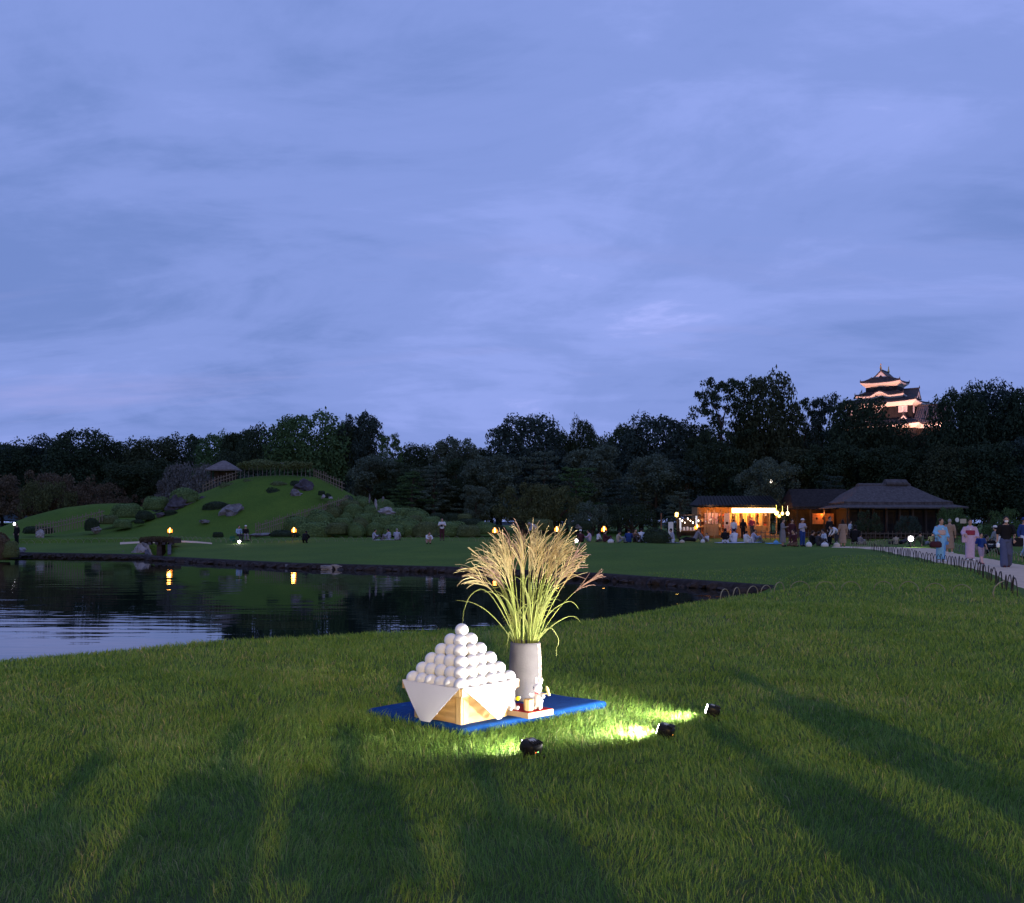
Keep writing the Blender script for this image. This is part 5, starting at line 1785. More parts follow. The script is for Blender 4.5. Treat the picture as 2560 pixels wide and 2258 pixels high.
for k, (sh, tw, dr, ti) in enumerate(((-.02, .052, .272, .035), (.06, .022, .268, .02), (0, .03, .26, .03), (0, .03, .26, .03))):
    flap(Matrix.Rotation(k * PI / 2, 4, 'Z'), sh, tw, dr, ti)
q.box((0, 0, Z2 + .0035), (Wt - .02, Wt - .02, .003))
o = q.build('paper_sheet', paper, None, True, loc=(SC.x, SC.y, 0), rot=(0, 0, TH))
sm = o.modifiers.new('split', 'EDGE_SPLIT'); sm.split_angle = R(40)
tag(o, 'white paper sheet laid diagonally over the stand, its pointed corners hanging down', 'paper')

ball_m = mat('dango_white', (0.80, 0.785, 0.77), .5, .03, 6, bump=.08, bscale=30)
q = MB(); q.ball((0, 0, 0), 1, 28, 18); BALL = q.mesh('dango_ball', ball_m, True)
PIT, RB = 0.1045, 0.0535
zc_ = Z2 + .018
ca, sa = math.cos(TH), math.sin(TH)
ordn = ['first', 'second', 'third', 'fourth', 'fifth', 'sixth']
tier_n = {0: 'bottom', 1: 'second', 2: 'third', 3: 'fourth', 4: 'fifth', 5: 'top'}
for lv in range(6):
    k = 6 - lv
    for i in range(k):
        for j in range(k):
            edge = i in (0, k - 1) or j in (0, k - 1)
            if not edge and k > 3 and not (i == k // 2 and j == k // 2 and False):
                continue    # buried inside the heap
            lx = (i - (k - 1) / 2) * PIT + random.uniform(-.0055, .0055)
            ly = (j - (k - 1) / 2) * PIT + random.uniform(-.0055, .0055)
            z = zc_ + lv * PIT * .690 + random.uniform(-.004, .004)
            p = (SC.x + lx * ca - ly * sa, SC.y + lx * sa + ly * ca, z)
            if lv == 5:
                lb = 'single white ball crowning the pyramid'
            elif j == 0 and i == k - 1:
                lb = f'white ball at the front corner of the {tier_n[lv]} tier of the pyramid'
            elif j == 0:
                side = 'outer corner' if i == 0 else f'{ordn[k - 1 - i]} from the front corner'
                lb = f'white ball of the {tier_n[lv]} tier, dimmer face, {side}'
            elif i == k - 1:
                side = 'outer corner' if j == k - 1 else f'{ordn[j]} from the front corner'
                lb = f'white ball of the {tier_n[lv]} tier, bright face, {side}'
            else:
                lb = (f'white ball behind on the {tier_n[lv]} tier facing the lamps, {ordn[i]} along' if j == k - 1 else
                      f'white ball behind on the {tier_n[lv]} tier facing the pond, {ordn[j]} along' if i == 0 else f'white ball inside the {tier_n[lv]} tier, place {ordn[i]} {ordn[j]}')
            o = put('dango_ball', BALL, None, ball_m, p, (random.uniform(0, 6), random.uniform(0, 6), 0), (RB * random.uniform(.97, 1.03), RB * random.uniform(.97, 1.03), RB * random.uniform(.93, 1.0)))
            tag(o, lb, 'dumpling', 'white dango balls in the pyramid')

# vase
VX, VY, VZ = 0.112, 8.60, 0.046
vase = thing('vase', 'tall grey stoneware vase with a checkered stripe down one side', 'vase', (VX, VY, VZ))
clay = mat('grey_clay', (0.125, 0.117, 0.124), .7, .14, 5, bump=.08, bscale=60)
q = MB()
q.lathe([(.105, 0), (.118, .01), (.126, .06), (.134, .16), (.137, .26), (.134, .36), (.127, .46), (.124, .485), (.119, .488), (.115, .48), (.118, .3), (.1, .1)], 40, cap1=True)
q.build('body', clay, vase, True)
prof_r = lambda z: float(np.interp(z, [0, .01, .06, .16, .26, .36, .46, .485], [.105, .118, .126, .134, .137, .134, .127, .124]))
q = MB()
for r_ in range(17):
    za, zb = .03 + r_ * .0262, .03 + (r_ + 1) * .0262
    for c_ in range(3):
        q.cur = (r_ + c_) % 2
        a0, a1 = R(-38 + c_ * 11), R(-38 + (c_ + 1) * 11)
        vs = []
        for z, rr_ in ((za, prof_r(za) + .0012), (zb, prof_r(zb) + .0012)):
            for u in (0, .5, 1):
                a = a0 + (a1 - a0) * u
                vs.append((rr_ * math.cos(a), rr_ * math.sin(a), z))
        q.add(vs, [(0, 1, 4, 3), (1, 2, 5, 4)])
q.build('checker_band', [mat('check_pale', (.52, .40, .34), .7, .1, 8), mat('check_brown', (.26, .19, .17), .7, .1, 8)], vase)

# pampas stems
stalk_m = mat('pampas_stalk', (0.30, 0.38, 0.09), .6, .25, 6, col2=(.42, .46, .13), trans=.1)
leaf_m = mat('pampas_leaf', (0.24, 0.30, 0.08), .6, .3, 6, col2=(.36, .38, .13), trans=.25)
plume_m = [mat('plume_gold', (0.76, 0.65, 0.34), .8, .2, 9, trans=.3), mat('plume_tan', (0.72, 0.58, 0.32), .8, .2, 9, trans=.3), mat('plume_pink', (0.62, 0.43, 0.34), .8, .2, 9, trans=.3)]


def qbez(a, c, b_, u):
    return a * (1 - u) ** 2 + c * 2 * u * (1 - u) + b_ * u * u


def blade(q, pts, w):
    vs, fs = [], []
    n_ = len(pts)
    for i, p in enumerate(pts):
        t_ = (pts[min(i + 1, n_ - 1)] - pts[max(i - 1, 0)]).normalized()
        s_ = t_.cross(Vector((0.3, -1, 0.2)))
        if s_.length < .01:
            s_ = Vector((1, 0, 0))
        s_.normalize()
        u = i / (n_ - 1)
        ww = w * min(1, 3 * u + .4) * (1 - u ** 3) + .0004
        nrm = s_.cross(t_)
        vs += [p - s_ * ww, p + nrm * ww * .35, p + s_ * ww]
    for i in range(n_ - 1):
        a = i * 3
        fs += [(a, a + 1, a + 4, a + 3), (a + 1, a + 2, a + 5, a + 4)]
    q.add(vs, fs)


def pampas(tip_px, tip_py, dep, pm_, label, group, bend=0.0, frac=.62, nr=12, rl=.24, side=None, closed=.22, leaf=True):
    D = VY + dep
    tip = Vector((wx(tip_px, D), D, wz(tip_py, D)))
    an = math.atan2(dep + random.uniform(-.03, .03), tip.x - VX)
    b0 = Vector((VX + .075 * math.cos(an) * random.uniform(.2, 1), VY + .075 * math.sin(an) * random.uniform(.2, 1), VZ + .32))
    ctl = b0.lerp(tip, .5) + Vector((-(tip.x - b0.x) * .22, 0, .10 + bend))
    P = lambda u: qbez(b0, ctl, tip, u)
    root = thing('pampas_reed', label, 'pampas stem', b0, 0, group)
    q = MB(); pts = [P(u * .085) - b0 for u in range(0, 10)]
    q.tube(pts, [.0042 - .00022 * k for k in range(10)], 5); q.build('stalk', stalk_m, root, True)
    q = MB()
    ax_ = [P(frac + (1 - frac) * k / 8) - b0 for k in range(9)]
    q.tube(ax_, [.0030 - .0003 * k for k in range(9)], 4)
    dirx = side if side is not None else (1 if tip.x > VX else -1)
    for k in range(nr):
        u = frac + (1 - frac) * (.05 + .8 * k / nr)
        s0 = P(u) - b0
        t_ = (P(min(1, u + .02)) - P(u - .02)).normalized()
        out = Vector((random.gauss(0, 1) * .8 + dirx * .7, random.gauss(0, .8), random.gauss(0, .5)))
        out = (out - t_ * out.dot(t_)).normalized()
        ln = rl * random.uniform(.75, 1.1) * (1 - .35 * k / nr)
        sp = closed * random.uniform(.6, 1.3)
        c1_ = s0 + t_ * ln * .55 + out * ln * sp * .5
        e1_ = s0 + t_ * ln * .93 + out * ln * sp * 1.5 + Vector((0, 0, -.06 * random.random() * ln / .2 * (sp / .3)))
        rp = [qbez(s0, c1_, e1_, w_ / 7) for w_ in range(8)]
        q.tube(rp, [.0028] * 7 + [.0012], 3)
        # silky spikelets
        for h_ in range(26):
            w_ = .12 + .88 * h_ / 26
            c_ = qbez(s0, c1_, e1_, w_)
            tt = (qbez(s0, c1_, e1_, min(1, w_ + .05)) - qbez(s0, c1_, e1_, w_ - .05)).normalized()
            o_ = Vector((random.gauss(0, 1), random.gauss(0, 1), random.gauss(0, 1)))
            o_ = (o_ - tt * o_.dot(tt)).normalized()
            l_ = random.uniform(.010, .020)
            s_ = tt.cross(o_) * .0022
            q.add([c_ - s_, c_ + s_, c_ + tt * l_ + o_ * l_ * .38], [(0, 1, 2)])
    q.build('plume', plume_m[pm_], root)
    if leaf:
        q = MB()
        for _ in range(random.choice((1, 1, 2))):
            u0 = random.uniform(.12, .40)
            s0 = P(u0) - b0
            sg = random.choice((-1, 1)) if abs(tip.x - VX) < .15 else (1 if tip.x > VX else -1)
            e1_ = s0 + Vector((sg * random.uniform(.06, .22), random.uniform(-.1, .1), random.uniform(.15, .42)))
            c1_ = s0 + (P(u0 + .2) - P(u0)) * .9 + Vector((0, 0, .1))
            blade(q, [qbez(s0, c1_, e1_, w_ / 9) for w_ in range(10)], random.uniform(.0035, .006))
        q.build('leaf', leaf_m, root)
    return root


DENSE = 'tan feathery pampas stem standing in the dense middle of the bunch'
GP = 'pampas stems in the vase'
sp_rng = random.Random(21)
for k in range(34):
    u = (k + .5) / 34
    px = 1212 + 235 * u + sp_rng.uniform(-14, 14)
    edge_ = abs(u - .5) * 2
    py = 1328 + 36 * edge_ ** 2 + sp_rng.uniform(-4, 42) - 10 * max(0, math.sin(u * 3.3))
    pampas(px, py, sp_rng.uniform(-.16, .16), sp_rng.choice((0, 0, 1, 1, 2)), DENSE, GP, rl=.27, closed=.26 + .12 * edge_)
pampas(1160, 1412, .05, 0, 'pampas stem bent out over the water side with a drooping open plume', GP, bend=.18, side=-1, closed=.42, rl=.22, leaf=False)
pampas(1168, 1440, -.08, 0, 'lowest drooping pampas plume fanning out above the ball pyramid', GP, bend=.20, side=-1, closed=.5, rl=.2)
pampas(1153, 1420, .12, 2, 'pinkish pampas plume farthest out on the water side', GP, bend=.15, closed=.2, rl=.16, nr=10, leaf=False)
pampas(1190, 1385, .02, 0, 'pampas plume arching out between the drooping ones and the bunch', GP, bend=.14, side=-1, closed=.4)
pampas(1412, 1308, .02, 0, 'tallest pampas plume, reaching up beside the torch flame', GP, rl=.24, closed=.2)
pampas(1428, 1328, -.1, 0, 'second tallest pampas plume leaning right of the torch flame', GP, rl=.22, closed=.28)
pampas(1462, 1366, .05, 0, 'short fringed pampas plume in front of the white ground light', GP, rl=.17, closed=.35)
pampas(1464, 1392, -.06, 1, 'slim closed pampas plume slanting outwards above the single low one', GP, rl=.2, closed=.06, nr=14, leaf=False)
pampas(1498, 1436, -.04, 2, 'single reddish pampas plume slanting lowest on the path side', GP, frac=.72, rl=.22, closed=.16, nr=13, leaf=False, bend=.02)
# loose arching leaves
for pts, lb in (([(1300, 1620), (1262, 1540), (1215, 1468), (1178, 1482), (1160, 1520), (1156, 1560)], 'long thin leaf arching out and hanging down above the balls'),
                ([(1296, 1622), (1240, 1545), (1190, 1506), (1140, 1500)], 'straight thin leaf pointing flat over the water'),
                ([(1326, 1622), (1375, 1565), (1420, 1540), (1440, 1542), (1453, 1556)], 'thin leaf arching out low on the path side'),
                ([(1322, 1622), (1372, 1560), (1392, 1585), (1398, 1605), (1390, 1622), (1391, 1642)], 'curly leaf hanging down beside the vase'),
                ([(1318, 1622), (1370, 1530), (1420, 1500), (1438, 1508), (1447, 1524)], 'bent leaf tip drooping under the reddish plume'),
                ([(1290, 1622), (1274, 1570), (1270, 1600), (1266, 1634)], 'short leaf hanging straight down on the ball side of the vase')):
    P_ = [Vector((wx(a, VY - .02), VY - .02 + random.uniform(-.03, .03), wz(b_, VY))) for a, b_ in pts]
    # smooth the polyline
    for _ in range(2):
        Q_ = [P_[0]]
        for a, b_ in zip(P_[:-1], P_[1:]):
            Q_ += [a.lerp(b_, .25), a.lerp(b_, .75)]
        P_ = Q_ + [P_[-1]]
    q = MB(); blade(q, [p - P_[0] for p in P_], .0038)
    o = q.build('pampas_leaf', leaf_m, None, loc=P_[0])
    tag(o, lb, 'leaf', 'loose leaves among the pampas')

# wooden board with red cloth, mortar, rabbits
BN = Vector((.124, 7.76, 0))
bv = Vector((.72, .69, 0)).normalized()
bu = Vector((-.74, .67, 0)).normalized()
bd = thing('display_board', 'thick pine board with a red cloth top beside the offering stand', 'board', (0, 0, 0))


def bpt(u, v):
    p = BN + bu * u + bv * v
    return (p.x, p.y)


q = MB(); q.prism([bpt(0, 0), bpt(0, .275), bpt(.36, .275), bpt(.36, 0)], .046, .090)
edge_bevel(q.build('slab', mat('rough_pine', (0.42, 0.27, 0.15), .8, .35, 2.5, col2=(.55, .40, .25), bump=.5, bscale=20, stretch=(1, 1, .2)), bd), .003)
q = MB(); q.prism([bpt(.008, .008), bpt(.008, .267), bpt(.352, .267), bpt(.352, .008)], .0902, .0935)
q.build('red_cloth', mat('red_cloth', (0.30, 0.012, 0.018), .9, .15, 12, bump=.2, bscale=200), bd)
BT = .0938
mo = thing('mortar', 'small barrel shaped pine mortar on the red cloth', 'mortar', (wx(1322, 7.86), 7.86, BT))
q = MB(); q.lathe([(.034, 0), (.038, .006), (.040, .045), (.040, .084), (.039, .088), (.031, .088), (.026, .07), (.01, .055)], 8)
edge_bevel(q.build('block', pine_l, mo), .003)
fur = mat('rabbit_white', (0.80, 0.76, 0.75), .75, .03, 20, bump=.2, bscale=120)
pink = mat('soft_pink', (.55, .12, .16), .7)
eye_m = mat('eye_dark', (.012, .01, .01), .3)


def fused(balls, tubes, voxel, name, m, parent, smooth_it=6, ratio=None):
    """one continuous skin grown over balls and limbs"""
    q = MB()
    for c, r_, *M in balls:
        q.ball(c, r_, 14, 10, M[0] if M else None)
    for pts, rad, *fl_ in tubes:
        q.tube(pts, rad, 10, True, fl_[0] if fl_ else 1.0)
        for p, r_ in zip(pts, rad if isinstance(rad, (list, tuple)) else [rad] * len(pts)):
            if not fl_:
                q.ball(p, r_ * .98, 10, 7)
    me = q.mesh(name + '_raw', m)
    o = bpy.data.objects.new(name + '_raw', me)
    C.objects.link(o)
    rm = o.modifiers.new('remesh', 'REMESH'); rm.mode = 'VOXEL'; rm.voxel_size = voxel; rm.use_smooth_shade = True
    sm_ = o.modifiers.new('smooth', 'SMOOTH'); sm_.factor = .5; sm_.iterations = smooth_it
    dg = bpy.context.evaluated_depsgraph_get()
    nm = bpy.data.meshes.new_from_object(o.evaluated_get(dg))
    nm.name = name
    bpy.data.objects.remove(o); bpy.data.meshes.remove(me)
    if len(nm.materials) == 0:
        nm.materials.append(m)
    if parent is None:
        return nm
    return put(name, nm, parent)


rb = thing('rabbit_figure', 'white rabbit figurine standing upright beside the mortar, with a small pink bow', 'rabbit figurine', (wx(1346, 7.93), 7.93, BT), R(-25))
Rx = lambda a: Matrix.Rotation(a, 4, 'X')
Ry = lambda a: Matrix.Rotation(a, 4, 'Y')
fused([((0, 0, .085), (.034, .030, .052)), ((0, 0, .060), (.038, .033, .042)), ((-.004, -.006, .160), (.038, .036, .034)), ((-.01, -.035, .153), (.018, .014, .014)),
       ((0, .036, .045), .012)],
      [([(-.018, 0, .03), (-.019, -.002, .012), (-.019, -.018, .009)], [.017, .016, .012]), ([(.018, 0, .03), (.019, -.002, .012), (.019, -.018, .009)], [.017, .016, .012]),
       ([(-.030, -.004, .112), (-.048, -.018, .105), (-.056, -.032, .112)], [.015, .013, .013]), ([(.030, 0, .112), (.047, -.008, .098), (.05, -.026, .106)], [.015, .013, .013]),
       ([(-.016, .0, .185), (-.021, .004, .215), (-.022, .006, .238)], [.010, .0125, .007]), ([(.014, .0, .185), (.023, .004, .213), (.027, .006, .234)], [.010, .0125, .007])],
      .0042, 'body', fur, rb, 3)
for s_ in (-1, 1):
    q = MB(); q.ball((s_ * .017 - .006, -.039, .168), (.0035, .002, .0045), 8, 6); q.build('eye', eye_m, rb)
    q = MB(); q.loft([[(0, -.034, .128), (0, -.034, .122), (0, -.030, .125)], [(s_ * .014, -.036, .133), (s_ * .014, -.036, .117), (s_ * .014, -.030, .125)]]); q.build('bow', pink, rb)
q = MB(); q.ball((-.012, -.049, .157), (.003, .002, .002), 6, 5); q.build('nose', pink, rb)
ml = thing('mallet', 'little wooden mallet held sideways by the standing rabbit', 'mallet', (wx(1356, 7.90), 7.90, wz(1735, 7.90)), 0)
q = MB(); q.tube([(-.006, 0, 0), (.038, 0, .004)], .0045, 8); q.build('handle', pine_l, ml, True)
q = MB(); q.tube([(.030, 0, .062), (.034, 0, .045), (.051, 0, -.008), (.053, 0, -.014)], [.005, .0115, .013, .011], 10); q.build('head', pine_l, ml)
rs_ = thing('rabbit_figure', 'white rabbit figurine sitting at the stand side of the board', 'rabbit figurine', (wx(1277, 7.90), 7.90, BT), R(28))
fused([((0, 0, .040), (.040, .038, .042)), ((0, .0, .070), (.030, .028, .035)), ((-.004, -.004, .118), (.036, .034, .032)), ((-.006, -.034, .112), (.017, .013, .013)), ((0, .04, .02), .012)],
      [([(-.024, -.02, .018), (-.027, -.055, .014), (-.027, -.060, .024)], [.018, .013, .013]), ([(.024, -.02, .018), (.030, -.055, .014), (.031, -.060, .024)], [.018, .013, .013]),
       ([(-.026, -.006, .084), (-.036, -.030, .072)], [.013, .012]), ([(.026, -.006, .084), (.046, -.030, .086), (.056, -.044, .094)], [.013, .012, .011]),
       ([(-.014, .0, .142), (-.020, .006, .172), (-.021, .010, .194)], [.010, .0125, .007]), ([(.014, .0, .142), (.020, .006, .172), (.022, .010, .194)], [.010, .0125, .007])],
      .0042, 'body', fur, rs_, 3)
for s_ in (-1, 1):
    q = MB(); q.ball((s_ * .016 - .004, -.036, .124), (.0035, .002, .0045), 8, 6); q.build('eye', eye_m, rs_)
q = MB(); q.ball((-.006, -.0475, .116), (.003, .002, .002), 6, 5); q.build('nose', pink, rs_)
q = MB(); q.ball((0, 0, 0), .0175, 16, 10)
o = q.build('yellow_ball', mat('yellow', (.75, .60, .01), .5, .04, 5), None, True, loc=(wx(1294.5, 7.83), 7.83, wz(1746.5, 7.83))); tag(o, 'small yellow ball in the raised paw of the sitting rabbit', 'ball')

# flood lamps on the lawn
shell_m = mat('lamp_black', (0.012, 0.012, 0.013), .38, .2, 8)
led_r = mat('led_red', (.4, .05, .02), .5, emit=(1, .13, .02), estr=2.2)
led_g = mat('led_green', (.3, .6, .2), .5, emit=(.35, 1, .3), estr=2.2)
led_o = mat('led_orange', (.6, .3, .05), .5, emit=(1, .42, .05), estr=2.5)
lens_m = mat('lamp_lens', (.9, .9, .9), .3, emit=(1, .93, .88), estr=22)


def floodlamp(x, y, aim, w_, h_, lb, pw, leds, tilt=0.30, ang=138, aimz=.45, lens_e=None):
    z0 = hz(x, y)
    d = Vector((aim[0] - x, aim[1] - y, 0))
    rz_ = math.atan2(d.y, d.x) - PI / 2        # local +y looks at the display
    r_ = thing('flood_lamp', lb, 'flood lamp', (x, y, z0), rz_, 'small black flood lamps')
    Mt = Matrix.Translation((0, 0, .030 + h_ / 2)) @ Matrix.Rotation(tilt, 4, 'X')
    q = MB()
    rings = []
    for yy, s_ in ((.055, .92), (.045, 1.0), (.0, 1.0), (-.03, .90), (-.048, .68)):
        ring = []
        for k in range(20):
            a = 2 * PI * k / 20
            cx_, cz_ = math.copysign(abs(math.cos(a)) ** .55, math.cos(a)), math.copysign(abs(math.sin(a)) ** .55, math.sin(a))
            ring.append(Mt @ Vector((cx_ * w_ / 2 * s_, yy, cz_ * h_ / 2 * s_)))
        rings.append(ring)
    q.loft(rings); q.build('housing', shell_m, r_, True)
    q = MB(); q.box((0, .0565, 0), (w_ * .78, .004, h_ * .74), M=Mt); q.build('lens', lens_m, r_)
    q = MB()
    for k in range(5):
        q.box((-w_ * .3 + k * w_ * .15, -.02, h_ * .49), (.006, .045, .012), M=Mt)
    q.build('cooling_fins', shell_m, r_)
    q = MB(); q.box((0, .012, h_ * .497 + .0005), (w_ * .34, .035, .005), M=Mt); q.build('top_label', mat('label_grey', (.35, .36, .38), .5), r_)
    for s_ in (-1, 1):
        q = MB(); q.box((s_ * (w_ / 2 + .006), 0, .045), (.008, .02, .085)); q.build('bracket_arm', shell_m, r_)
        q = MB(); q.box((s_ * w_ * .44, -.02, .008), (.014, .11, .012)); q.build('foot', shell_m, r_)
    for k, mm in enumerate(leds):
        q = MB(); q.ball((-.012 + .022 * k if len(leds) > 1 else .01, -.046, -h_ * .16), (.0075, .004, .006), 8, 6, None)
        o_ = q.build('indicator_light', mm, r_); o_.matrix_local = Mt
    p = Mt @ Vector((0, .075, 0))
    lamp('flood_lamp_light', 'SPOT', pw, (1, .94, .86), p, r_, .03, tuple(p + Vector((0, 1.0, (aimz - p.z) / max(d.length, .1)))), ang, .75)
    return r_


floodlamp(.133, 6.72, (-.72, 7.50), .138, .088, 'nearest black flood lamp on the lawn, its back with red and green indicators', 60, (led_r, led_g))
floodlamp(1.10, 7.28, (-.20, 7.9), .115, .088, 'middle black flood lamp of the three, with an orange indicator', 240, (led_o,))
floodlamp(1.585, 8.06, (.0, 8.3), .105, .085, 'farthest black flood lamp, its bright lens seen sideways', 270, (), aimz=.8)

# ------------------------------------------------------------------ people
skin_m = mat('skin', (0.42, 0.26, 0.19), .6, .06, 8)
hair_b = mat('hair_black', (0.012, 0.010, 0.010), .5, .2, 20)
hair_n = mat('hair_brown', (0.035, 0.018, 0.012), .5, .2, 20)
hair_g = mat('hair_grey', (0.26, 0.25, 0.24), .6, .15, 20)
CLOTH = {
    'white': (.62, .63, .68), 'lavender': (.36, .36, .46), 'lightblue': (.27, .38, .56), 'kimonoblue': (.20, .44, .68), 'lilac': (.50, .38, .52), 'navy': (.02, .05, .20), 'black': (.012, .012, .014),
    'jeans': (.075, .09, .17), 'darkgrey': (.045, .045, .055), 'grey': (.20, .19, .21), 'maroon': (.065, .022, .03), 'tan': (.28, .20, .15), 'beige': (.36, .31, .25), 'brown': (.13, .08, .055),
    'slate': (.16, .20, .25), 'pinkish': (.55, .36, .36), 'cream': (.52, .46, .38), 'red': (.28, .04, .07), 'olive': (.09, .10, .06), 'purple': (.13, .06, .12), 'paleblue': (.45, .53, .66), 'obi': (.52, .36, .32)}


def cloth(c):
    return mat('cloth_' + c, CLOTH[c], .85, .10, 7, bump=.25, bscale=30)


def V3(*a):
    return Vector(a)


def skel(pose):
    """joints of a 1.68 m tall figure looking towards -y"""
    s = {}
    if pose in ('stand', 'hold', 'walk', 'kimono', 'dress', 'bag'):
        s['spine'] = [V3(0, 0, .90), V3(0, .01, 1.05), V3(0, .01, 1.22), V3(0, .01, 1.36), V3(0, .0, 1.45)]
        s['head'] = V3(0, -.03, 1.575)
        if pose == 'walk':
            s['legs'] = [[V3(-.09, 0, .90), V3(-.09, -.16, .50), V3(-.09, -.26, .10), V3(-.09, -.40, .05)], [V3(.09, 0, .90), V3(.09, -.02, .48), V3(.09, .22, .13), V3(.09, .12, .03)]]
            s['arms'] = [[V3(-.18, 0, 1.36), V3(-.25, .06, 1.10), V3(-.26, .0, .88)], [V3(.18, 0, 1.36), V3(.24, -.05, 1.10), V3(.22, -.18, .92)]]
        else:
            s['legs'] = [[V3(-.09, 0, .90), V3(-.10, -.01, .49), V3(-.10, .01, .09), V3(-.12, -.15, .04)], [V3(.09, 0, .90), V3(.10, -.01, .49), V3(.10, .01, .09), V3(.12, -.15, .04)]]
            s['arms'] = [[V3(-.18, 0, 1.36), V3(-.25, .03, 1.10), V3(-.25, -.07, .86)], [V3(.18, 0, 1.36), V3(.25, .03, 1.10), V3(.25, -.07, .86)]]
        if pose == 'hold':
            s['arms'] = [[V3(-.18, 0, 1.36), V3(-.25, -.02, 1.12), V3(-.08, -.26, 1.20)], [V3(.18, 0, 1.36), V3(.25, -.02, 1.12), V3(.08, -.26, 1.20)]]
        if pose in ('kimono', 'bag'):
            s['arms'] = [[V3(-.18, 0, 1.36), V3(-.27, -.02, 1.14), V3(-.22, -.20, 1.02)], [V3(.18, 0, 1.36), V3(.25, .02, 1.10), V3(.24, -.10, .90)]]
    elif pose == 'sit':      # on the ground, knees drawn up
        s['spine'] = [V3(0, 0, .13), V3(0, .05, .27), V3(0, .05, .43), V3(0, .01, .57), V3(0, -.03, .66)]
        s['head'] = V3(0, -.07, .79)
        s['legs'] = [[V3(-.09, -.02, .13), V3(-.14, -.40, .42), V3(-.12, -.55, .09), V3(-.12, -.70, .05)], [V3(.09, -.02, .13), V3(.14, -.40, .42), V3(.12, -.55, .09), V3(.12, -.70, .05)]]
        s['arms'] = [[V3(-.18, .01, .57), V3(-.25, -.14, .38), V3(-.10, -.38, .40)], [V3(.18, .01, .57), V3(.25, -.14, .38), V3(.10, -.38, .40)]]
    elif pose == 'kneel':
        s['spine'] = [V3(0, .08, .24), V3(0, .06, .38), V3(0, .04, .54), V3(0, .0, .68), V3(0, -.04, .77)]
        s['head'] = V3(0, -.09, .90)
        s['legs'] = [[V3(-.09, .06, .22), V3(-.15, -.34, .11), V3(-.11, .12, .08), V3(-.10, .26, .06)], [V3(.09, .06, .22), V3(.15, -.34, .11), V3(.11, .12, .08), V3(.10, .26, .06)]]
        s['arms'] = [[V3(-.18, .0, .68), V3(-.24, -.06, .44), V3(-.12, -.26, .30)], [V3(.18, .0, .68), V3(.24, -.06, .44), V3(.12, -.26, .30)]]
    elif pose == 'lean':     # sitting with legs out, propped on the arms behind
        s['spine'] = [V3(0, 0, .13), V3(0, .10, .26), V3(0, .18, .40), V3(0, .25, .54), V3(0, .28, .62)]
        s['head'] = V3(0, .27, .76)
        s['legs'] = [[V3(-.09, -.02, .13), V3(-.12, -.42, .24), V3(-.12, -.80, .08), V3(-.13, -.86, .20)], [V3(.09, -.02, .13), V3(.12, -.44, .14), V3(.12, -.86, .07), V3(.13, -.92, .19)]]
        s['arms'] = [[V3(-.18, .24, .54), V3(-.26, .42, .32), V3(-.27, .48, .05)], [V3(.18, .24, .54), V3(.26, .42, .32), V3(.27, .48, .05)]]
    elif pose == 'recline':
        s['spine'] = [V3(0, 0, .13), V3(0, .15, .16), V3(0, .30, .22), V3(0, .43, .30), V3(0, .51, .36)]
        s['head'] = V3(0, .60, .47)
        s['legs'] = [[V3(-.09, -.02, .13), V3(-.11, -.42, .28), V3(-.11, -.78, .08), V3(-.12, -.84, .20)], [V3(.09, -.02, .13), V3(.10, -.44, .12), V3(.11, -.87, .07), V3(.12, -.92, .18)]]
        s['arms'] = [[V3(-.18, .43, .30), V3(-.28, .52, .14), V3(-.20, .34, .05)], [V3(.18, .43, .30), V3(.27, .52, .14), V3(.22, .34, .05)]]
    elif pose == 'bench':
        s['spine'] = [V3(0, 0, .52), V3(0, .02, .66), V3(0, .02, .82), V3(0, .0, .96), V3(0, -.02, 1.05)]
        s['head'] = V3(0, -.06, 1.18)
        s['legs'] = [[V3(-.09, 0, .51), V3(-.11, -.42, .50), V3(-.11, -.42, .09), V3(-.12, -.57, .04)], [V3(.09, 0, .51), V3(.11, -.42, .50), V3(.11, -.42, .09), V3(.12, -.57, .04)]]
        s['arms'] = [[V3(-.18, 0, .96), V3(-.24, -.06, .72), V3(-.12, -.28, .60)], [V3(.18, 0, .96), V3(.24, -.06, .72), V3(.12, -.28, .60)]]
    elif pose == 'squat':
        s['spine'] = [V3(0, .12, .26), V3(0, .10, .40), V3(0, .02, .54), V3(0, -.08, .64), V3(0, -.15, .70)]
        s['head'] = V3(0, -.23, .80)
        s['legs'] = [[V3(-.09, .10, .26), V3(-.16, -.24, .46), V3(-.13, .02, .09), V3(-.14, -.14, .04)], [V3(.09, .10, .26), V3(.16, -.24, .46), V3(.13, .02, .09), V3(.14, -.14, .04)]]
        s['arms'] = [[V3(-.18, -.07, .63), V3(-.25, -.25, .46), V3(-.10, -.42, .36)], [V3(.18, -.07, .63), V3(.25, -.25, .46), V3(.10, -.42, .36)]]
    elif pose == 'bend':
        s['spine'] = [V3(0, .06, .90), V3(0, -.02, 1.02), V3(0, -.14, 1.12), V3(0, -.27, 1.18), V3(0, -.35, 1.20)]
        s['head'] = V3(0, -.46, 1.25)
        s['legs'] = [[V3(-.09, .06, .90), V3(-.10, -.02, .50), V3(-.10, .02, .09), V3(-.12, -.14, .04)], [V3(.09, .06, .90), V3(.10, -.06, .50), V3(.10, -.04, .09), V3(.12, -.20, .04)]]
        s['arms'] = [[V3(-.18, -.26, 1.17), V3(-.22, -.33, .92), V3(-.14, -.48, .74)], [V3(.18, -.26, 1.17), V3(.22, -.33, .92), V3(.14, -.48, .74)]]
    return s


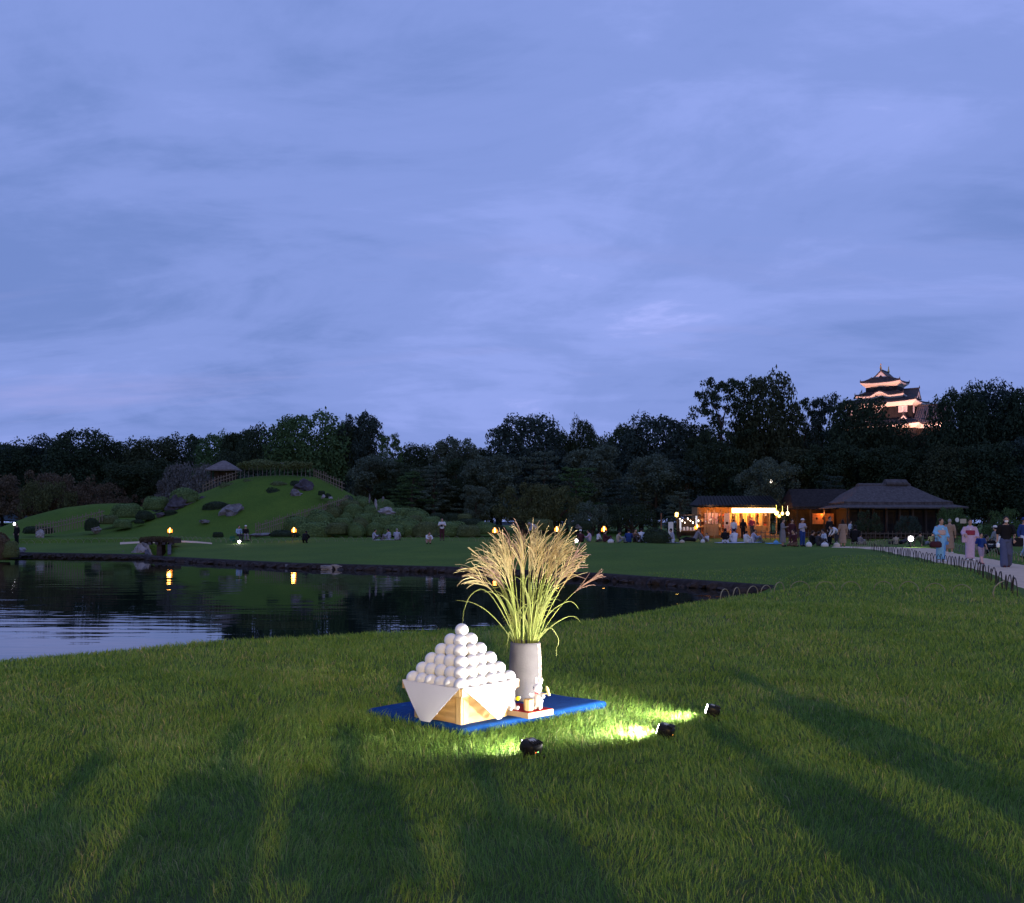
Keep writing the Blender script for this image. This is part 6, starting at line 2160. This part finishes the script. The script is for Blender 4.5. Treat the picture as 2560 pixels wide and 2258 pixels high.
def trunk_tube(q, pts, wid, dep_):
    """cross sections wide in x"""
    rings = []
    for i, p in enumerate(pts):
        t_ = (pts[min(i + 1, len(pts) - 1)] - pts[max(i - 1, 0)]).normalized()
        f_ = V3(1, 0, 0).cross(t_).normalized()
        rings.append([p + V3(1, 0, 0) * wid[i] * math.cos(a) + f_ * dep_[i] * math.sin(a) for a in [2 * PI * k / 14 for k in range(14)]])
    q.loft(rings)


def limb(q, pts, rad):
    q.tube(pts, rad, 10)
    for p, r_ in zip(pts, rad):
        q.ball(p, r_ * .99, 10, 7)


def remeshed(q, voxel, it, name, m):
    me = q.mesh('raw', m)
    o = bpy.data.objects.new('raw', me)
    C.objects.link(o)
    rm = o.modifiers.new('remesh', 'REMESH'); rm.mode = 'VOXEL'; rm.voxel_size = voxel; rm.use_smooth_shade = True
    s_ = o.modifiers.new('smooth', 'SMOOTH'); s_.factor = .5; s_.iterations = it
    dg = bpy.context.evaluated_depsgraph_get()
    nm = bpy.data.meshes.new_from_object(o.evaluated_get(dg))
    nm.name = name
    bpy.data.objects.remove(o); bpy.data.meshes.remove(me)
    if len(nm.materials) == 0:
        nm.materials.append(m)
    return nm


def hand(q, wrist, elbow):
    d = (wrist - elbow).normalized()
    sd = d.cross(V3(0, 0, 1))
    sd = sd.normalized() if sd.length > .05 else V3(1, 0, 0)
    nr = sd.cross(d).normalized()
    palm = wrist + d * .055
    q.tube([wrist - d * .01, wrist + d * .03, palm + d * .02], [.026, .036, .036], 8)
    for k, l_ in enumerate((.060, .070, .066, .052)):
        o_ = palm + sd * (-.027 + .018 * k)
        q.tube([o_ - d * .01, o_ + d * l_ * .55 - nr * .006, o_ + d * l_ - nr * .028], [.0095, .009, .007], 6)
    q.tube([wrist + d * .02 - sd * .025, wrist + d * .045 - sd * .052, wrist + d * .075 - sd * .056 - nr * .01], [.011, .010, .008], 6)


_pose = {}


def pose_meshes(pose):
    if pose in _pose:
        return _pose[pose]
    s = skel(pose)
    sp = s['spine']
    R_ = {}
    q = MB()      # the whole body in one skin
    trunk_tube(q, sp, [.150, .132, .145, .165, .075], [.105, .095, .108, .100, .065])
    nk = sp[-1]
    hd_ = s['head']
    limb(q, [sp[3].lerp(nk, .6), nk, nk.lerp(hd_, .6)], [.062, .056, .056])
    q.ball(hd_, (.074, .092, .112), 14, 10)
    q.ball(hd_ + V3(0, -.035, -.055), (.052, .052, .058), 10, 8)
    q.tube([hd_ + V3(0, -.086, .015), hd_ + V3(0, -.112, -.018), hd_ + V3(0, -.088, -.028)], [.010, .015, .012], 6)
    for sx in (-1, 1):
        q.ball(hd_ + V3(sx * .078, .005, -.005), (.012, .022, .032), 8, 6)
    for L_ in s['legs']:
        limb(q, L_[:3], [.088, .062, .042])
        limb(q, [L_[2], L_[2].lerp(L_[3], .6), L_[3]], [.042, .040, .032])
    for A in s['arms']:
        limb(q, [A[0], A[1], A[2]], [.050, .040, .029])
    for A in s['arms']:
        hand(q, A[2], A[1])
    R_['body'] = remeshed(q, .0125 if pose in ('stand', 'hold', 'walk', 'kimono', 'bag') else .016, 2, 'body', skin_m)
    q = MB()      # shirt with sleeves
    trunk_tube(q, [sp[0].lerp(sp[1], -.15)] + sp[1:4] + [sp[3].lerp(sp[4], .75)], [.180, .160, .168, .186, .090], [.132, .120, .128, .122, .078])
    for A in s['arms']:
        limb(q, [A[0], A[0].lerp(A[1], .6), A[1], A[1].lerp(A[2], .75)], [.072, .064, .058, .050])
    R_['shirt'] = remeshed(q, .018, 4, 'shirt', cloth('white'))
    q = MB()      # short sleeves
    trunk_tube(q, [sp[0].lerp(sp[1], -.15)] + sp[1:4] + [sp[3].lerp(sp[4], .75)], [.180, .160, .168, .186, .090], [.132, .120, .128, .122, .078])
    for A in s['arms']:
        limb(q, [A[0], A[0].lerp(A[1], .75)], [.076, .078])
    R_['tshirt'] = remeshed(q, .018, 3, 'shirt', cloth('white'))
    q = MB()      # trousers
    trunk_tube(q, [sp[0].lerp(sp[1], -.4), sp[0], sp[0].lerp(sp[1], .75)], [.168, .172, .158], [.125, .128, .118])
    for L_ in s['legs']:
        limb(q, [L_[0], L_[1], L_[1].lerp(L_[2], .92)], [.108, .085, .070])
    R_['trousers'] = remeshed(q, .018, 3, 'trousers', cloth('jeans'))
    q = MB()      # wide legs
    trunk_tube(q, [sp[0].lerp(sp[1], -.4), sp[0], sp[0].lerp(sp[1], .75)], [.172, .176, .158], [.130, .132, .118])
    for L_ in s['legs']:
        limb(q, [L_[0], L_[1], L_[1].lerp(L_[2], .94)], [.112, .112, .125])
    R_['wide'] = remeshed(q, .018, 3, 'trousers', cloth('jeans'))
    q = MB()      # shoes
    for L_ in s['legs']:
        a, b_ = L_[2] + V3(0, 0, -.03), L_[3]
        q.tube([a + (a - b_).normalized() * .05, a, a.lerp(b_, .6), b_, b_ + (b_ - a).normalized() * .03], [.03, .050, .050, .046, .026], 8)
    R_['shoes'] = q.mesh('shoes', cloth('black'), True)
    q = MB()      # skirt / lower part of a dress
    k0 = (s['legs'][0][1] + s['legs'][1][1]) / 2
    an = (s['legs'][0][2] + s['legs'][1][2]) / 2
    trunk_tube(q, [sp[1].lerp(sp[0], -.1), sp[0].lerp(sp[1], .3), sp[0].lerp(k0, .35), k0, k0.lerp(an, .62)], [.155, .178, .200, .205, .225], [.115, .138, .160, .165, .185])
    R_['skirt'] = remeshed(q, .02, 3, 'skirt', cloth('tan'))
    if pose in ('kimono',):
        q = MB()
        trunk_tube(q, [an + V3(0, 0, .02), an + V3(0, 0, .25), k0 + V3(0, 0, .05), sp[0], sp[1], sp[2], sp[3], sp[3].lerp(sp[4], .8)], [.185, .180, .185, .190, .175, .178, .192, .095], [.150, .148, .150, .150, .140, .140, .132, .08])
        for A in s['arms']:
            q.tube([A[0], A[1], A[1].lerp(A[2], .72)], [.085, .105, .115], 10, True, .75)
            m_ = A[1].lerp(A[2], .45)
            q.tube([m_ + V3(0, 0, .04), m_ + V3(0, 0, -.16), m_ + V3(0, .02, -.34)], [.085, .095, .085], 10, True, .45)
        R_['robe'] = remeshed(q, .018, 3, 'robe', cloth('kimonoblue'))
        q = MB(); trunk_tube(q, [V3(0, 0, 1.05), V3(0, 0, 1.08), V3(0, .0, 1.21), V3(0, 0, 1.24)], [.182, .192, .192, .184], [.146, .156, .152, .144]); R_['obi'] = q.mesh('obi', cloth('obi'), True)
        q = MB(); q.box((0, .175, 1.18), (.22, .10, .20)); R_['obi_knot'] = q.mesh('obi_knot', cloth('obi'))
        q = MB()
        for sx in (-1, 1):
            q.tube([V3(sx * .075, -.02, 1.44), V3(sx * .055, -.10, 1.36), V3(-sx * .02, -.138, 1.25)], [.016, .016, .012], 6, True, .5)
        R_['collar'] = q.mesh('collar', cloth('white'))

    def hair(kind):
        q = MB()
        q.ball(hd_ + V3(0, .018, .022), (.086, .096, .108), 14, 10)
        if kind == 'long':
            bk = V3(0, .075, -.05)
            trunk_tube(q, [hd_ + V3(0, .02, .02), hd_ + V3(0, .055, -.10), hd_ + bk + V3(0, 0, -.20), hd_ + bk + V3(0, .0, -.34)], [.088, .100, .105, .075], [.080, .058, .045, .03])
        if kind == 'bun':
            q.ball(hd_ + V3(0, .10, .05), .055, 10, 8)
        # cut the face free
        me = remeshed(q, .014, 1, 'hair', hair_b)
        bm = bmesh.new(); bm.from_mesh(me)
        dl = [v for v in bm.verts if v.co.y < hd_.y - .052 and v.co.z < hd_.z + .055]
        bmesh.ops.delete(bm, geom=dl, context='VERTS')
        bm.to_mesh(me); bm.free()
        return me
    R_['hair_fn'] = hair
    R_['hair'] = {}
    R_['s'] = s
    _pose[pose] = R_
    return R_


def person(px, D, pose, label, rz=0.0, top=None, bottom=None, hair='short', hm_=None, s=1.0, group=None, long_sleeve=True, wide=False, skirt=None, robe=None, obi=None, hat=None, mask=False, shoes='black', at=None, eyes=False, dz=0.0):
    if at is None:
        x = wx(px, D); y = D
    else:
        x, y = at
    z = hz(x, y) + dz
    P_ = pose_meshes(pose)
    r_ = thing('person', label, 'person', (x, y, z), rz, group)
    r_.scale = (s, s, s)
    put('body', P_['body'], r_, skin_m)
    if hair not in P_['hair']:
        P_['hair'][hair] = P_['hair_fn'](hair)
    put('hair', P_['hair'][hair], r_, hm_ or hair_b)
    hd_ = P_['s']['head']
    if top:
        put('shirt', P_['shirt' if long_sleeve else 'tshirt'], r_, cloth(top))
    if bottom:
        put('trousers', P_['wide' if wide else 'trousers'], r_, cloth(bottom))
    if skirt:
        put('skirt', P_['skirt'], r_, cloth(skirt))
    if robe:
        put('robe', P_['robe'], r_, cloth(robe)); put('obi', P_['obi'], r_, cloth(obi)); put('obi_knot', P_['obi_knot'], r_, cloth(obi)); put('collar', P_['collar'], r_, cloth('white'))
    put('shoes', P_['shoes'], r_, cloth(shoes))
    if hat:
        q = MB(); q.lathe([(.15 if hat[1] else .10, .045), (.152 if hat[1] else .105, .052), (.098, .060), (.094, .12), (.05, .145), (.01, .148)], 14, tuple(hd_ + V3(0, .012, 0)))
        if not hat[1]:
            q.box(tuple(hd_ + V3(0, -.12, .058)), (.12, .09, .012))
        q.build('hat', cloth(hat[0]), r_)
    if mask:
        q = MB(); q.ball(hd_ + V3(0, -.068, -.050), (.060, .048, .045), 12, 8); q.build('face_mask', mat('mask_white', (.75, .72, .70), .8), r_, True)
    if eyes:
        for sx in (-1, 1):
            q = MB(); q.ball(hd_ + V3(sx * .030, -.086, .012), (.011, .006, .006), 8, 6); q.build('eye', eye_m, r_)
        q = MB(); q.box(tuple(hd_ + V3(0, -.0865, -.060)), (.036, .008, .008)); q.build('mouth', mat('lips', (.35, .10, .09), .5), r_)
    return r_


BACKV = PI      # seen from behind
# strollers on the path
person(2352, 38.9, 'kimono', 'woman in a light blue kimono with a cream and red sash, walking on the path', R(15), robe='kimonoblue', obi='obi', hair='bun', hm_=hair_n, s=.985, shoes='white', eyes=True)
hb = thing('handbag', 'burgundy tote bag carried at the hip of the woman in the blue kimono', 'handbag', (wx(2339, 38.55), 38.55, hz(wx(2339, 38.55), 38.55) + .56))
q = MB()
q.loft([[(.20 * sx * w_, yy * dd, z) for sx, yy in ((-1, -1), (0, -1.25), (1, -1), (1, 1), (0, 1.25), (-1, 1))] for z, w_, dd in ((0, .7, .06), (.03, 1, .09), (.16, 1.02, .08), (.24, .82, .04))]); q.build('pouch', cloth('maroon'), hb, True)
for sy in (-1, 1):
    q = MB(); q.tube([(-.09, .04 * sy, .22), (-.05, .05 * sy, .36), (.05, .05 * sy, .38), (.09, .04 * sy, .22)], .010, 6); q.build('handle', cloth('maroon'), hb)
person(2425, 39.6, 'kimono', 'woman in a lilac kimono with a dark red sash, holding the child by the hand', R(-12), robe='lilac', obi='red', hair='bun', hm_=hair_n, s=.95, shoes='white', eyes=True)
person(2452, 36.4, 'walk', 'small child in navy printed top and pale shorts walking beside the lilac kimono', R(8), top='navy', bottom='pinkish', long_sleeve=False, s=.66, eyes=True, shoes='red')
person(2515, 33.0, 'walk', 'woman in black t-shirt and wide blue jeans wearing a white face mask', R(-18), top='black', bottom='jeans', wide=True, hair='long', long_sleeve=False, mask=True, s=.985, eyes=True, shoes='maroon')
sbg = thing('shoulder_bag', 'black shoulder bag hanging at the side of the masked woman', 'shoulder bag', (wx(2545, 32.8), 32.8, hz(wx(2545, 32.8), 32.8) + .70))
q = MB(); q.loft([[(.15 * sx * w_, yy, z) for sx, yy in ((-1, -.06), (1, -.06), (1, .06), (-1, .06))] for z, w_ in ((0, .8), (.05, 1), (.24, 1), (.28, .85))]); q.build('pouch', cloth('black'), sbg)
q = MB(); q.tube([(-.1, 0, .27), (-.16, .02, .6), (-.30, .03, .74)], .012, 6); q.build('strap', cloth('black'), sbg)
bt = thing('white_bottle', 'white bottle carried low in the hand of the masked woman', 'bottle', (wx(2495, 32.7), 32.7, hz(wx(2495, 32.7), 32.7) + .66))
q = MB(); q.lathe([(.04, 0), (.055, .02), (.055, .11), (.03, .15)], 12, (0, 0, 0)); q.build('body', mat('plastic_white', (.75, .78, .8), .4), bt, True)
q = MB(); q.lathe([(.026, .15), (.026, .19)], 10); q.build('cap', mat('plastic_teal', (.2, .45, .5), .4), bt)
person(2560, 41.0, 'walk', 'person in a navy top and pale blue trousers cut by the edge of the view', R(20), top='navy', bottom='paleblue', hair='short', s=.97, hat=('navy', True))
person(2374, 48.5, 'dress', 'grey haired person in a tan coat just behind the blue kimono', R(150), top='tan', skirt='tan', hm_=hair_g, s=.97, shoes='white')
person(2490, 50.0, 'bench', 'person in a slate blue top and white cap sitting on a folding chair', R(-150), top='slate', bottom='black', hat=('white', False), s=1.0, shoes='black')
ch = thing('folding_chair', 'pale folding chair under the person in the slate blue top', 'chair', (wx(2490, 50.0), 50.0, hz(wx(2490, 50), 50)), R(-150))
q = MB(); q.box((0, -.12, .40), (.46, .46, .04)); q.build('seat', cloth('white'), ch)
q = MB(); q.box((0, .16, .66), (.46, .03, .28)); q.build('backrest', cloth('white'), ch)
for sx in (-1, 1):
    q = MB(); q.tube([(sx * .22, -.32, 0), (sx * .22, .10, .40)], .014, 6); q.build('leg', dark_metal, ch)
    q = MB(); q.tube([(sx * .22, .16, 0), (sx * .22, -.30, .40)], .014, 6); q.build('leg', dark_metal, ch)
    q = MB(); q.tube([(sx * .22, .10, .40), (sx * .22, .17, .80)], .014, 6); q.build('back_post', dark_metal, ch)
person(2462, 46.0, 'sit', 'dark clad person sitting on the grass between the child and the chair', R(70), top='darkgrey', bottom='black')
person(2333, 60.0, 'sit', 'person in olive sitting on the lawn beside the white ground light', R(160), top='olive', bottom='olive')
person(2308, 62.0, 'lean', 'person in dark green leaning back on the lawn beyond the white ground light', R(120), top='olive', bottom='grey')
person(2252, 68.0, 'recline', 'dark clad person lying on the lawn in front of the thatched house', R(-78), top='darkgrey', bottom='black', s=1.0)
person(2240, 66.5, 'sit', 'pale clothed person sitting at the head of the lying one', R(170), top='beige', bottom='darkgrey', s=.75)
# standing group
person(1957, 61.5, 'hold', 'man in a long grey shirt standing and holding out his hands', R(62), top='grey', skirt='grey', s=.99)
person(1980, 63.5, 'stand', 'person in dark maroon standing between the grey man and the white hat', R(10), top='maroon', bottom='maroon', s=.98, group=None)
person(2006, 62.0, 'hold', 'person in a white hat and lavender blue jacket holding a phone', R(25), top='lavender', bottom='navy', hat=('white', True), s=.99)
person(1985, 60.5, 'kneel', 'person in maroon kneeling at the feet of the standing group', R(-60), top='maroon', bottom='brown')
person(2030, 64.0, 'sit', 'person in black sitting behind the white hat', R(95), top='black', bottom='black', s=1.02)
person(2046, 63.0, 'sit', 'person in dark grey sitting with drawn up knees beside the tall dark man', R(100), top='darkgrey', bottom='darkgrey')
person(2060, 65.0, 'kneel', 'person in white and navy kneeling beside the tall dark man', R(-80), top='white', bottom='navy')
person(2074, 66.5, 'stand', 'tall man dressed all in black standing before the lit screen', R(30), top='black', bottom='black', s=1.08, hm_=hair_b)
person(2092, 62.5, 'bend', 'person in a white patterned shirt bending over beside the tan dress', R(-80), top='white', bottom='darkgrey', s=.93)
person(2107, 61.5, 'dress', 'dark haired woman in a long tan dress seen from behind', R(175), top='tan', skirt='tan', s=.98, hair='long')
person(2138, 67.0, 'kneel', 'woman in black with long dark hair kneeling beside the bamboo hoops', R(160), top='black', bottom='black', hair='long', s=1.25)
person(2126, 84.0, 'stand', 'small distant person in white by the low fence', R(40), top='white', bottom='darkgrey', s=.9)
person(2150, 66.0, 'sit', 'person in pale grey sitting at the end of the bamboo hoops', R(120), top='grey', bottom='grey', s=.75)
# tea shop customers
person(1834, 86.0, 'stand', 'customer in a white shirt standing at the bright tea shop', R(170), top='white', bottom='navy', s=.98)
person(1858, 86.3, 'stand', 'customer in black standing at the bright tea shop', R(150), top='black', bottom='black', s=1.0, hair='long')
person(1880, 88.4, 'stand', 'shop keeper in red behind the counter of the tea shop', R(10), top='red', bottom='darkgrey', s=.95, dz=.25)
# seated groups along the lawn
person(1813, 71.0, 'kneel', 'woman in a dark vest with long hair kneeling on the grass', R(165), top='black', bottom='white', hair='long', s=1.05)
person(1836, 72.0, 'sit', 'person in a bright white shirt sitting in the group before the tea shop', R(-160), top='white', bottom='white', s=1.1)
person(1865, 70.5, 'sit', 'dark haired person in white and grey sitting in the middle of the shop lawn group', R(120), top='white', bottom='white', s=.95, long_sleeve=False)
person(1884, 72.5, 'sit', 'person in grey blue sitting last in the shop lawn group', R(95), top='lavender', bottom='grey', s=1.05)
person(1735, 74.0, 'lean', 'person in a grey top and dark trousers leaning far back on the lawn', R(-80), top='grey', bottom='black', s=1.25)
person(1768, 73.5, 'sit', 'small child in white sitting behind the leaning person', R(-60), top='white', bottom='grey', s=.72)
person(1680, 70.5, 'kneel', 'person in a lavender shirt kneeling with pale trousers', R(-95), top='lavender', bottom='paleblue')
person(1640, 71.0, 'sit', 'woman in maroon and dark trousers sitting and looking at the lavender shirt', R(60), top='maroon', bottom='black', hair='long', hm_=hair_n, s=1.05)
person(1603, 72.5, 'kneel', 'person in a clean white shirt kneeling, seen from behind', R(170), top='white', bottom='white', s=.98)
person(1588, 71.5, 'sit', 'person in brown sitting next to the clean white shirt', R(20), top='brown', bottom='darkgrey', s=1.05)
person(1572, 70.8, 'sit', 'person in a navy jacket sitting with the back to the pond', R(175), top='navy', bottom='navy', s=1.05)
person(1546, 69.8, 'sit', 'person in beige sitting bent forward at the pond side', R(110), top='beige', bottom='slate', s=.9)
person(1512, 73.0, 'sit', 'person in dark maroon sitting before the torch', R(95), top='maroon', bottom='maroon', s=.98)
person(1496, 74.0, 'kneel', 'child in white kneeling beside the dark maroon person', R(120), top='white', bottom='darkgrey', s=.75)
person(1473, 73.5, 'sit', 'person in lilac sitting in the middle of the first picnic group', R(-100), top='lilac', bottom='slate', s=.98)
person(1451, 73.0, 'sit', 'person in maroon with a pale cap sitting nearest the pampas', R(170), top='maroon', bottom='black', hat=('white', False), s=1.0)
person(1338, 77.0, 'bend', 'person in a lavender shirt bending forward behind the pampas plumes', R(-75), top='lavender', bottom='darkgrey', s=1.05, hm_=hair_g)
person(1105, 79.0, 'hold', 'man in a white shirt and dark trousers standing with a camera', R(5), top='white', bottom='maroon', s=1.03, long_sleeve=False)
cm_ = thing('camera_body', 'dark camera held before the chest of the man in the white shirt', 'camera', (wx(1104, 78.68), 78.68, hz(wx(1104, 78.7), 78.7) + 1.16))
q = MB(); q.box((0, 0, 0), (.20, .09, .15)); edge_bevel(q.build('case', cloth('darkgrey'), cm_), .012)
q = MB(); q.tube([(0, -.04, 0), (0, -.13, 0)], [.06, .055], 12); q.build('lens', cloth('black'), cm_)
person(1071, 72.5, 'squat', 'child in white top and pink trousers squatting at the lawn edge', R(25), top='white', bottom='pinkish', s=.92)
person(936, 81.0, 'sit', 'person in lavender sitting alone at the end of the picnic cloth', R(100), top='lavender', bottom='darkgrey', s=.98)
person(972, 81.3, 'sit', 'person in a pale shirt sitting in the middle of the picnic cloth', R(-110), top='lavender', bottom='grey', s=1.02)
person(992, 80.8, 'sit', 'grey haired person in a pale shirt sitting with the back to the pond', R(175), top='lavender', bottom='grey', hm_=hair_g, s=1.05)
person(762, 80.5, 'squat', 'person all in black crouching by the torch at the hill fence', R(160), top='black', bottom='black', s=1.05, hair='long')
person(597, 86.0, 'bench', 'person in a light blue shirt sitting on the bench below the hill', R(40), top='lightblue', bottom='darkgrey')
person(614, 86.0, 'bench', 'person in black with a white cap sitting on the bench below the hill', R(25), top='black', bottom='grey', hat=('white', False))
bn = thing('bench', 'wooden bench under the pair below the hill', 'bench', (wx(606, 86.1), 86.1, hz(wx(606, 86.1), 86.1)), R(12))
q = MB(); q.box((0, 0, .41), (1.5, .42, .05)); q.build('seat', old_wood, bn)
for sx in (-1, 1):
    for sy in (-1, 1):
        q = MB(); q.box((sx * .66, sy * .16, .19), (.07, .07, .40)); q.build('leg', old_wood, bn)
gb = thing('green_bag', 'green bag standing on the grass beside the bench', 'bag', on_ground(581, 85.5))
q = MB(); q.loft([[(.2 * sx * w_, sy * .1, z) for sx, sy in ((-1, -1), (1, -1), (1, 1), (-1, 1))] for z, w_ in ((0, 1), (.3, 1.05), (.42, .8))]); q.build('pouch', mat('bag_green', (.03, .14, .07), .8, .15, 8), gb)
q = MB(); q.tube([(-.1, 0, .40), (-.06, 0, .54), (.06, 0, .54), (.1, 0, .40)], .012, 6); q.build('handle', mat('bag_green', (.03, .14, .07)), gb)
person(42, 86.0, 'stand', 'person dressed in black standing alone at the far end of the pond', R(-20), top='black', bottom='black', s=1.04)


# picnic cloths and bags
def sheet(px, D, w_, d_, c, lb, group=None):
    x, y, z = on_ground(px, D)
    q = MB(); nn = 8
    vs, fs = [], []
    for j in range(nn + 1):
        for i in range(nn + 1):
            lx, ly = (i / nn - .5) * w_, (j / nn - .5) * d_
            vs.append((lx, ly, hz(x + lx, y + ly) - z + .045 + random.uniform(0, .02)))
    for j in range(nn):
        for i in range(nn):
            a = j * (nn + 1) + i
            fs.append((a, a + 1, a + nn + 2, a + nn + 1))
    q.add(vs, fs)
    o = q.build('picnic_sheet', cloth(c), None, True, loc=(x, y, z))
    sd = o.modifiers.new('thick', 'SOLIDIFY'); sd.thickness = .02
    return tag(o, lb, 'picnic sheet', group)


sheet(962, 81.2, 1.6, 1.2, 'white', 'white picnic sheet between the three pale shirted people')
sheet(1845, 71.2, 3.0, 1.5, 'paleblue', 'pale picnic sheet under the group before the tea shop')
sheet(1935, 67.5, 1.0, .8, 'kimonoblue', 'bright blue picnic sheet left beside the man in grey')
sheet(1655, 70.4, 2.4, 1.2, 'slate', 'slate coloured picnic sheet under the lavender shirt')
sheet(1610, 71.8, 1.6, 1.2, 'olive', 'greenish picnic sheet under the clean white shirt')


def small_bag(px, D, w_, h_, c, lb):
    o = thing('bag', lb, 'bag', on_ground(px, D), random.uniform(-.4, .4))
    q = MB(); q.loft([[(w_ / 2 * k_ * math.cos(a), w_ * .35 * k_ * math.sin(a), z) for a in [2 * PI * k / 10 for k in range(10)]] for z, k_ in ((0, .8), (h_ * .2, 1), (h_ * .7, .9), (h_, .45))]); q.build('pouch', cloth(c), o, True)
    q = MB(); q.tube([(-w_ * .15, 0, h_ * .95), (0, 0, h_ * 1.35), (w_ * .15, 0, h_ * .95)], .012, 5); q.build('handle', cloth(c), o)


for a in ((1527, 70.0, .45, .26, 'white', 'white bag on the grass by the person in beige'), (1705, 71.5, .42, .2, 'cream', 'cream bag at the feet of the leaning person'), (1757, 72.0, .32, .24, 'white', 'white bag between the leaning person and the child'),
          (2022, 61.0, .42, .28, 'white', 'white bag on the grass by the white hat'), (2062, 61.8, .5, .26, 'white', 'white bag before the kneeling person in white and navy'), (2092, 61.0, .4, .26, 'cream', 'cream bag beside the hem of the tan dress'),
          (1902, 71.5, .5, .2, 'olive', 'olive bag at the end of the shop lawn group'), (1940, 66.9, .35, .24, 'kimonoblue', 'bright blue bag lying on the blue picnic sheet')):
    small_bag(*a)

# the onlookers beside the photographer, whose shadows fall on the lawn
person(0, 0, 'hold', 'photographer standing on the lawn with raised hands', PI, top='grey', bottom='jeans', at=(0.13, -.62), s=1.02)
person(0, 0, 'stand', 'onlooker in a dark coat standing next to the photographer', PI, top='darkgrey', bottom='black', at=(-.58, -.30), s=1.0)
person(0, 0, 'stand', 'onlooker in a lavender coat standing beyond the dark coat', PI, top='lavender', bottom='jeans', at=(-1.15, -.95), s=.98)
person(0, 0, 'stand', 'onlooker in brown standing on the path side of the photographer', PI, top='brown', bottom='jeans', at=(.90, -1.1), s=1.0)
person(0, 0, 'stand', 'onlooker in white standing apart on the path side', PI, top='white', bottom='jeans', at=(2.35, -.4), s=1.0)
person(0, 0, 'walk', 'onlooker in slate walking up from the path side', PI, top='slate', bottom='black', at=(3.05, 1.6), s=1.02)
person(0, 0, 'stand', 'onlooker in navy standing last on the path side', PI, top='navy', bottom='jeans', at=(3.5, -2.2), s=1.0)
